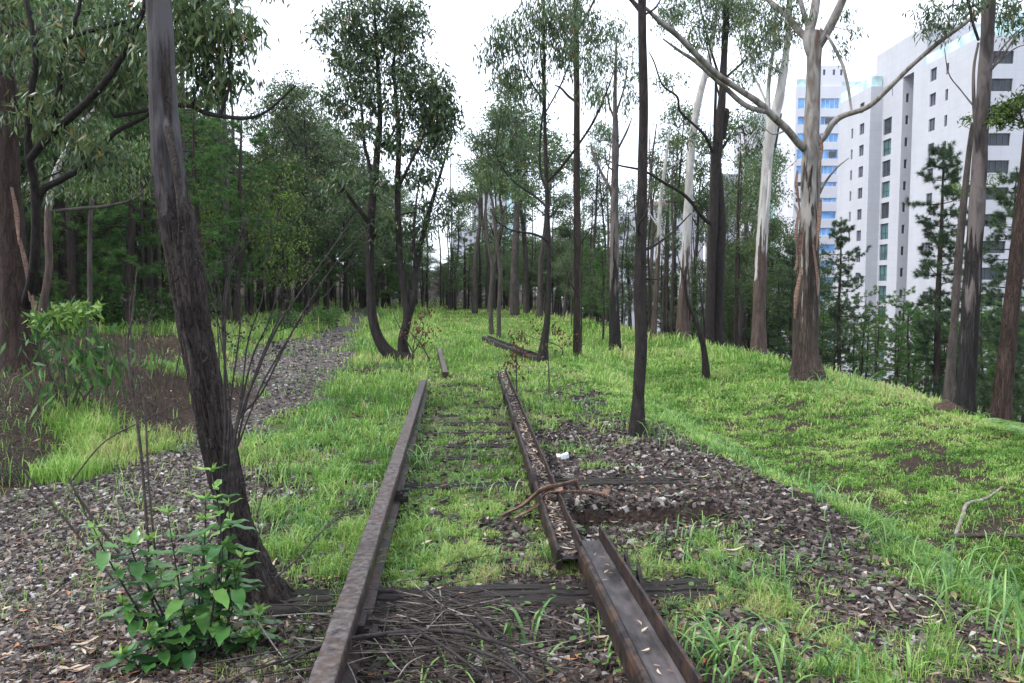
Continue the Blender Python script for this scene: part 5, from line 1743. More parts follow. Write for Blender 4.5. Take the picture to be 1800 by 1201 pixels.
M['wall'] = concrete('pale_concrete', (.40, .405, .435), (.46, .465, .495))
M['wall_grey'] = concrete('grey_concrete', (.30, .30, .34), (.36, .36, .40))
M['wall_white'] = concrete('white_render', (.52, .52, .56), (.58, .58, .62), False)
M['wall_brown'] = concrete('brown_slab', (.26, .19, .16), (.34, .25, .21), False)
M['pane_dark'] = glass('pane_dark', (.035, .045, .055), .35, .22)
M['pane_teal'] = glass('pane_teal', (.06, .14, .145), .35, .25)
M['pane_grey'] = glass('pane_grey', (.10, .11, .14), .4, .25)
M['pane_sky_painted'] = glass('pane_sky_painted', (.17, .37, .70), .4, .3)  # blue of the reflected sky put into the base colour
M['mint_glass'] = glass('mint_glass', (.42, .60, .60), .3, .6)
M['frame'] = simple_mat('window_frame', (.05, .05, .055), (.09, .09, .095), 5, .5, 0, 0)
M['frame_white'] = simple_mat('window_frame_white', (.6, .6, .62), (.7, .7, .72), 5, .5, 0, 0)


def facade(mb, p0, p1, z0, z1, opens=(), depth=.28, mi=0):
    p0, p1 = np.array(p0, float), np.array(p1, float)
    W = np.linalg.norm(p1 - p0)
    d = (p1 - p0) / W
    nr = np.array([d[1], -d[0]])
    us = sorted({0.0, W, *[o[0] for o in opens], *[o[1] for o in opens]})
    zs = sorted({z0, z1, *[o[2] for o in opens], *[o[3] for o in opens]})

    def pt(u, z, k=0.0):
        q = p0 + d * u - nr * k
        return [q[0], q[1], z]
    V, F = [], []

    def quad(a, b, c, e):
        F.append([len(V), len(V) + 1, len(V) + 2, len(V) + 3])
        V.extend([a, b, c, e])
    for i in range(len(us) - 1):
        for j in range(len(zs) - 1):
            um, zm = (us[i] + us[i + 1]) / 2, (zs[j] + zs[j + 1]) / 2
            if any(o[0] < um < o[1] and o[2] < zm < o[3] for o in opens):
                continue
            quad(pt(us[i], zs[j]), pt(us[i + 1], zs[j]), pt(us[i + 1], zs[j + 1]), pt(us[i], zs[j + 1]))
    for (a, b, c, e) in [o[:4] for o in opens]:
        quad(pt(a, c), pt(b, c), pt(b, c, depth), pt(a, c, depth))
        quad(pt(a, e, depth), pt(b, e, depth), pt(b, e), pt(a, e))
        quad(pt(a, c), pt(a, c, depth), pt(a, e, depth), pt(a, e))
        quad(pt(b, c, depth), pt(b, c), pt(b, e), pt(b, e, depth))
    mb.add(V, F, mi)
    return p0, d, nr


def window(parent, fr, op, pane='pane_dark', frame='frame', mull=1, base=(0, 0, 0), rail_=False, depth=.2):
    p0, d, nr = fr
    a, b, c, e = op[:4]
    rz = math.atan2(d[1], d[0])
    mb = MB()

    def bar(u, z, w, h):
        q = p0 + d * u - nr * depth
        mb.box((q[0], q[1], z), (w, .06, h), 0, rz)
    t = .06
    bar((a + b) / 2, c + t / 2, b - a, t)
    bar((a + b) / 2, e - t / 2, b - a, t)
    bar(a + t / 2, (c + e) / 2, t, e - c - 2 * t)
    bar(b - t / 2, (c + e) / 2, t, e - c - 2 * t)
    for k in range(mull):
        bar(a + (b - a) * (k + 1) / (mull + 1), (c + e) / 2, t, e - c - 2 * t)
    if rail_:
        bar((a + b) / 2, c + (e - c) * .40, b - a - 2 * t, .05)
    w = mb.build('window', M[frame], parent, base)
    m2 = MB()
    q = p0 + d * (a + b) / 2 - nr * (depth + .05)
    m2.box((q[0], q[1], (c + e) / 2), (b - a - .02, .02, e - c - .02), 0, rz)
    m2.build('pane', M[pane], w, base)
    return w


def prism(mb, xy, z0, z1, top=True, mi=0):
    k = len(xy)
    V = [(x, y, z0) for x, y in xy] + [(x, y, z1) for x, y in xy]
    mb.add(V, [[i, (i + 1) % k, k + (i + 1) % k, k + i] for i in range(k)], mi)
    if top:
        mb.add(V[k:], [list(range(k))], mi)


ZB = -26.0
# --- the right tower
XA = 51.1
yA0, yA1 = 103.4, 88.6
zt_w = onX(1700, 60, XA)[2]
zt1 = P(1740, 62, yA1)[2]
base = (XA, yA1, ZB)
bt = empty('apartment_tower', base, 'pale concrete tower at the right edge with wide dark windows and a glass terrace', 'building')
wl_open, kinds = [], []
for k in range(12):
    for (px, py, w, h, kd) in ((1641, 131, 1.45, 1.5, 'a'), (1665.5, 121, .62, 1.3, 'b')):
        q = onX(px, py, XA)
        u = yA0 - q[1]
        z = q[2] - 3.0 * k
        if z > ZB + 3:
            wl_open.append((u - w / 2, u + w / 2, z - h / 2, z + h / 2))
            kinds.append(kd)
fw_open = []
for k in range(11):
    q = P(1761, 101, yA1)
    z = q[2] - 2.93 * k
    u = q[0] - XA
    fw_open.append((u - 1.33, u + 1.33, z - .68, z + .68))
    q2 = P(1905, 101, yA1)
    fw_open.append((q2[0] - XA - 1.5, q2[0] - XA + 1.5, z - .68, z + .68))
mb = MB()
f1 = facade(mb, (XA, yA0), (XA, yA1), ZB, zt1, wl_open)
f2 = facade(mb, (XA, yA1), (XA + 30, yA1), ZB, zt1, fw_open)
mb.add([(XA + 30, yA1, ZB), (XA + 30, yA0 + 15, ZB), (XA + 30, yA0 + 15, zt1), (XA + 30, yA1, zt1)], [[0, 1, 2, 3]])
mb.add([(XA, yA0, ZB), (XA, yA0, zt1), (XA + 30, yA0 + 15, zt1), (XA + 30, yA0 + 15, ZB)], [[0, 1, 2, 3]])
mb.add([(XA, yA1, zt1), (XA + 30, yA1, zt1), (XA + 30, yA0 + 15, zt1), (XA, yA0, zt1)], [[0, 1, 2, 3]])
mb.build('wall', M['wall'], bt, base)
for o, kd in zip(wl_open, kinds):
    window(bt, f1, o, 'pane_grey' if kd == 'a' else 'pane_dark', mull=1 if kd == 'a' else 0, base=base)
for o in fw_open:
    window(bt, f2, o, 'pane_dark', mull=3, base=base)
mb = MB()
gz = zt1 + 1.15
mb.box((XA + .12, (yA0 - 2.2 + yA1) / 2 + .05, zt1 + .58), (.06, yA0 - 2.2 - yA1 - .1, 1.15))
mb.box((XA + 15, yA1 + .12, zt1 + .58), (29.6, .06, 1.15))
mb.build('glass_parapet', M['mint_glass'], bt, base)
zup = P(1640, 42, yA0 - 3)[2]
mb = MB()
mb.box((XA + 8.0, yA0 + 4.0, (zt1 + zup) / 2), (15.9, 13.6, zup - zt1))
mb.box((XA + 9.0, yA0 + 4.0, zup + .15), (16.9, 12.6, .3))
mb.build('penthouse', M['wall'], bt, base)
mb = MB()
mb.box((XA + 7, yA1 + 5, zt1 + 1.5), (7, 6, 3.0))
mb.build('roof_room', M['mint_glass'], bt, base)

# --- the middle stepped tower
XB, XC = 49.5, 51.2
yB0, yB1, yC1 = 122.5, 112.0, 106.4
zB = P(1530, 152, yB1)[2]
zC = P(1587, 102, yC1)[2]
base = (XB, yC1, ZB)
bm_ = empty('apartment_tower', base, 'stepped pale concrete tower with a column of wide teal windows, middle of the three', 'building')
o1, k1 = [], []
for k in range(16):
    for (px, py, w, h, kd) in ((1515, 227, 1.5, 1.5, 'a'), (1498, 235, .6, 1.4, 'b'), (1515.5, 190, 1.4, 1.4, 'c')):
        if (kd == 'c') != (k == 15):
            continue
        q = onX(px, py, XB)
        z = q[2] - 3.0 * (0 if kd == 'c' else k)
        if z > ZB + 2:
            o1.append((yB0 - q[1] - w / 2, yB0 - q[1] + w / 2, z - h / 2, z + h / 2))
            k1.append(kd)
o2 = []
for k in range(14):
    q = onX(1560, 222, XC)
    z = q[2] - 2.85 * k
    if z > ZB + 2:
        u = yB1 - q[1]
        o2.append((u - 1.22, u + 1.22, z - 1.08, z + 1.08))
q = onX(1569, 150, XC)
o2n = (yB1 - q[1] - .15, yB1 - q[1] + .15, q[2] - 1.4, q[2] + 1.4)
o3 = []
for k in range(11):
    q = P(1595.5, 172, yC1)
    z = q[2] - 2.85 * k
    o3.append((q[0] - XC - .20, q[0] - XC + .20, z - .58, z + .58))
mb = MB()
g1_ = facade(mb, (XB, yB0), (XB, yB1), ZB, zB, o1)
facade(mb, (XB, yB1), (XC, yB1), ZB, zB, [])
g2_ = facade(mb, (XC, yB1), (XC, yC1), ZB, zC, o2 + [o2n])
g3_ = facade(mb, (XC, yC1), (XC + 14, yC1), ZB, zC, o3)
mb.add([(XC, yB1, zB), (XC, yB0, zB), (XC, yB0, zC), (XC, yB1, zC)], [[3, 2, 1, 0]])
mb.add([(XC, yC1, zC), (XC + 14, yC1, zC), (XC + 14, yB0, zC), (XC, yB0, zC)], [[0, 1, 2, 3]])
mb.add([(XB, yB1, zB), (XC, yB1, zB), (XC, yB0, zB), (XB, yB0, zB)], [[0, 1, 2, 3]])
mb.add([(XC + 14, yC1, ZB), (XC + 14, yB0, ZB), (XC + 14, yB0, zC), (XC + 14, yC1, zC)], [[0, 1, 2, 3]])
mb.add([(XB, yB0, ZB), (XB, yB0, zB), (XC + 14, yB0, zB), (XC + 14, yB0, ZB)], [[0, 1, 2, 3]])
mb.build('wall', M['wall'], bm_, base)
for o, kd in zip(o1, k1):
    window(bm_, g1_, o, 'pane_grey' if kd == 'a' else 'pane_dark', mull=1 if kd == 'a' else 0, base=base)
for i, o in enumerate(o2):
    window(bm_, g2_, o, 'pane_dark' if i in (0, 2, 4) else 'pane_teal', mull=1, base=base, rail_=True)
window(bm_, g2_, o2n, 'pane_dark', mull=0, base=base)
for o in o3:
    window(bm_, g3_, o, 'pane_dark', mull=0, base=base)
mb = MB()
mb.box((XB + .1, (yB0 + yB1) / 2, zB + .7), (.06, yB0 - yB1 - .2, 1.4))
mb.box(((XB + XC) / 2, yB1 + .1, zB + .7), (XC - XB - .3, .06, 1.4))
mb.build('glass_parapet', M['mint_glass'], bm_, base)
mb = MB()
mb.box(((XB + XC) / 2, yB1 + 1.0, zB + .62), (XC - XB - .5, 1.2, 1.2))
mb.build('glass_room', M['pane_teal'], bm_, base)

# --- the far left tower with blue strips
YT = 147.0


def XT(px, Y=YT):
    return P(px, 300, Y)[0]


zT = P(1460, 152, YT)[2]
zT2 = P(1460, 114, YT)[2]
base = (XT(1398), YT, ZB)
bl = empty('apartment_tower', base, 'white tower with long sky blue window strips, farthest left of the three tall ones', 'building')
ops = []
ky = [(173, 191), (205, 219.5), (234.5, 250), (263, 279.5), (291.5, 306.5), (320, 328), (348, 356)]
for (a, b) in ky:
    za, zb = P(1460, b, YT)[2], P(1460, a, YT)[2]
    ops.append((XT(1400) - XT(1396), XT(1412) - XT(1396), za, zb))
    ops.append((XT(1440) - XT(1396), XT(1472) - XT(1396), za, zb))
zz = ops[-1][2]
for k in range(1, 10):
    ops.append((XT(1440) - XT(1396), XT(1472) - XT(1396), zz - 3 * k, zz + 1.4 - 3 * k))
mb = MB()
ft = facade(mb, (XT(1396), YT), (XT(1530), YT), ZB, zT, ops)
mb.add([(XT(1396), YT, zT), (XT(1530), YT, zT), (XT(1530), YT + 16, zT), (XT(1396), YT + 16, zT)], [[0, 1, 2, 3]])
mb.add([(XT(1396), YT, ZB), (XT(1396), YT, zT), (XT(1396), YT + 16, zT), (XT(1396), YT + 16, ZB)], [[0, 1, 2, 3]])
mb.build('wall', M['wall_white'], bl, base)
for i, o in enumerate(ops):
    window(bl, ft, o, 'pane_dark' if (i in (10, 12)) else 'pane_sky_painted', 'frame_white', mull=0 if i % 2 == 0 else 3, base=base)
    if i in (3, 7):
        mb = MB()
        q = XT(1462) if i == 7 else XT(1455)
        mb.box((q, YT - .02, (o[2] + o[3]) / 2), (1.3, .1, 1.0))
        mb.build('sash', M['frame'], bl, base)
mb = MB()
ow = []
x0, x1 = XT(1438), XT(1478)
for px in (1446, 1463, 1476):
    u = XT(px) - x0
    ow.append((u - .22, u + .22, P(0, 131, YT)[2], P(0, 121, YT)[2]))
fw2 = facade(mb, (x0, YT + .5), (x1 + .5, YT + .5), zT, zT2, ow)
mb.add([(x0, YT + .5, zT2), (x1 + .5, YT + .5, zT2), (x1 + .5, YT + 9, zT2), (x0, YT + 9, zT2)], [[0, 1, 2, 3]])
mb.add([(x0, YT + .5, zT), (x0, YT + .5, zT2), (x0, YT + 9, zT2), (x0, YT + 9, zT)], [[0, 1, 2, 3]])
mb.add([(x1 + .5, YT + .5, zT), (x1 + .5, YT + 9, zT), (x1 + .5, YT + 9, zT2), (x1 + .5, YT + .5, zT2)], [[0, 1, 2, 3]])
mb.build('stair_tower', M['wall_white'], bl, base)
for o in ow:
    window(bl, fw2, o, 'pane_grey', mull=0, base=base)
mb = MB()
mb.box((XT(1418), YT + .4, zT + .7), (4.2, .08, 1.4))
mb.box((XT(1500), YT + .4, zT + .5), (4.5, .08, 1.0))
mb.build('glass_parapet', M['mint_glass'], bl, base)
# its side wing, seen edge on with a pale glass corner
base = (XT(1370), 158, ZB)
zW = P(1380, 170, 158)[2]
wg = empty('apartment_block', base, 'narrow white block with a vertical light blue glass corner behind the pale gum', 'building')
mb = MB()
x0, x1 = P(1326, 300, 160)[0], P(1364, 300, 160)[0]
prism(mb, [(x0, 160), (x1, 160), (x1, 175), (x0, 175)], ZB, P(1340, 200, 160)[2])
x2, x3 = P(1373, 300, 156)[0], P(1399, 300, 156)[0]
prism(mb, [(x2, 156), (x3, 156), (x3, 172), (x2, 172)], ZB, zW)
mb.build('wall', M['wall'], wg, base)
mb = MB()
x4, x5 = P(1364, 300, 157)[0], P(1373.5, 300, 157)[0]
prism(mb, [(x4 - .2, 157), (x5 - .1, 157), (x5 - .1, 170), (x4 - .2, 170)], ZB, zW - 2)
mb.build('glass_corner', M['mint_glass'], wg, base)
mb = MB()
for k in range(16):
    z = zW - 4 - 2.9 * k
    mb.box(((x4 + x5) / 2, 156.9, z), (x5 - x4 - .3, .1, .35))
mb.build('sill', M['wall_white'], wg, base)


def far_block(name, label, px0, px1, top, Y, mat='wall', rows=8, cols=4, ww=.9, wh=1.2, pane='pane_grey', dep=14, extra=None, r0=1.6, fh=3.0):
    x0, x1 = P(px0, 400, Y)[0], P(px1, 400, Y)[0]
    z1 = P(px0, top, Y)[2]
    b = (x0, Y, ZB)
    t = empty(name, b, label, 'building')
    mb = MB()
    ops = []
    for i in range(rows):
        for j in range(cols):
            u = (x1 - x0) * (j + .5) / cols
            z = z1 - r0 - fh * i
            ops.append((u - ww / 2, u + ww / 2, z - wh, z))
    fr = facade(mb, (x0, Y), (x1, Y), ZB, z1, ops)
    mb.add([(x0, Y, z1), (x1, Y, z1), (x1, Y + dep, z1), (x0, Y + dep, z1)], [[0, 1, 2, 3]])
    mb.add([(x0, Y, ZB), (x0, Y, z1), (x0, Y + dep, z1), (x0, Y + dep, ZB)], [[0, 1, 2, 3]])
    mb.add([(x1, Y, ZB), (x1, Y + dep, ZB), (x1, Y + dep, z1), (x1, Y, z1)], [[0, 1, 2, 3]])
    mb.build('wall', M[mat], t, b)
    for o in ops:
        m2 = MB()
        q = fr[0] + fr[1] * (o[0] + o[1]) / 2 - fr[2] * .2
        m2.box((q[0], q[1], (o[2] + o[3]) / 2), (o[1] - o[0], .05, o[3] - o[2]))
        m2.build('window', M[pane], t, b)
    if extra:
        extra(t, b, x0, x1, z1, Y)
    return t


def ex_brown(t, b, x0, x1, z1, Y):
    mb = MB()
    mb.box(((x0 + x1) / 2 + .5, Y + 6, z1 + .45), (x1 - x0 + 2.6, 15, .9))
    mb.build('roof', M['wall_brown'], t, b)
    mb = MB()
    mb.box((P(1192, 300, Y)[0], Y + 7, z1 + 2.8), (4.4, 6, 3.8))
    mb.build('water_tank_room', M['wall_white'], t, b)


far_block('apartment_block', 'white block with a brown overhanging roof slab behind the white leaning gum', 1146, 1236, 362, 190, 'wall_white', 9, 5, .7, 1.3, 'pane_grey', 14, ex_brown)
far_block('apartment_block', 'grey flat topped block rising behind the double dark trunk', 1268, 1336, 306, 170, 'wall_grey', 8, 4, .7, 1.5, 'pane_dark')
far_block('apartment_block', 'pale block just left of the slim straight trunk, partly behind the burnt trunk', 1076, 1142, 372, 250, 'wall', 8, 6, .9, 1.3, 'pane_grey')
far_block('house', 'low white building with a dark gap above it right of the pine clad trunk', 1024, 1080, 440, 200, 'wall_white', 3, 2, 1.0, 1.3, 'pane_dark')


def ex_tower(t, b, x0, x1, z1, Y):
    mb = MB()
    mb.box(((x0 + x1) / 2, Y + 7, z1 + 1.8), ((x1 - x0) * .6, 10, 3.6))
    mb.build('roof_room', M['wall'], t, b)
    mb = MB()
    mb.box(((x0 + x1) / 2 - 1.0, Y - .3, z1 * .5), (3.0, .4, z1 - 4))
    mb.build('glass_strip', M['mint_glass'], t, b)


far_block('high_rise', 'very tall faint tower far away behind the olive tree crowns at centre', 872, 926, 208, 330, 'wall', 14, 6, 1.1, 1.3, 'pane_grey', 16, ex_tower, 2.4, 3.3)
far_block('apartment_block', 'faint low block far off just left of the tallest distant tower', 830, 868, 338, 360, 'wall', 8, 4, 1.0, 1.4, 'pane_grey')
far_block('apartment_block', 'faint lowest block on the skyline between the twin gum and the woods', 796, 832, 404, 380, 'wall', 4, 4, 1.2, 1.4, 'pane_grey')

# ------------------------------------------------------------------ the woods behind
RG = np.random.default_rng
protoP = [tuft_pine('pine_tree', RG(300 + i), 10.0, cb_, cr_, .13, nl_, 6, 34, .24, .026, mt, 'bark_pine', 1.1, rs) for i, (cb_, cr_, nl_, mt, rs) in enumerate([
    (.20, 2.0, 34, 'pine_leaf', .35), (.30, 2.3, 30, 'pine_leaf', .2), (.12, 1.8, 38, 'pine_leaf', .3), (.42, 2.0, 28, 'pine_leaf', .4), (.14, 2.0, 38, 'pine_leaf_bright', .3), (.22, 1.6, 32, 'pine_leaf_bright', .4)])]
protoG = [gum('gum_tree', RG(330 + i), 10.0, cb_, cr_, .12, bk, mt, nb, 11, (.15, .055), 42, 3, .05, .21, .45) for i, (cb_, cr_, bk, mt, nb) in enumerate([
    (.30, 2.0, 'bark_dark', 'euc_leaf', 22), (.40, 1.8, 'bark_grey', 'euc_leaf', 20), (.22, 2.3, 'bark_dark', 'euc_leaf', 30), (.35, 1.7, 'bark_grey', 'euc_leaf_light', 18), (.55, 1.4, 'bark_grey', 'euc_leaf_light', 11)])]
protoB = [bush('bush', RG(360 + i), 1.1, 1.4, 10, 9, mt, (.15, .06), 22) for i, mt in enumerate(['bush_leaf', 'euc_leaf_light', 'lime_leaf'])]
used_proto = set()


def place(proto, PH, px, Y, top, label, group, cat=None, wide=1.0, name=None, base=None, rz=None, r=rng):
    x = (px - 900) / FPX * Y
    z = float(height(x, Y)) if base is None else base
    zt = CAMZ + (500 - top) / FPX * Y
    s = max(.12, (zt - z) / PH)
    rz = r.random() * 6.28 if rz is None else rz
    if id(proto) not in used_proto:
        used_proto.add(id(proto))
        o = proto
        o.location = (x, Y, z)
        o.rotation_euler = (0, 0, rz)
        o.scale = (s * wide, s * wide, s)
        o['category'] = cat or 'tree'
        if label:
            o['label'] = label
        if group:
            o['group'] = group
        elif 'group' in o:
            del o['group']
    else:
        o = copy_thing(proto, (x, Y, z), rz, (s * wide, s * wide, s), label, group)
        o['category'] = cat or 'tree'
        if not group and 'group' in o:
            del o['group']
    return o


rp = RG(400)
LW = ('dark trees of the dense woods on the left', )


def edgeY(px):
    return float(np.interp(px, [-200, 0, 150, 350, 500, 640, 760, 900, 1000], [20, 24, 27, 32, 40, 50, 56, 54, 48]))


def topcap(px):
    return float(np.interp(px, [-200, 180, 250, 330, 400, 450, 520, 600, 660, 700, 760, 800, 900, 1000], [-60, -40, 80, 150, 180, 190, 170, 230, 300, 420, 440, 430, 420, 410]))




def where(px):
    for lim, w_ in ((0, 'left of the red trunk'), (110, 'right of the red trunk'), (230, 'between the big left trunks'), (300, 'behind the leaning trunk'),
                    (400, 'right of the leaning trunk'), (470, 'left of the lime tree'), (560, 'behind the lime tree'), (650, 'left of the twin gum'), (720, 'behind the twin gum'), (790, 'right of the twin gum'),
                    (860, 'over the old track'), (920, 'behind the grey pair'), (980, 'behind the slim dark gum'), (1050, 'behind the pine clad trunk'), (1110, 'behind the burnt trunk'), (1170, 'behind the slim trunk'),
                    (1230, 'behind the white gum'), (1290, 'behind the double trunk'), (1370, 'behind the pale gum'), (1450, 'behind the largest gum'), (1540, 'below the stepped tower'), (1640, 'left of the big dark pine'), (1720, 'by the charred trunk'), (9999, 'at the right edge')):
        if px < lim:
            return w_


PADJ = ['dark pine', 'broad dark pine', 'full skirted pine', 'high crowned pine', 'bright bushy pine', 'narrow bright pine']
GADJ = ['dark gum', 'grey stemmed gum', 'dense dark gum', 'light green gum', 'thin crowned gum']
DEEP = ['front row', 'second row', 'third row', 'fourth row', 'deep inside', 'deeper still', 'rearmost', 'rearmost']


cnt = 0
for row in range(8):
    pxs = np.arange(-190, 670, 44 + 1 * row) + rp.random() * 30
    for px in pxs:
        px = px + rp.normal() * 12
        Y = edgeY(px) + row * 5.5 + rp.random() * 4
        tc_ = topcap(px)
        top = tc_ + (rp.random() * 150 if tc_ > 0 else rp.random() * 260) + (20 if row < 2 else 0)
        if rp.random() < .74:
            k = rp.integers(0, 6)
            place(protoP[k], 10, px, Y, top, PADJ[k] + ' ' + where(px) + ', ' + DEEP[row], 'pines of the woods on the left', wide=1.15, r=rp)
        else:
            k = rp.integers(0, 4)
            place(protoG[k], 10, px, Y, top, GADJ[k] + ' ' + where(px) + ', ' + DEEP[row], 'gum trees of the woods on the left', wide=1.1, r=rp)
for row in range(5):
    for px in np.arange(650, 1050, 24 + 3 * row) + rp.random() * 20:
        px = px + rp.normal() * 7
        Y = edgeY(px) + row * 6 + rp.random() * 5
        top = topcap(px) + rp.random() * 60 - 14
        if rp.random() < .6:
            k = rp.integers(0, 6)
            place(protoP[k], 10, px, Y, top, 'small ' + PADJ[k] + ' ' + where(px) + ', ' + DEEP[row], 'small trees of the far woods at centre', r=rp, wide=1.7)
        else:
            k = rp.integers(0, 4)
            place(protoG[k], 10, px, Y, top, 'small ' + GADJ[k] + ' ' + where(px) + ', ' + DEEP[row], 'small trees of the far woods at centre', r=rp, wide=1.5)
for row in range(3):
    for px in np.arange(1000, 1400, 30) + rp.random() * 20:
        px = px + rp.normal() * 9
        Y = 36 + row * 7 + rp.random() * 6
        top = float(np.interp(px, [1000, 1130, 1200, 1350, 1400], [420, 440, 430, 410, 440])) + rp.random() * 110
        if rp.random() < .62:
            k = rp.integers(0, 6)
            place(protoP[k], 10, px, Y, top, 'midsize ' + PADJ[k] + ' ' + where(px) + ', ' + DEEP[row], 'trees on the drop behind the tall trunks', r=rp, wide=1.35)
        else:
            k = rp.integers(1, 4)
            place(protoG[k], 10, px, Y, top, 'midsize ' + GADJ[k] + ' ' + where(px) + ', ' + DEEP[row], 'trees on the drop behind the tall trunks', r=rp, wide=1.35)
# young pines down in the valley before the towers
for row in range(3):
    for px in np.arange(1440, 1830, 32) + rp.random() * 16:
        px = px + rp.normal() * 8
        Y = 24 + row * 6 + rp.random() * 4
        top = 530 + rp.random() * 50 - 12 * row
        k = rp.integers(0, 6)
        place(protoP[k], 10, px, Y, top, 'young ' + PADJ[k] + ' ' + where(px) + ', ' + DEEP[row], 'young pines in the valley below the towers', r=rp, wide=.95)

# bare straight stems standing along the front of the woods
stem_bank = []
for i in range(4):
    r = RG(500 + i)
    t = empty('bare_tree', (0, 0, 0))
    mb = MB()
    C = tube(mb, [(0, 0, -.4), (.05 * r.normal(), 0, 2.5), (.14 * r.normal(), .1 * r.normal(), 5), (.25 * r.normal(), .1, 7.5), (.3 * r.normal(), 0, 10)], [.12, .10, .09, .07, .03], 9, 28, 0, disp=barkdisp(i, .1, 4, .1))
    mb.build('trunk', M[('bark_dark', 'bark_grey', 'bark_pine', 'bark_grey')[i]], t)
    for k in range(3):
        mb = MB()
        z = 4 + 5 * r.random()
        a = r.random() * 6.28
        l = .5 + r.random()
        tube(mb, [(0, 0, z), (math.cos(a) * l * .5, math.sin(a) * l * .5, z + .3 * l), (math.cos(a) * l, math.sin(a) * l, z + .8 * l)], [.03, .018, .006], 5, 8)
        mb.build('limb', M['bark_dark'], t)
    stem_bank.append(t)
for k in range(100):
    px = rp.random() * 1300 + 20 if k < 70 else 690 + 680 * rp.random()
    if 640 < px < 700:
        continue
    Y = (edgeY(px) if px < 1000 else 36) - 1 + rp.random() * 8
    k = rp.integers(0, 4)
    place(stem_bank[k], 10, px, Y, -50 + rp.random() * 300 if px < 430 else 200 + rp.random() * 220, ('dark bare tree ', 'grey bare tree ', 'brown bare tree ', 'pale grey bare tree ')[k] + where(px), 'bare trunks along the front of the woods', wide=.45 + .45 * rp.random(), r=rp)

# named trees of the middle distance
for (pr, PH, px, Y, top, wide, lab) in (
        (protoG[2], 10, 540, 41, 150, 1.0, 'rounded dark gum crown standing above the woods left of the twin gum'),
        (protoG[0], 10, 478, 44, 168, 1.0, 'dark gum crown at the skyline, farther left than the rounded one'),
        (protoG[2], 10, 610, 46, 250, 1.0, 'dark bushy gum directly left of the twin gum stems'),
        (protoG[4], 10, 905, 46, 185, 1.6, 'olive crowned gum in front of the faint distant high rise'),
        (protoG[3], 10, 860, 50, 265, 1.3, 'pale olive gum left of the faint distant high rise'),
        (protoG[4], 10, 948, 42, 270, 1.4, 'olive gum crown directly behind the slim gum by the rail'),
        (protoG[3], 10, 990, 48, 330, 1.1, 'loose leafy gum left of the pine clad trunk'),
        (protoG[3], 10, 1297, 38, 298, 1.1, 'light green airy gum beside the double dark trunk, before the grey block'),
        (protoG[4], 10, 1182, 44, 200, .8, 'thin airy gum between the slim straight trunk and the white gum'),
        (protoG[3], 10, 1110, 45, 330, .8, 'light green gum right of the burnt trunk')):
    place(pr, PH, px, Y, top, lab, None, wide=wide, r=rp)
for (k_, px, Y, top, wide) in ((4, 835, 48, 230, 1.2), (4, 925, 50, 150, .9), (4, 1040, 46, 230, .8), (4, 1215, 46, 250, .9),
                               (4, 1310, 40, 200, .9), (3, 1240, 44, 320, 1.0), (4, 1165, 38, 340, 1.0), (4, 800, 56, 340, 1.0), (4, 1420, 38, 420, 1.0), (3, 1335, 36, 380, .9)):
    place(protoG[k_], 10, px, Y, top, 'tall airy ' + GADJ[k_] + ' ' + where(px), 'airy gums beyond the end of the track', wide=wide, r=rp)
bigpine = [tuft_pine('pine_tree', RG(600 + i), 12, cb_, cr_, rt_, nl_, 10, 50, .25, .017, 'pine_leaf_dark', 'bark_pine', 1.15, .2) for i, (cb_, cr_, rt_, nl_) in enumerate([(.12, 1.95, .15, 60), (.14, 2.0, .14, 50)])]
for (pr, px, Y, top, wide, lab) in (
        (bigpine[0], 1652, 25, 258, 1.0, 'big dark pine in front of the middle tower, tallest pine at the right'),
        (bigpine[1], 1478, 27, 385, 1.0, 'dark pine just right of the largest gum'),
        (bigpine[0], 1772, 23, 300, 1.0, 'dense pine at the right edge with browning lower boughs'),
        (bigpine[1], 1395, 34, 425, 1.2, 'dark pine behind the left side of the largest gum')):
    place(pr, 12, px, Y, top, lab, None, wide=wide, r=rp)
for (px, Y, top, k, lab) in ((345, 25.5, 185, 4, 'light green pine right of the leaning trunk, filling the gap to the dark gums'), (415, 30, 215, 5, 'narrow light green pine farther right of the leaning trunk'), (225, 26, 120, 4, 'tall light green pine between the two big left trunks'), (130, 25.5, 200, 2, 'green pine behind the twisted pale stem'), (575, 44, 330, 4, 'bright pine left of the twin gum at the back of the clearing')):
    place(protoP[k], 10, px, Y, top, lab, None, wide=1.2, r=rp)
pp_ = pine('pine_tree', RG(640), 10, .25, 1.5, .10, 1.9, 'pine_leaf_bright', W=.018, L=.22, nn=24)
place(pp_, 10, 1022, 22, 318, 'bright green pine growing tightly around the straight trunk at centre', None, wide=.42, r=rp)
place(pp_, 10, 1060, 30, 400, 'mid green pine between the pine clad trunk and the burnt trunk', None, wide=.9, r=rp)
place(pp_, 10, 800, 54, 415, 'conical green pine at the end of the track, clearest of the far ones', None, wide=1.2, r=rp)
lime = gum('bushy_tree', RG(650), 8, .22, 2.1, .09, 'bark_dark', 'lime_leaf', 20, 8, (.20, .08), 20, 3, .05, .36, .5)
lime['category'] = 'tree'
place(lime, 8, 508, 33, 322, 'lime green bushy tree lit up in front of the dark woods', None, wide=.95, r=rp)
place(lime, 8, 330, 30, 330, 'yellow green tree right behind the leaning trunk', None, wide=.9, r=rp)

# undergrowth bushes at the forest edge
for k in range(22):
    px = rp.random() * 1330 + 10
    if 560 < px:
        continue
    Y = (edgeY(px) if px < 1000 else 36) - 2.5 + rp.random() * 6
    i = rp.choice(3, p=[.5, .35, .15])
    o = place(protoB[i], 1.4, px, Y, 535 - rp.random() * 30, 'low leafy bush ' + where(px), 'undergrowth bushes at the foot of the woods', 'bush', 1.2, r=rp)


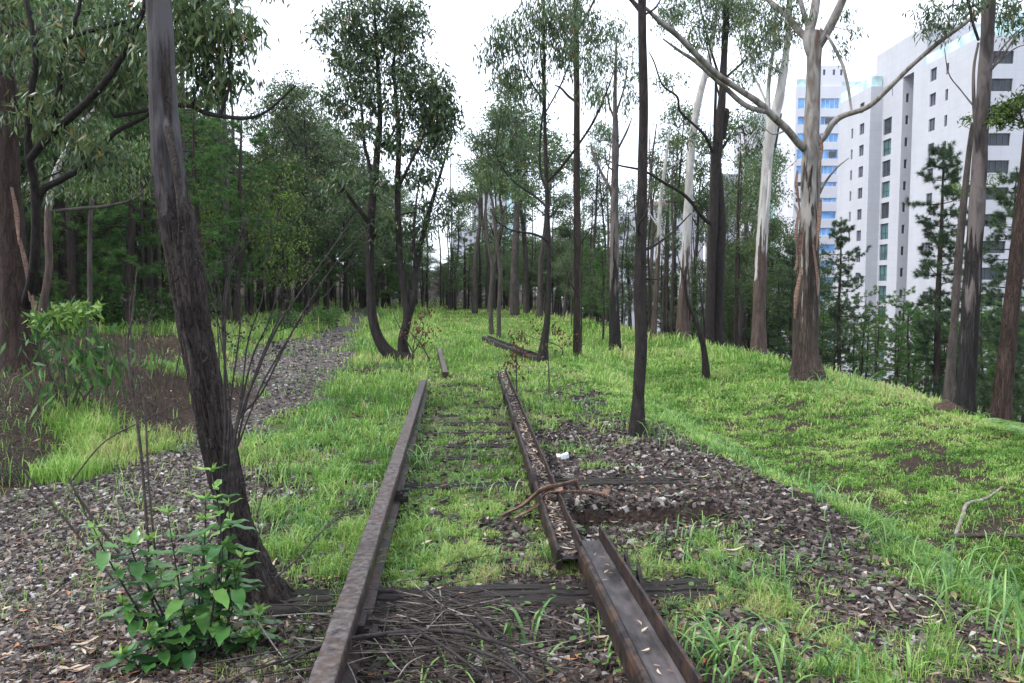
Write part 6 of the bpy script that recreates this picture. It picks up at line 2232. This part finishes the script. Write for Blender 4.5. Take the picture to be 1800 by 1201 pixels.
# ------------------------------------------------------------------ near plants
def ovate_leaf(mb, p, d, up, L, W, r, rnd):
    """a pointed oval leaf: 5 x 2 quads, folded along the midrib and drooping"""
    d = d / np.linalg.norm(d)
    s = np.cross(d, up)
    s /= np.linalg.norm(s) + 1e-9
    u = np.cross(s, d)
    t = np.linspace(0, 1, 7)
    w = W * .5 * np.sin(np.pi * t ** .8) ** .75
    w[-1] = .0003
    w[0] = .002
    C = p + np.outer(t * L, d) + np.outer(-.28 * L * t ** 2 + .06 * L * np.sin(t * 9), u)
    A = C - np.outer(w, s) + np.outer(w * .35, u)
    B = C + np.outer(w, s) + np.outer(w * .35, u)
    V = np.empty((21, 3))
    V[0::3], V[1::3], V[2::3] = A, C, B
    i = np.arange(6)[:, None] * 3
    mb.add(V, np.concatenate([i + np.array([[0, 1, 4, 3]]), i + np.array([[1, 2, 5, 4]])]), 0, rnd, True)


gb = onz(345, 1150, 0.0)
root = empty('leafy_shrub', (gb[0], gb[1], 0), 'glossy green broad leaved shrub in front of the leaning trunk, bottom left', 'shrub')
r = RG(700)
stems = [((250, 1150), (200, 1000), (165, 930)), ((290, 1180), (262, 1040), (262, 950)), ((330, 1190), (318, 1050), (295, 905)), ((345, 1190), (352, 1030), (362, 915)), ((360, 1190), (358, 1000), (362, 880)),
         ((380, 1190), (400, 1040), (425, 980)), ((400, 1180), (412, 1060), (412, 1000)), ((320, 1200), (240, 1090), (215, 1060)), ((370, 1200), (440, 1120), (455, 1075)), ((380, 1150), (388, 950), (372, 830)),
         ((395, 1150), (404, 980), (402, 890)), ((340, 1210), (330, 1130), (330, 1080)), ((350, 1215), (290, 1150), (260, 1110)), ((390, 1210), (420, 1150), (440, 1120)), ((300, 1210), (240, 1170), (215, 1150)), ((300, 1160), (245, 1000), (228, 955)),
         ((310, 1200), (300, 1100), (282, 1010)), ((370, 1190), (384, 1060), (392, 960)), ((330, 1200), (345, 1110), (338, 990))]
lf = MB()
for si, st in enumerate(stems):
    Y0 = gb[1] + r.normal() * .10
    pts = [P(st[0][0] * .5 + 172, 1215, Y0)] + [P(x_, y_, Y0 + .06 * r.normal()) for (x_, y_) in st[1:]]
    pts[0][2] = -.03
    mb = MB()
    C = tube(mb, pts, [.006, .004, .002], 6, 22)
    mb.build('stem', M['twig_black'], root, (gb[0], gb[1], 0))
    nn_ = 9 if si < 11 else 7
    for k in range(nn_):
        f = .22 + .78 * k / (nn_ - 1)
        p = C[int(f * 21)]
        a0_ = k * 1.57 + r.random() * .6
        for m_ in range(2):
            a = a0_ + m_ * math.pi + r.normal() * .2
            L_ = (.125 if f < .9 else .08) * (.7 + .5 * r.random())
            d = np.array([math.cos(a), math.sin(a), .15 + .5 * (f > .85) + .2 * r.normal()])
            ovate_leaf(lf, p, d, np.array([0, 0, 1.0]), L_, L_ * .46, r, float(np.clip(.30 + .5 * (f > .9) + .2 * r.normal(), 0, 1)))
    for m_ in range(3):
        a = r.random() * 6.28
        ovate_leaf(lf, C[-1], np.array([math.cos(a) * .6, math.sin(a) * .6, 1.0]), np.array([math.cos(a + 1.5), math.sin(a + 1.5), .3]), .05, .02, r, .95)
lf.build('foliage', leaf_mat('shrub_leaf', [(0.0, (.03, .095, .03)), (.5, (.075, .19, .045)), (1.0, (.22, .38, .08))], .22, .32, .6), root, (gb[0], gb[1], 0))


def stalk(name, label, Y, lines, mat='twig', group=None, cat='dead stalks', side=8, buds=False, seed=1, gz=None, leafb=None):
    """bare stems given as picture polylines with widths"""
    r = RG(seed)
    first = lines[0][0][0]
    b = P(first[0], first[1], Y)
    gzv = float(height(b[0], b[1])) if gz is None else gz
    b = np.array([b[0], b[1], gzv])
    root = empty(name, b, label, cat, group)
    for li, (pts, w) in enumerate(lines):
        C = pxpath(pts, Y)
        mb = MB()
        C = tube(mb, C, [v_ * .72 for v_ in pxr(w, Y)], 6, 8 * len(pts), 0, disp=barkdisp(seed + li, .12, 3, .18))
        for k in range(side if len(pts) > 2 else 2):
            f = .35 + .6 * r.random()
            i = int(f * (len(C) - 1))
            t = C[min(i + 1, len(C) - 1)] - C[i]
            t /= np.linalg.norm(t) + 1e-9
            d = t + r.normal(size=3) * .45
            l = (.05 + .20 * r.random()) * (1.2 - f)
            q = [C[i], C[i] + d * l * .5, C[i] + d * l + r.normal(size=3) * .02]
            tube(mb, q, [pxr(w, Y)[-1] * .9 + .0008, .0011, .0006], 4, 5)
            if buds:
                for j in range(3):
                    c = q[2] + r.normal(size=3) * .012
                    mb.box(c, (.007, .007, .009), 0, r.random() * 3)
        mb.build('stem', M[mat], root, b)
    return root


stalk('bare_shrub', 'leafless shrub of thin dark stems fanning up beside the leaning trunk', 3.75, [
    ([(385, 1160), (384, 1040), (388, 900), (396, 760), (395, 640), (398, 520), (415, 440), (432, 380)], [11, 9, 8, 7, 6, 5, 3, 1.5]),
    ([(402, 1150), (402, 1000), (410, 860), (404, 720), (392, 600), (388, 520), (370, 470)], [8, 7, 6, 5, 4, 3, 1.5]),
    ([(386, 1000), (408, 800), (440, 640), (470, 570), (505, 470)], [7, 7, 5, 4, 2]),
    ([(405, 900), (415, 760), (450, 660), (480, 590), (510, 540), (560, 470), (610, 400), (640, 350)], [7, 7, 6, 6, 5, 3.5, 2, 1]),
    ([(410, 820), (420, 740), (460, 690), (505, 600), (545, 530), (600, 450), (650, 400)], [6, 6, 5, 5, 4, 2.5, 1]),
    ([(398, 700), (392, 560), (404, 470), (440, 420), (465, 350)], [4, 4, 3, 2, 1]),
    ([(395, 640), (375, 520), (350, 440), (330, 400)], [3, 3, 2, 1]),
    ([(400, 800), (406, 700), (418, 610), (426, 540), (438, 470)], [6, 5, 4, 3, 1]),
    ([(404, 850), (430, 720), (455, 640), (490, 560), (520, 500), (560, 430)], [7, 6, 5, 4, 3, 1]),
    ([(400, 780), (388, 690), (384, 600), (380, 540)], [5, 4, 3, 1]),
    ([(408, 780), (425, 690), (436, 600), (462, 520), (470, 430), (500, 350)], [5, 4, 4, 3, 2, 1]),
    ([(412, 800), (450, 700), (480, 640), (530, 560), (580, 510), (640, 430)], [5, 5, 4, 3, 2, 1])], 'twig_black', side=9, buds=True, seed=3)
stalk('bare_shrub', 'tall thin dead stems with dry seed heads left of the leaning trunk', 3.9, [
    ([(272, 1120), (262, 980), (248, 800), (235, 700), (224, 610), (232, 560), (238, 500), (240, 470)], [8, 8, 8, 7, 6, 5, 3, 1.5]),
    ([(276, 1000), (262, 860), (256, 740), (246, 650), (252, 590), (270, 540)], [6, 5, 5, 4, 3, 1.5]),
    ([(248, 800), (236, 690), (246, 640), (252, 590), (266, 545)], [3, 3, 3, 2, 1])], 'twig', side=7, buds=True, seed=4)
stalk('dead_branch', 'bare grey branch leaning over the path at the left, forking near its middle', 4.4, [
    ([(262, 1060), (215, 980), (170, 920), (130, 860), (122, 840)], [8, 8, 7, 6, 4]),
    ([(122, 850), (180, 780), (240, 745), (310, 710), (330, 690)], [5, 4, 3, 2, 1]),
    ([(200, 1020), (120, 920), (60, 850), (10, 780), (-30, 720)], [6, 6, 5, 4, 3]),
    ([(168, 980), (160, 930), (140, 880), (120, 860)], [4, 3, 3, 1.5])], 'twig', cat='branch', side=4, seed=6)
stalk('dead_branch', 'thin dark branch rising from the leaning trunk foot over the grass', 4.0, [
    ([(485, 1015), (520, 985), (560, 940), (600, 905), (625, 870), (640, 850)], [6, 5, 4, 3, 2, 1]),
    ([(570, 930), (590, 910), (612, 905), (640, 888)], [3, 2, 2, 1])], 'twig', cat='branch', side=5, seed=7)
stalk('dead_branch', 'thin bare twig curling up right beside the leaning trunk', 4.2, [
    ([(450, 910), (462, 870), (470, 830), (474, 790)], [4, 3, 2, 1]), ([(452, 905), (455, 950), (440, 1010)], [2, 2, 1])], 'twig', cat='branch', side=2, seed=8)
stalk('grey_sapling', 'bare pale sapling crossing in front of the leaning trunk', 3.9, [
    ([(370, 800), (352, 700), (330, 760)], [2, 2, 1]), ([(318, 300), (300, 370), (270, 430), (262, 480)], [1, 3, 3, 1.5])], 'twig_grey', cat='branch', side=1, seed=9) if False else None
stalk('bare_shrub', 'leafless brown shrub in the brush behind the dead seed stalks', 12.0, [
    ([(300, 700), (312, 640), (322, 590), (330, 560)], [4, 4, 3, 1]), ([(290, 700), (284, 640), (300, 600)], [3, 3, 1]), ([(235, 690), (232, 620), (228, 540), (236, 500)], [4, 4, 3, 1])], 'twig', side=8, buds=True, seed=10)

# shrub with drooping green leaves on the left bank
gs = G(118, 735)
root = empty('green_shrub', gs, 'green shrub with drooping leaves and a lime top beside the red brown trunk', 'shrub')
Ys = gs[1]
mb = MB()
sk = []
for (a, b_, c_) in (((118, 735), (110, 640), (90, 560)), ((118, 735), (150, 640), (150, 550)), ((118, 735), (170, 670), (190, 610)), ((118, 735), (80, 640), (65, 580))):
    sk.append(tube(mb, pxpath([a, b_, c_], Ys), [.018, .012, .004], 6, 12))
mb.build('stem', M['twig'], root, gs)
cm = MB()
foliage(cm, pblobs([(95, 600, 40, 36, 13), (140, 640, 46, 40, 16), (170, 600, 36, 34, 10), (90, 660, 34, 30, 8), (180, 650, 34, 30, 9), (120, 690, 30, 24, 6), (110, 580, 40, 24, 10), (195, 630, 24, 34, 6), (85, 720, 24, 18, 4)], Ys), np.concatenate(sk), RG(710), (.17, .04), 6, .17, .95, tone=.35, tw=.004)
foliage(cm, pblobs([(120, 550, 46, 14, 10), (90, 560, 34, 14, 6), (150, 545, 24, 10, 4)], Ys), np.concatenate(sk), RG(711), (.11, .04), 18, .06, .2, tone=.95, tw=.004)
cm.build('foliage', [M['bush_leaf'], M['twig']], root, gs)
# low mid-distance bushes
for (px, py, s_, mt, lab) in ((500, 585, .55, 0, 'low dark bush at the back of the bright clearing'), (575, 578, .6, 0, 'dark green bush beside the far end of the path'), 
                              (655, 560, .5, 1, 'small bush where the path enters the far woods')):
    g = G(px, py)
    o = copy_thing(protoB[mt], g, 1.0, s_, lab)
    o['category'] = 'bush'
    if 'group' in o:
        del o['group']
# rust-leaved dead saplings
for i, (px, py, Y, blobs_, lab) in enumerate((
        (728, 632, 18.0, [(742, 560, 22, 20, 6), (728, 590, 16, 16, 4), (752, 585, 16, 16, 4), (735, 610, 14, 12, 3)], 'dead sapling with rusty leaves at the foot of the twin gum'),
        (985, 640, 19.0, [(925, 590, 30, 12, 5), (960, 575, 30, 14, 5), (990, 585, 20, 16, 4), (1000, 600, 14, 14, 2)], 'low sapling with rust brown leaves behind the slim gum'),
        (908, 700, 11.5, [(908, 612, 8, 12, 2), (900, 640, 6, 8, 1)], 'single thin dead stem standing between the fallen rails'),
        (965, 690, 12.5, [(963, 610, 5, 8, 1)], 'second thin dead stem, right of the slim gum foot'))):
    b = P(px, py, Y)
    b[2] = float(height(b[0], b[1]))
    root = empty('dead_sapling', b, lab, 'sapling')
    mb = MB()
    sk = [tube(mb, [b - [0, 0, .05], P(px, py - 30, Y), P(blobs_[0][0], blobs_[0][1], Y)], [.02 if i < 2 else .012, .012, .004], 6, 12)]
    if i == 0:
        sk.append(tube(mb, pxpath([(728, 625), (700, 570), (690, 545)], Y), [.02, .012, .005], 5, 8))
        sk.append(tube(mb, pxpath([(757, 636), (740, 605), (722, 585), (700, 560)], Y), [.02, .012, .005], 5, 8))
        sk.append(tube(mb, pxpath([(720, 630), (738, 600), (745, 570)], Y), [.02, .012, .005], 5, 8))
    mb.build('stem', M['twig'], root, b)
    cm = MB()
    foliage(cm, pblobs(blobs_, Y), np.concatenate(sk), RG(720 + i), (.10, .04), 12, .09, .8, tone=.5, tw=.003)
    cm.build('foliage', [M['rust_leaf'], M['twig']], root, b)

# ------------------------------------------------------------------ fallen wood and odds and ends


def lying(name, label, pts, rad, mat, group=None, cat='branch', ns=8, lift=.01, fork=None, seed=3):
    """a branch lying on the ground: pts are picture points with a height above ground"""
    W_ = []
    for p in pts:
        g = G(p[0], p[1]) if len(p) < 3 or p[2] < .02 else None
        if g is None:
            g = onz(p[0], p[1], p[2] + float(height(*onz(p[0], p[1], p[2])[:2])) * .0)
        W_.append(g + [0, 0, lift + max(rad) * .7])
    b = W_[0].copy()
    mb = MB()
    tube(mb, W_, rad, ns, 9 * len(W_), 0, disp=barkdisp(seed, .18, 3, .15))
    for fk in (fork or []):
        F_ = [onz(p[0], p[1], p[2]) for p in fk[0]]
        tube(mb, F_, fk[1], 6, 12, 0, disp=barkdisp(seed + 1, .15, 3, .15))
    mb2 = mb.build(name, M[mat], None, b)
    mb2.location = tuple(b)
    return tag(mb2, label, cat, group)


lying('fallen_branch', 'bent pale grey branch lying at the right edge of the ditch', [(1762, 862), (1735, 880), (1700, 893), (1692, 912), (1678, 948)], [.010, .016, .020, .022, .020], 'twig_grey', seed=3)
lying('fallen_branch', 'straight dark pole lying at the right edge below the pale branch', [(1672, 948), (1740, 950), (1830, 952)], [.020, .026, .03], 'twig', seed=4)
lying('fallen_branch', 'rusty dry stick on the mound near the right end', [(1560, 770), (1610, 765), (1640, 775)], [.006, .010, .005], 'twig', seed=5)
# peeled bark draped across the second rail
q = onz(965, 862, .26)
root = empty('peeled_bark', (q[0], q[1], .2), 'strip of peeled reddish bark draped over the second overturned rail', 'bark')
M['peel'] = simple_mat('peeled_bark', (.06, .036, .028), (.24, .15, .11), 9, .8, 0, .6, .006, (.5, 6, 6))


def ribbon(mb, pts, widths, th=.006, twist=0.0, mi=0, curl=.5):
    C = spline(np.array(pts), 26)
    w = np.interp(np.linspace(0, 1, 26), np.linspace(0, 1, len(widths)), widths)
    T = np.gradient(C, axis=0)
    T /= np.linalg.norm(T, axis=1)[:, None]
    S = np.cross(T, [0, 0, 1.0])
    S /= np.linalg.norm(S, axis=1)[:, None]
    U = np.cross(S, T)
    a = twist * np.linspace(0, 1, 26)[:, None]
    S2 = S * np.cos(a) + U * np.sin(a)
    U2 = np.cross(S2, T)
    V = []
    for sgn in (1, -1):
        for k in (-1, 0, 1):
            V.append(C + S2 * (w * k)[:, None] + U2 * (w * curl * abs(k) + sgn * th)[:, None])
    V = np.stack([V[0], V[1], V[2], V[5], V[4], V[3]], 1).reshape(-1, 3)
    i = np.arange(25)[:, None] * 6
    j = np.arange(6)[None, :]
    F = np.stack([i + j, i + (j + 1) % 6, i + 6 + (j + 1) % 6, i + 6 + j], -1).reshape(-1, 4)
    mb.add(V, F, mi, .5, True)


def bz(px, py, z):
    return onz(px, py, z)


for (pts, w, tw_) in (([bz(880, 908, .03), bz(920, 890, .10), bz(950, 866, .20), bz(975, 858, .245), bz(1005, 850, .25), bz(1014, 847, .24)], [.010, .022, .030, .034, .030, .018], .5),
                      ([bz(905, 912, .03), bz(945, 890, .10), bz(962, 868, .20), bz(990, 862, .24)], [.008, .016, .022, .02], -.6),
                      ([bz(995, 852, .24), bz(1012, 850, .23), bz(1018, 866, .12), bz(1020, 880, .06)], [.02, .02, .012, .008], .8),
                      ([bz(970, 868, .2), bz(1000, 866, .17), bz(1040, 868, .10), bz(1064, 872, .07)], [.012, .016, .02, .02], 1.2),
                      ([bz(1060, 855, .12), bz(1066, 860, .10), bz(1060, 874, .06), bz(1040, 870, .05)], [.016, .026, .026, .012], .4),
                      ([bz(965, 872, .2), bz(960, 890, .12), bz(975, 905, .06)], [.010, .008, .004], .3)):
    mb = MB()
    ribbon(mb, pts, w, .004, tw_, curl=.7)
    mb.build('strip', M['peel'], root, (q[0], q[1], .2))
# long strips of peeling bark hanging on the largest gum and on the red trunk
for tn, YY, lst in (('great_gum', YB, [((1404, 372), (1399, 420), (1402, 470), 7), ((1443, 350), (1440, 400), (1436, 440), 8), ((1412, 400), (1406, 440), (1398, 476), 9), ((1437, 232), (1444, 262), (1441, 312), 6), ((1428, 430), (1434, 480), (1437, 520), 9), ((1402, 300), (1400, 330), (1406, 372), 6), ((1410, 470), (1400, 520), (1396, 560), 8)]),
                    ('gum_tree', YN, [((34, 420), (44, 470), (52, 530), 9), ((20, 330), (30, 380), (34, 430), 8), ((50, 500), (58, 540), (62, 580), 8)])):
    ob = next(o for o in sc.objects if o.name == tn or (o.name.startswith(tn) and abs(o.location.y - YY) < .01))
    b0 = np.array(ob.location)
    for k, (p0_, p1_, p2_, w_) in enumerate(lst):
        mb = MB()
        yy = YY - .30 if tn == 'great_gum' else YY - .34
        hw = w_ / 2 / FPX * YY
        ribbon(mb, [P(*p0_, yy + .06), P(*p1_, yy - .03), P(*p2_, yy - .10)], [hw * .5, hw, hw * .3], .006, .8 * (-1) ** k, curl=.6)
        mb.build('bark_strip', M['peel'], ob, b0)
# bark strips and pale scraps on the ballast
r = RG(733)
for k, (px, py, l, a) in enumerate(((1260, 932, .10, .5), (1290, 975, .14, .2), (1185, 1010, .10, -.6), (1560, 1000, .12, 1.3), (1630, 1095, .11, -.15), (1640, 1105, .10, .1), (1180, 880, .09, .3), (1235, 845, .12, .25), (1345, 920, .12, .2),
                                    (150, 1140, .12, .6), (135, 1190, .12, .1), (60, 1170, .10, .8), (690, 1050, .09, -.4), (760, 1048, .10, .2), (1080, 1070, .10, -.7), (1570, 1080, .13, 1.5), (1640, 1015, .10, .3), (460, 1185, .09, .9), (1500, 935, .09, -.5), (1710, 1060, .10, .4))):
    g = G(px, py)
    d = np.array([math.cos(a), math.sin(a), 0]) * l / 2
    mb = MB()
    ribbon(mb, [g - d + [0, 0, .04], g + [0, 0, .028], g + d + [0, 0, .05]], [.004, .010, .004], .0015, r.normal() * .5, curl=.5)
    o = mb.build('bark_strip', M['litter'], None, g)
    o.location = tuple(g)
    me = o.data
    vals = np.full(len(me.polygons), .80 + .16 * r.random(), np.float32)
    me.attributes['rnd'].data.foreach_set('value', vals)
    tag(o, 'pale curled bark strip ' + ('on the path gravel, bottom left' if px < 300 else 'by the left rail' if px < 700 else 'on the nearest sleeper' if px < 1090 else 'right of the near trough' if px < 1300 else 'on the far right ballast edge' if px > 1450 else 'beside the dark trench'), 'bark', 'shed bark strips on the stones')
g = G(985, 812)
mb = MB()
stones(mb, np.array([g[0] - .02, g[0] + .035]), np.array([g[1], g[1] + .01]), np.array([.05, .06]), RG(4), .5, 0, z=np.array([g[2], g[2]]) + .03)
M['white'] = simple_mat('white_scrap', (.55, .56, .58), (.75, .76, .78), 20, .6, 0, .3)
o = mb.build('white_scrap', M['white'], None, g)
o.location = tuple(g)
tag(o, 'small white crumpled scrap beside the second overturned rail', 'litter')
g = G(1722, 742)
g = np.array([g[0], 13.3, float(height(g[0], 13.3))])
mb = MB()
th, ph = np.meshgrid(np.linspace(0, 2 * np.pi, 33)[:-1], np.linspace(0, np.pi / 2, 10))
rad = .27 * (1 + .25 * (fbm(np.cos(th) * 3 + 5, np.sin(th) * 3 + 5, 1, 3, 5, ph * 2) - .5) * 2)
V = np.stack([g[0] + rad * np.cos(th) * np.cos(ph), g[1] + rad * np.sin(th) * np.cos(ph), g[2] - .03 + rad * .75 * np.sin(ph)], -1).reshape(-1, 3)
i = np.arange(9)[:, None] * 32
j = np.arange(32)[None, :]
mb.add(V, np.stack([i + j, i + (j + 1) % 32, i + 32 + (j + 1) % 32, i + 32 + j], -1).reshape(-1, 4), 0, .5, True)
o = mb.build('ant_mound', simple_mat('ant_mound', (.035, .022, .016), (.09, .058, .042), 18, .95, 0, 1.0, .03), None, g)
o.location = tuple(g)
tag(o, 'rounded brown earth mound between the charred trunk and the red trunk', 'earth mound')

# heap of dead twigs over the tracks at the bottom of the picture
sticks = [([(500, 1168), (580, 1130), (700, 1112), (800, 1110), (870, 1128), (960, 1165), (1040, 1215)], .010, 'longest dark stick arching across the near track at the bottom'),
          ([(440, 1180), (560, 1140), (650, 1120), (760, 1112)], .009, 'dark stick crossing the left rail beside the long arching one'),
          ([(820, 1085), (860, 1120), (910, 1180), (930, 1215)], .009, 'thick stick pointing at the camera in the twig heap'),
          ([(835, 1078), (880, 1115)], .012, 'short stout stick on top of the twig heap'),
          ([(720, 1100), (800, 1150), (880, 1215)], .007, 'thin dark stick running to the bottom edge at centre'),
          ([(780, 1125), (880, 1160), (950, 1215)], .007, 'thin stick right of centre at the bottom edge')]
for k, (pts, rd, lab) in enumerate(sticks):
    W_ = [onz(a, b_, .21 + .04 * math.sin(i_ * 2 + k)) for i_, (a, b_) in enumerate(pts)]
    b = W_[0].copy()
    mb = MB()
    C = tube(mb, W_, [rd * .5, rd, rd * .8, rd * .3], 8, 10 * len(W_), 0, disp=barkdisp(k, .15, 3, .2))
    rr_ = RG(800 + k)
    for m_ in range(3):
        i_ = int(rr_.integers(3, len(C) - 2))
        a = rr_.normal(size=3) * np.array([.16, .16, .03])
        tube(mb, [C[i_], C[i_] + a * .5, C[i_] + a], [rd * .4, rd * .3, rd * .1], 5, 5)
    o = mb.build('fallen_stick', M['twig_black'], None, b)
    o.location = tuple(b)
    tag(o, lab, 'stick', 'sticks in the twig heap on the near track')
mb = MB()
r = RG(820)
for k in range(240):
    cx_, cy_ = 740 + r.normal() * 130, 1115 + r.normal() * 42
    if k % 3 == 0:
        cx_, cy_ = 800 + r.normal() * 60, 1080 + r.normal() * 16
    if cy_ > 1260 or cx_ < 470 or cx_ > 1040:
        continue
    c = onz(cx_, cy_, .05 + .12 * r.random())
    a = r.normal() * .35 + (.15 if r.random() < .55 else (2.75 if r.random() < .6 else -1.0))
    l = .15 + .65 * r.random() ** 1.5
    d = np.array([math.cos(a), math.sin(a), .12 * r.normal()]) * l / 2
    m_ = c + r.normal(size=3) * .03 * l
    tube(mb, [c - d, m_, c + d], [.0042, .0032, .0012], 4, 6, 0 if r.random() < .86 else 1)
tag(mb.build('brushwood', [M['twig'], M['twig_grey']]), 'tangled heap of thin dead twigs over the nearest sleepers', 'twigs', kind='stuff')
for k, (pts, lab) in enumerate((([(620, 1090), (655, 1120), (690, 1165), (712, 1185)], 'pale grey twig curving down over the left side of the twig heap'),
                                ([(700, 1190), (720, 1165), (755, 1148)], 'short pale forked twig at the bottom edge'),
                                ([(618, 1092), (632, 1130), (640, 1160)], 'thin pale twig standing against the left rail'),
                                ([(600, 1150), (618, 1180), (632, 1215)], 'pale twig across the left rail at the bottom edge'))):
    W_ = [onz(a, b_, .16 - .02 * i_) for i_, (a, b_) in enumerate(pts)]
    mb = MB()
    tube(mb, W_, [.0022, .0036, .003, .001], 6, 20)
    o = mb.build('fallen_stick', M['twig_grey'], None, W_[0])
    o.location = tuple(W_[0])
    tag(o, lab, 'stick', 'sticks in the twig heap on the near track')

# fern at the right edge
g = G(1796, 772)
root = empty('fern', g, 'pale green fern at the right edge on the mound', 'fern')
mb = MB()
r = RG(830)
for k in range(9):
    a = r.random() * 6.28
    L_ = .55 + .25 * r.random()
    t = np.linspace(0, 1, 14)
    C = g + np.stack([np.cos(a) * t * L_ * .8, np.sin(a) * t * L_ * .8, L_ * (t * 1.0 - .75 * t ** 2)], -1)
    tube(mb, C[::3], [.005, .003, .001], 4, 12)
    s = np.array([-math.sin(a), math.cos(a), 0])
    for i_ in range(2, 14):
        for sg in (-1, 1):
            l = .16 * math.sin(math.pi * min(1, (1 - t[i_]) * 1.1 + .05)) + .02
            e = C[i_] + s * sg * l + np.array([math.cos(a), math.sin(a), -.3]) * l * .35
            w_ = np.array([math.cos(a), math.sin(a), 0]) * .02
            mb.add([C[i_] - w_, C[i_] + w_, e + w_ * .2, e - w_ * .2], [[0, 1, 2, 3]], 0, .7)
mb.build('frond', M['grass_dark'], root, g)


# ------------------------------------------------------------------ labels that single things out
def finish_labels():
    by = {}
    for o in sc.objects:
        if o.parent is None and 'label' in o.keys() and 'category' in o.keys():
            by.setdefault(o['label'], []).append(o)
    words = {2: ('left one of two', 'right one of two'), 3: ('leftmost of three', 'middle of three', 'rightmost of three')}
    nth = ['leftmost', 'second from left', 'third from left', 'fourth from left', 'fifth from left', 'sixth from left', 'seventh from left', 'eighth from left']
    for lab, os_ in by.items():
        n = len(os_)
        if n < 2 or n > 8:
            continue
        os_.sort(key=lambda o: o.location.x / max(o.location.y, .1))
        for i, o in enumerate(os_):
            o['label'] = lab + ', ' + (words[n][i] if n in words else nth[i])


finish_labels()
for p_ in protoP + protoG + protoB + stem_bank + bigpine:
    if id(p_) not in used_proto:
        for ch in list(p_.children):
            bpy.data.objects.remove(ch)
        bpy.data.objects.remove(p_)

# ------------------------------------------------------------------ the air
def haze():
    m, nt, ns, L = new_mat('haze')
    v = N(nt, 'ShaderNodeVolumePrincipled', Density=0.0002)
    v.inputs['Color'].default_value = (0.93, 0.96, 1.0, 1)
    v.inputs['Anisotropy'].default_value = 0.3
    o = N(nt, 'ShaderNodeOutputMaterial')
    L.new(v.outputs[0], o.inputs['Volume'])
    mb = MB()
    mb.box((150, 720, 12), (2200, 1640, 84))
    h = mb.build('haze', m)
    tag(h, kind='stuff')
    return h


haze()
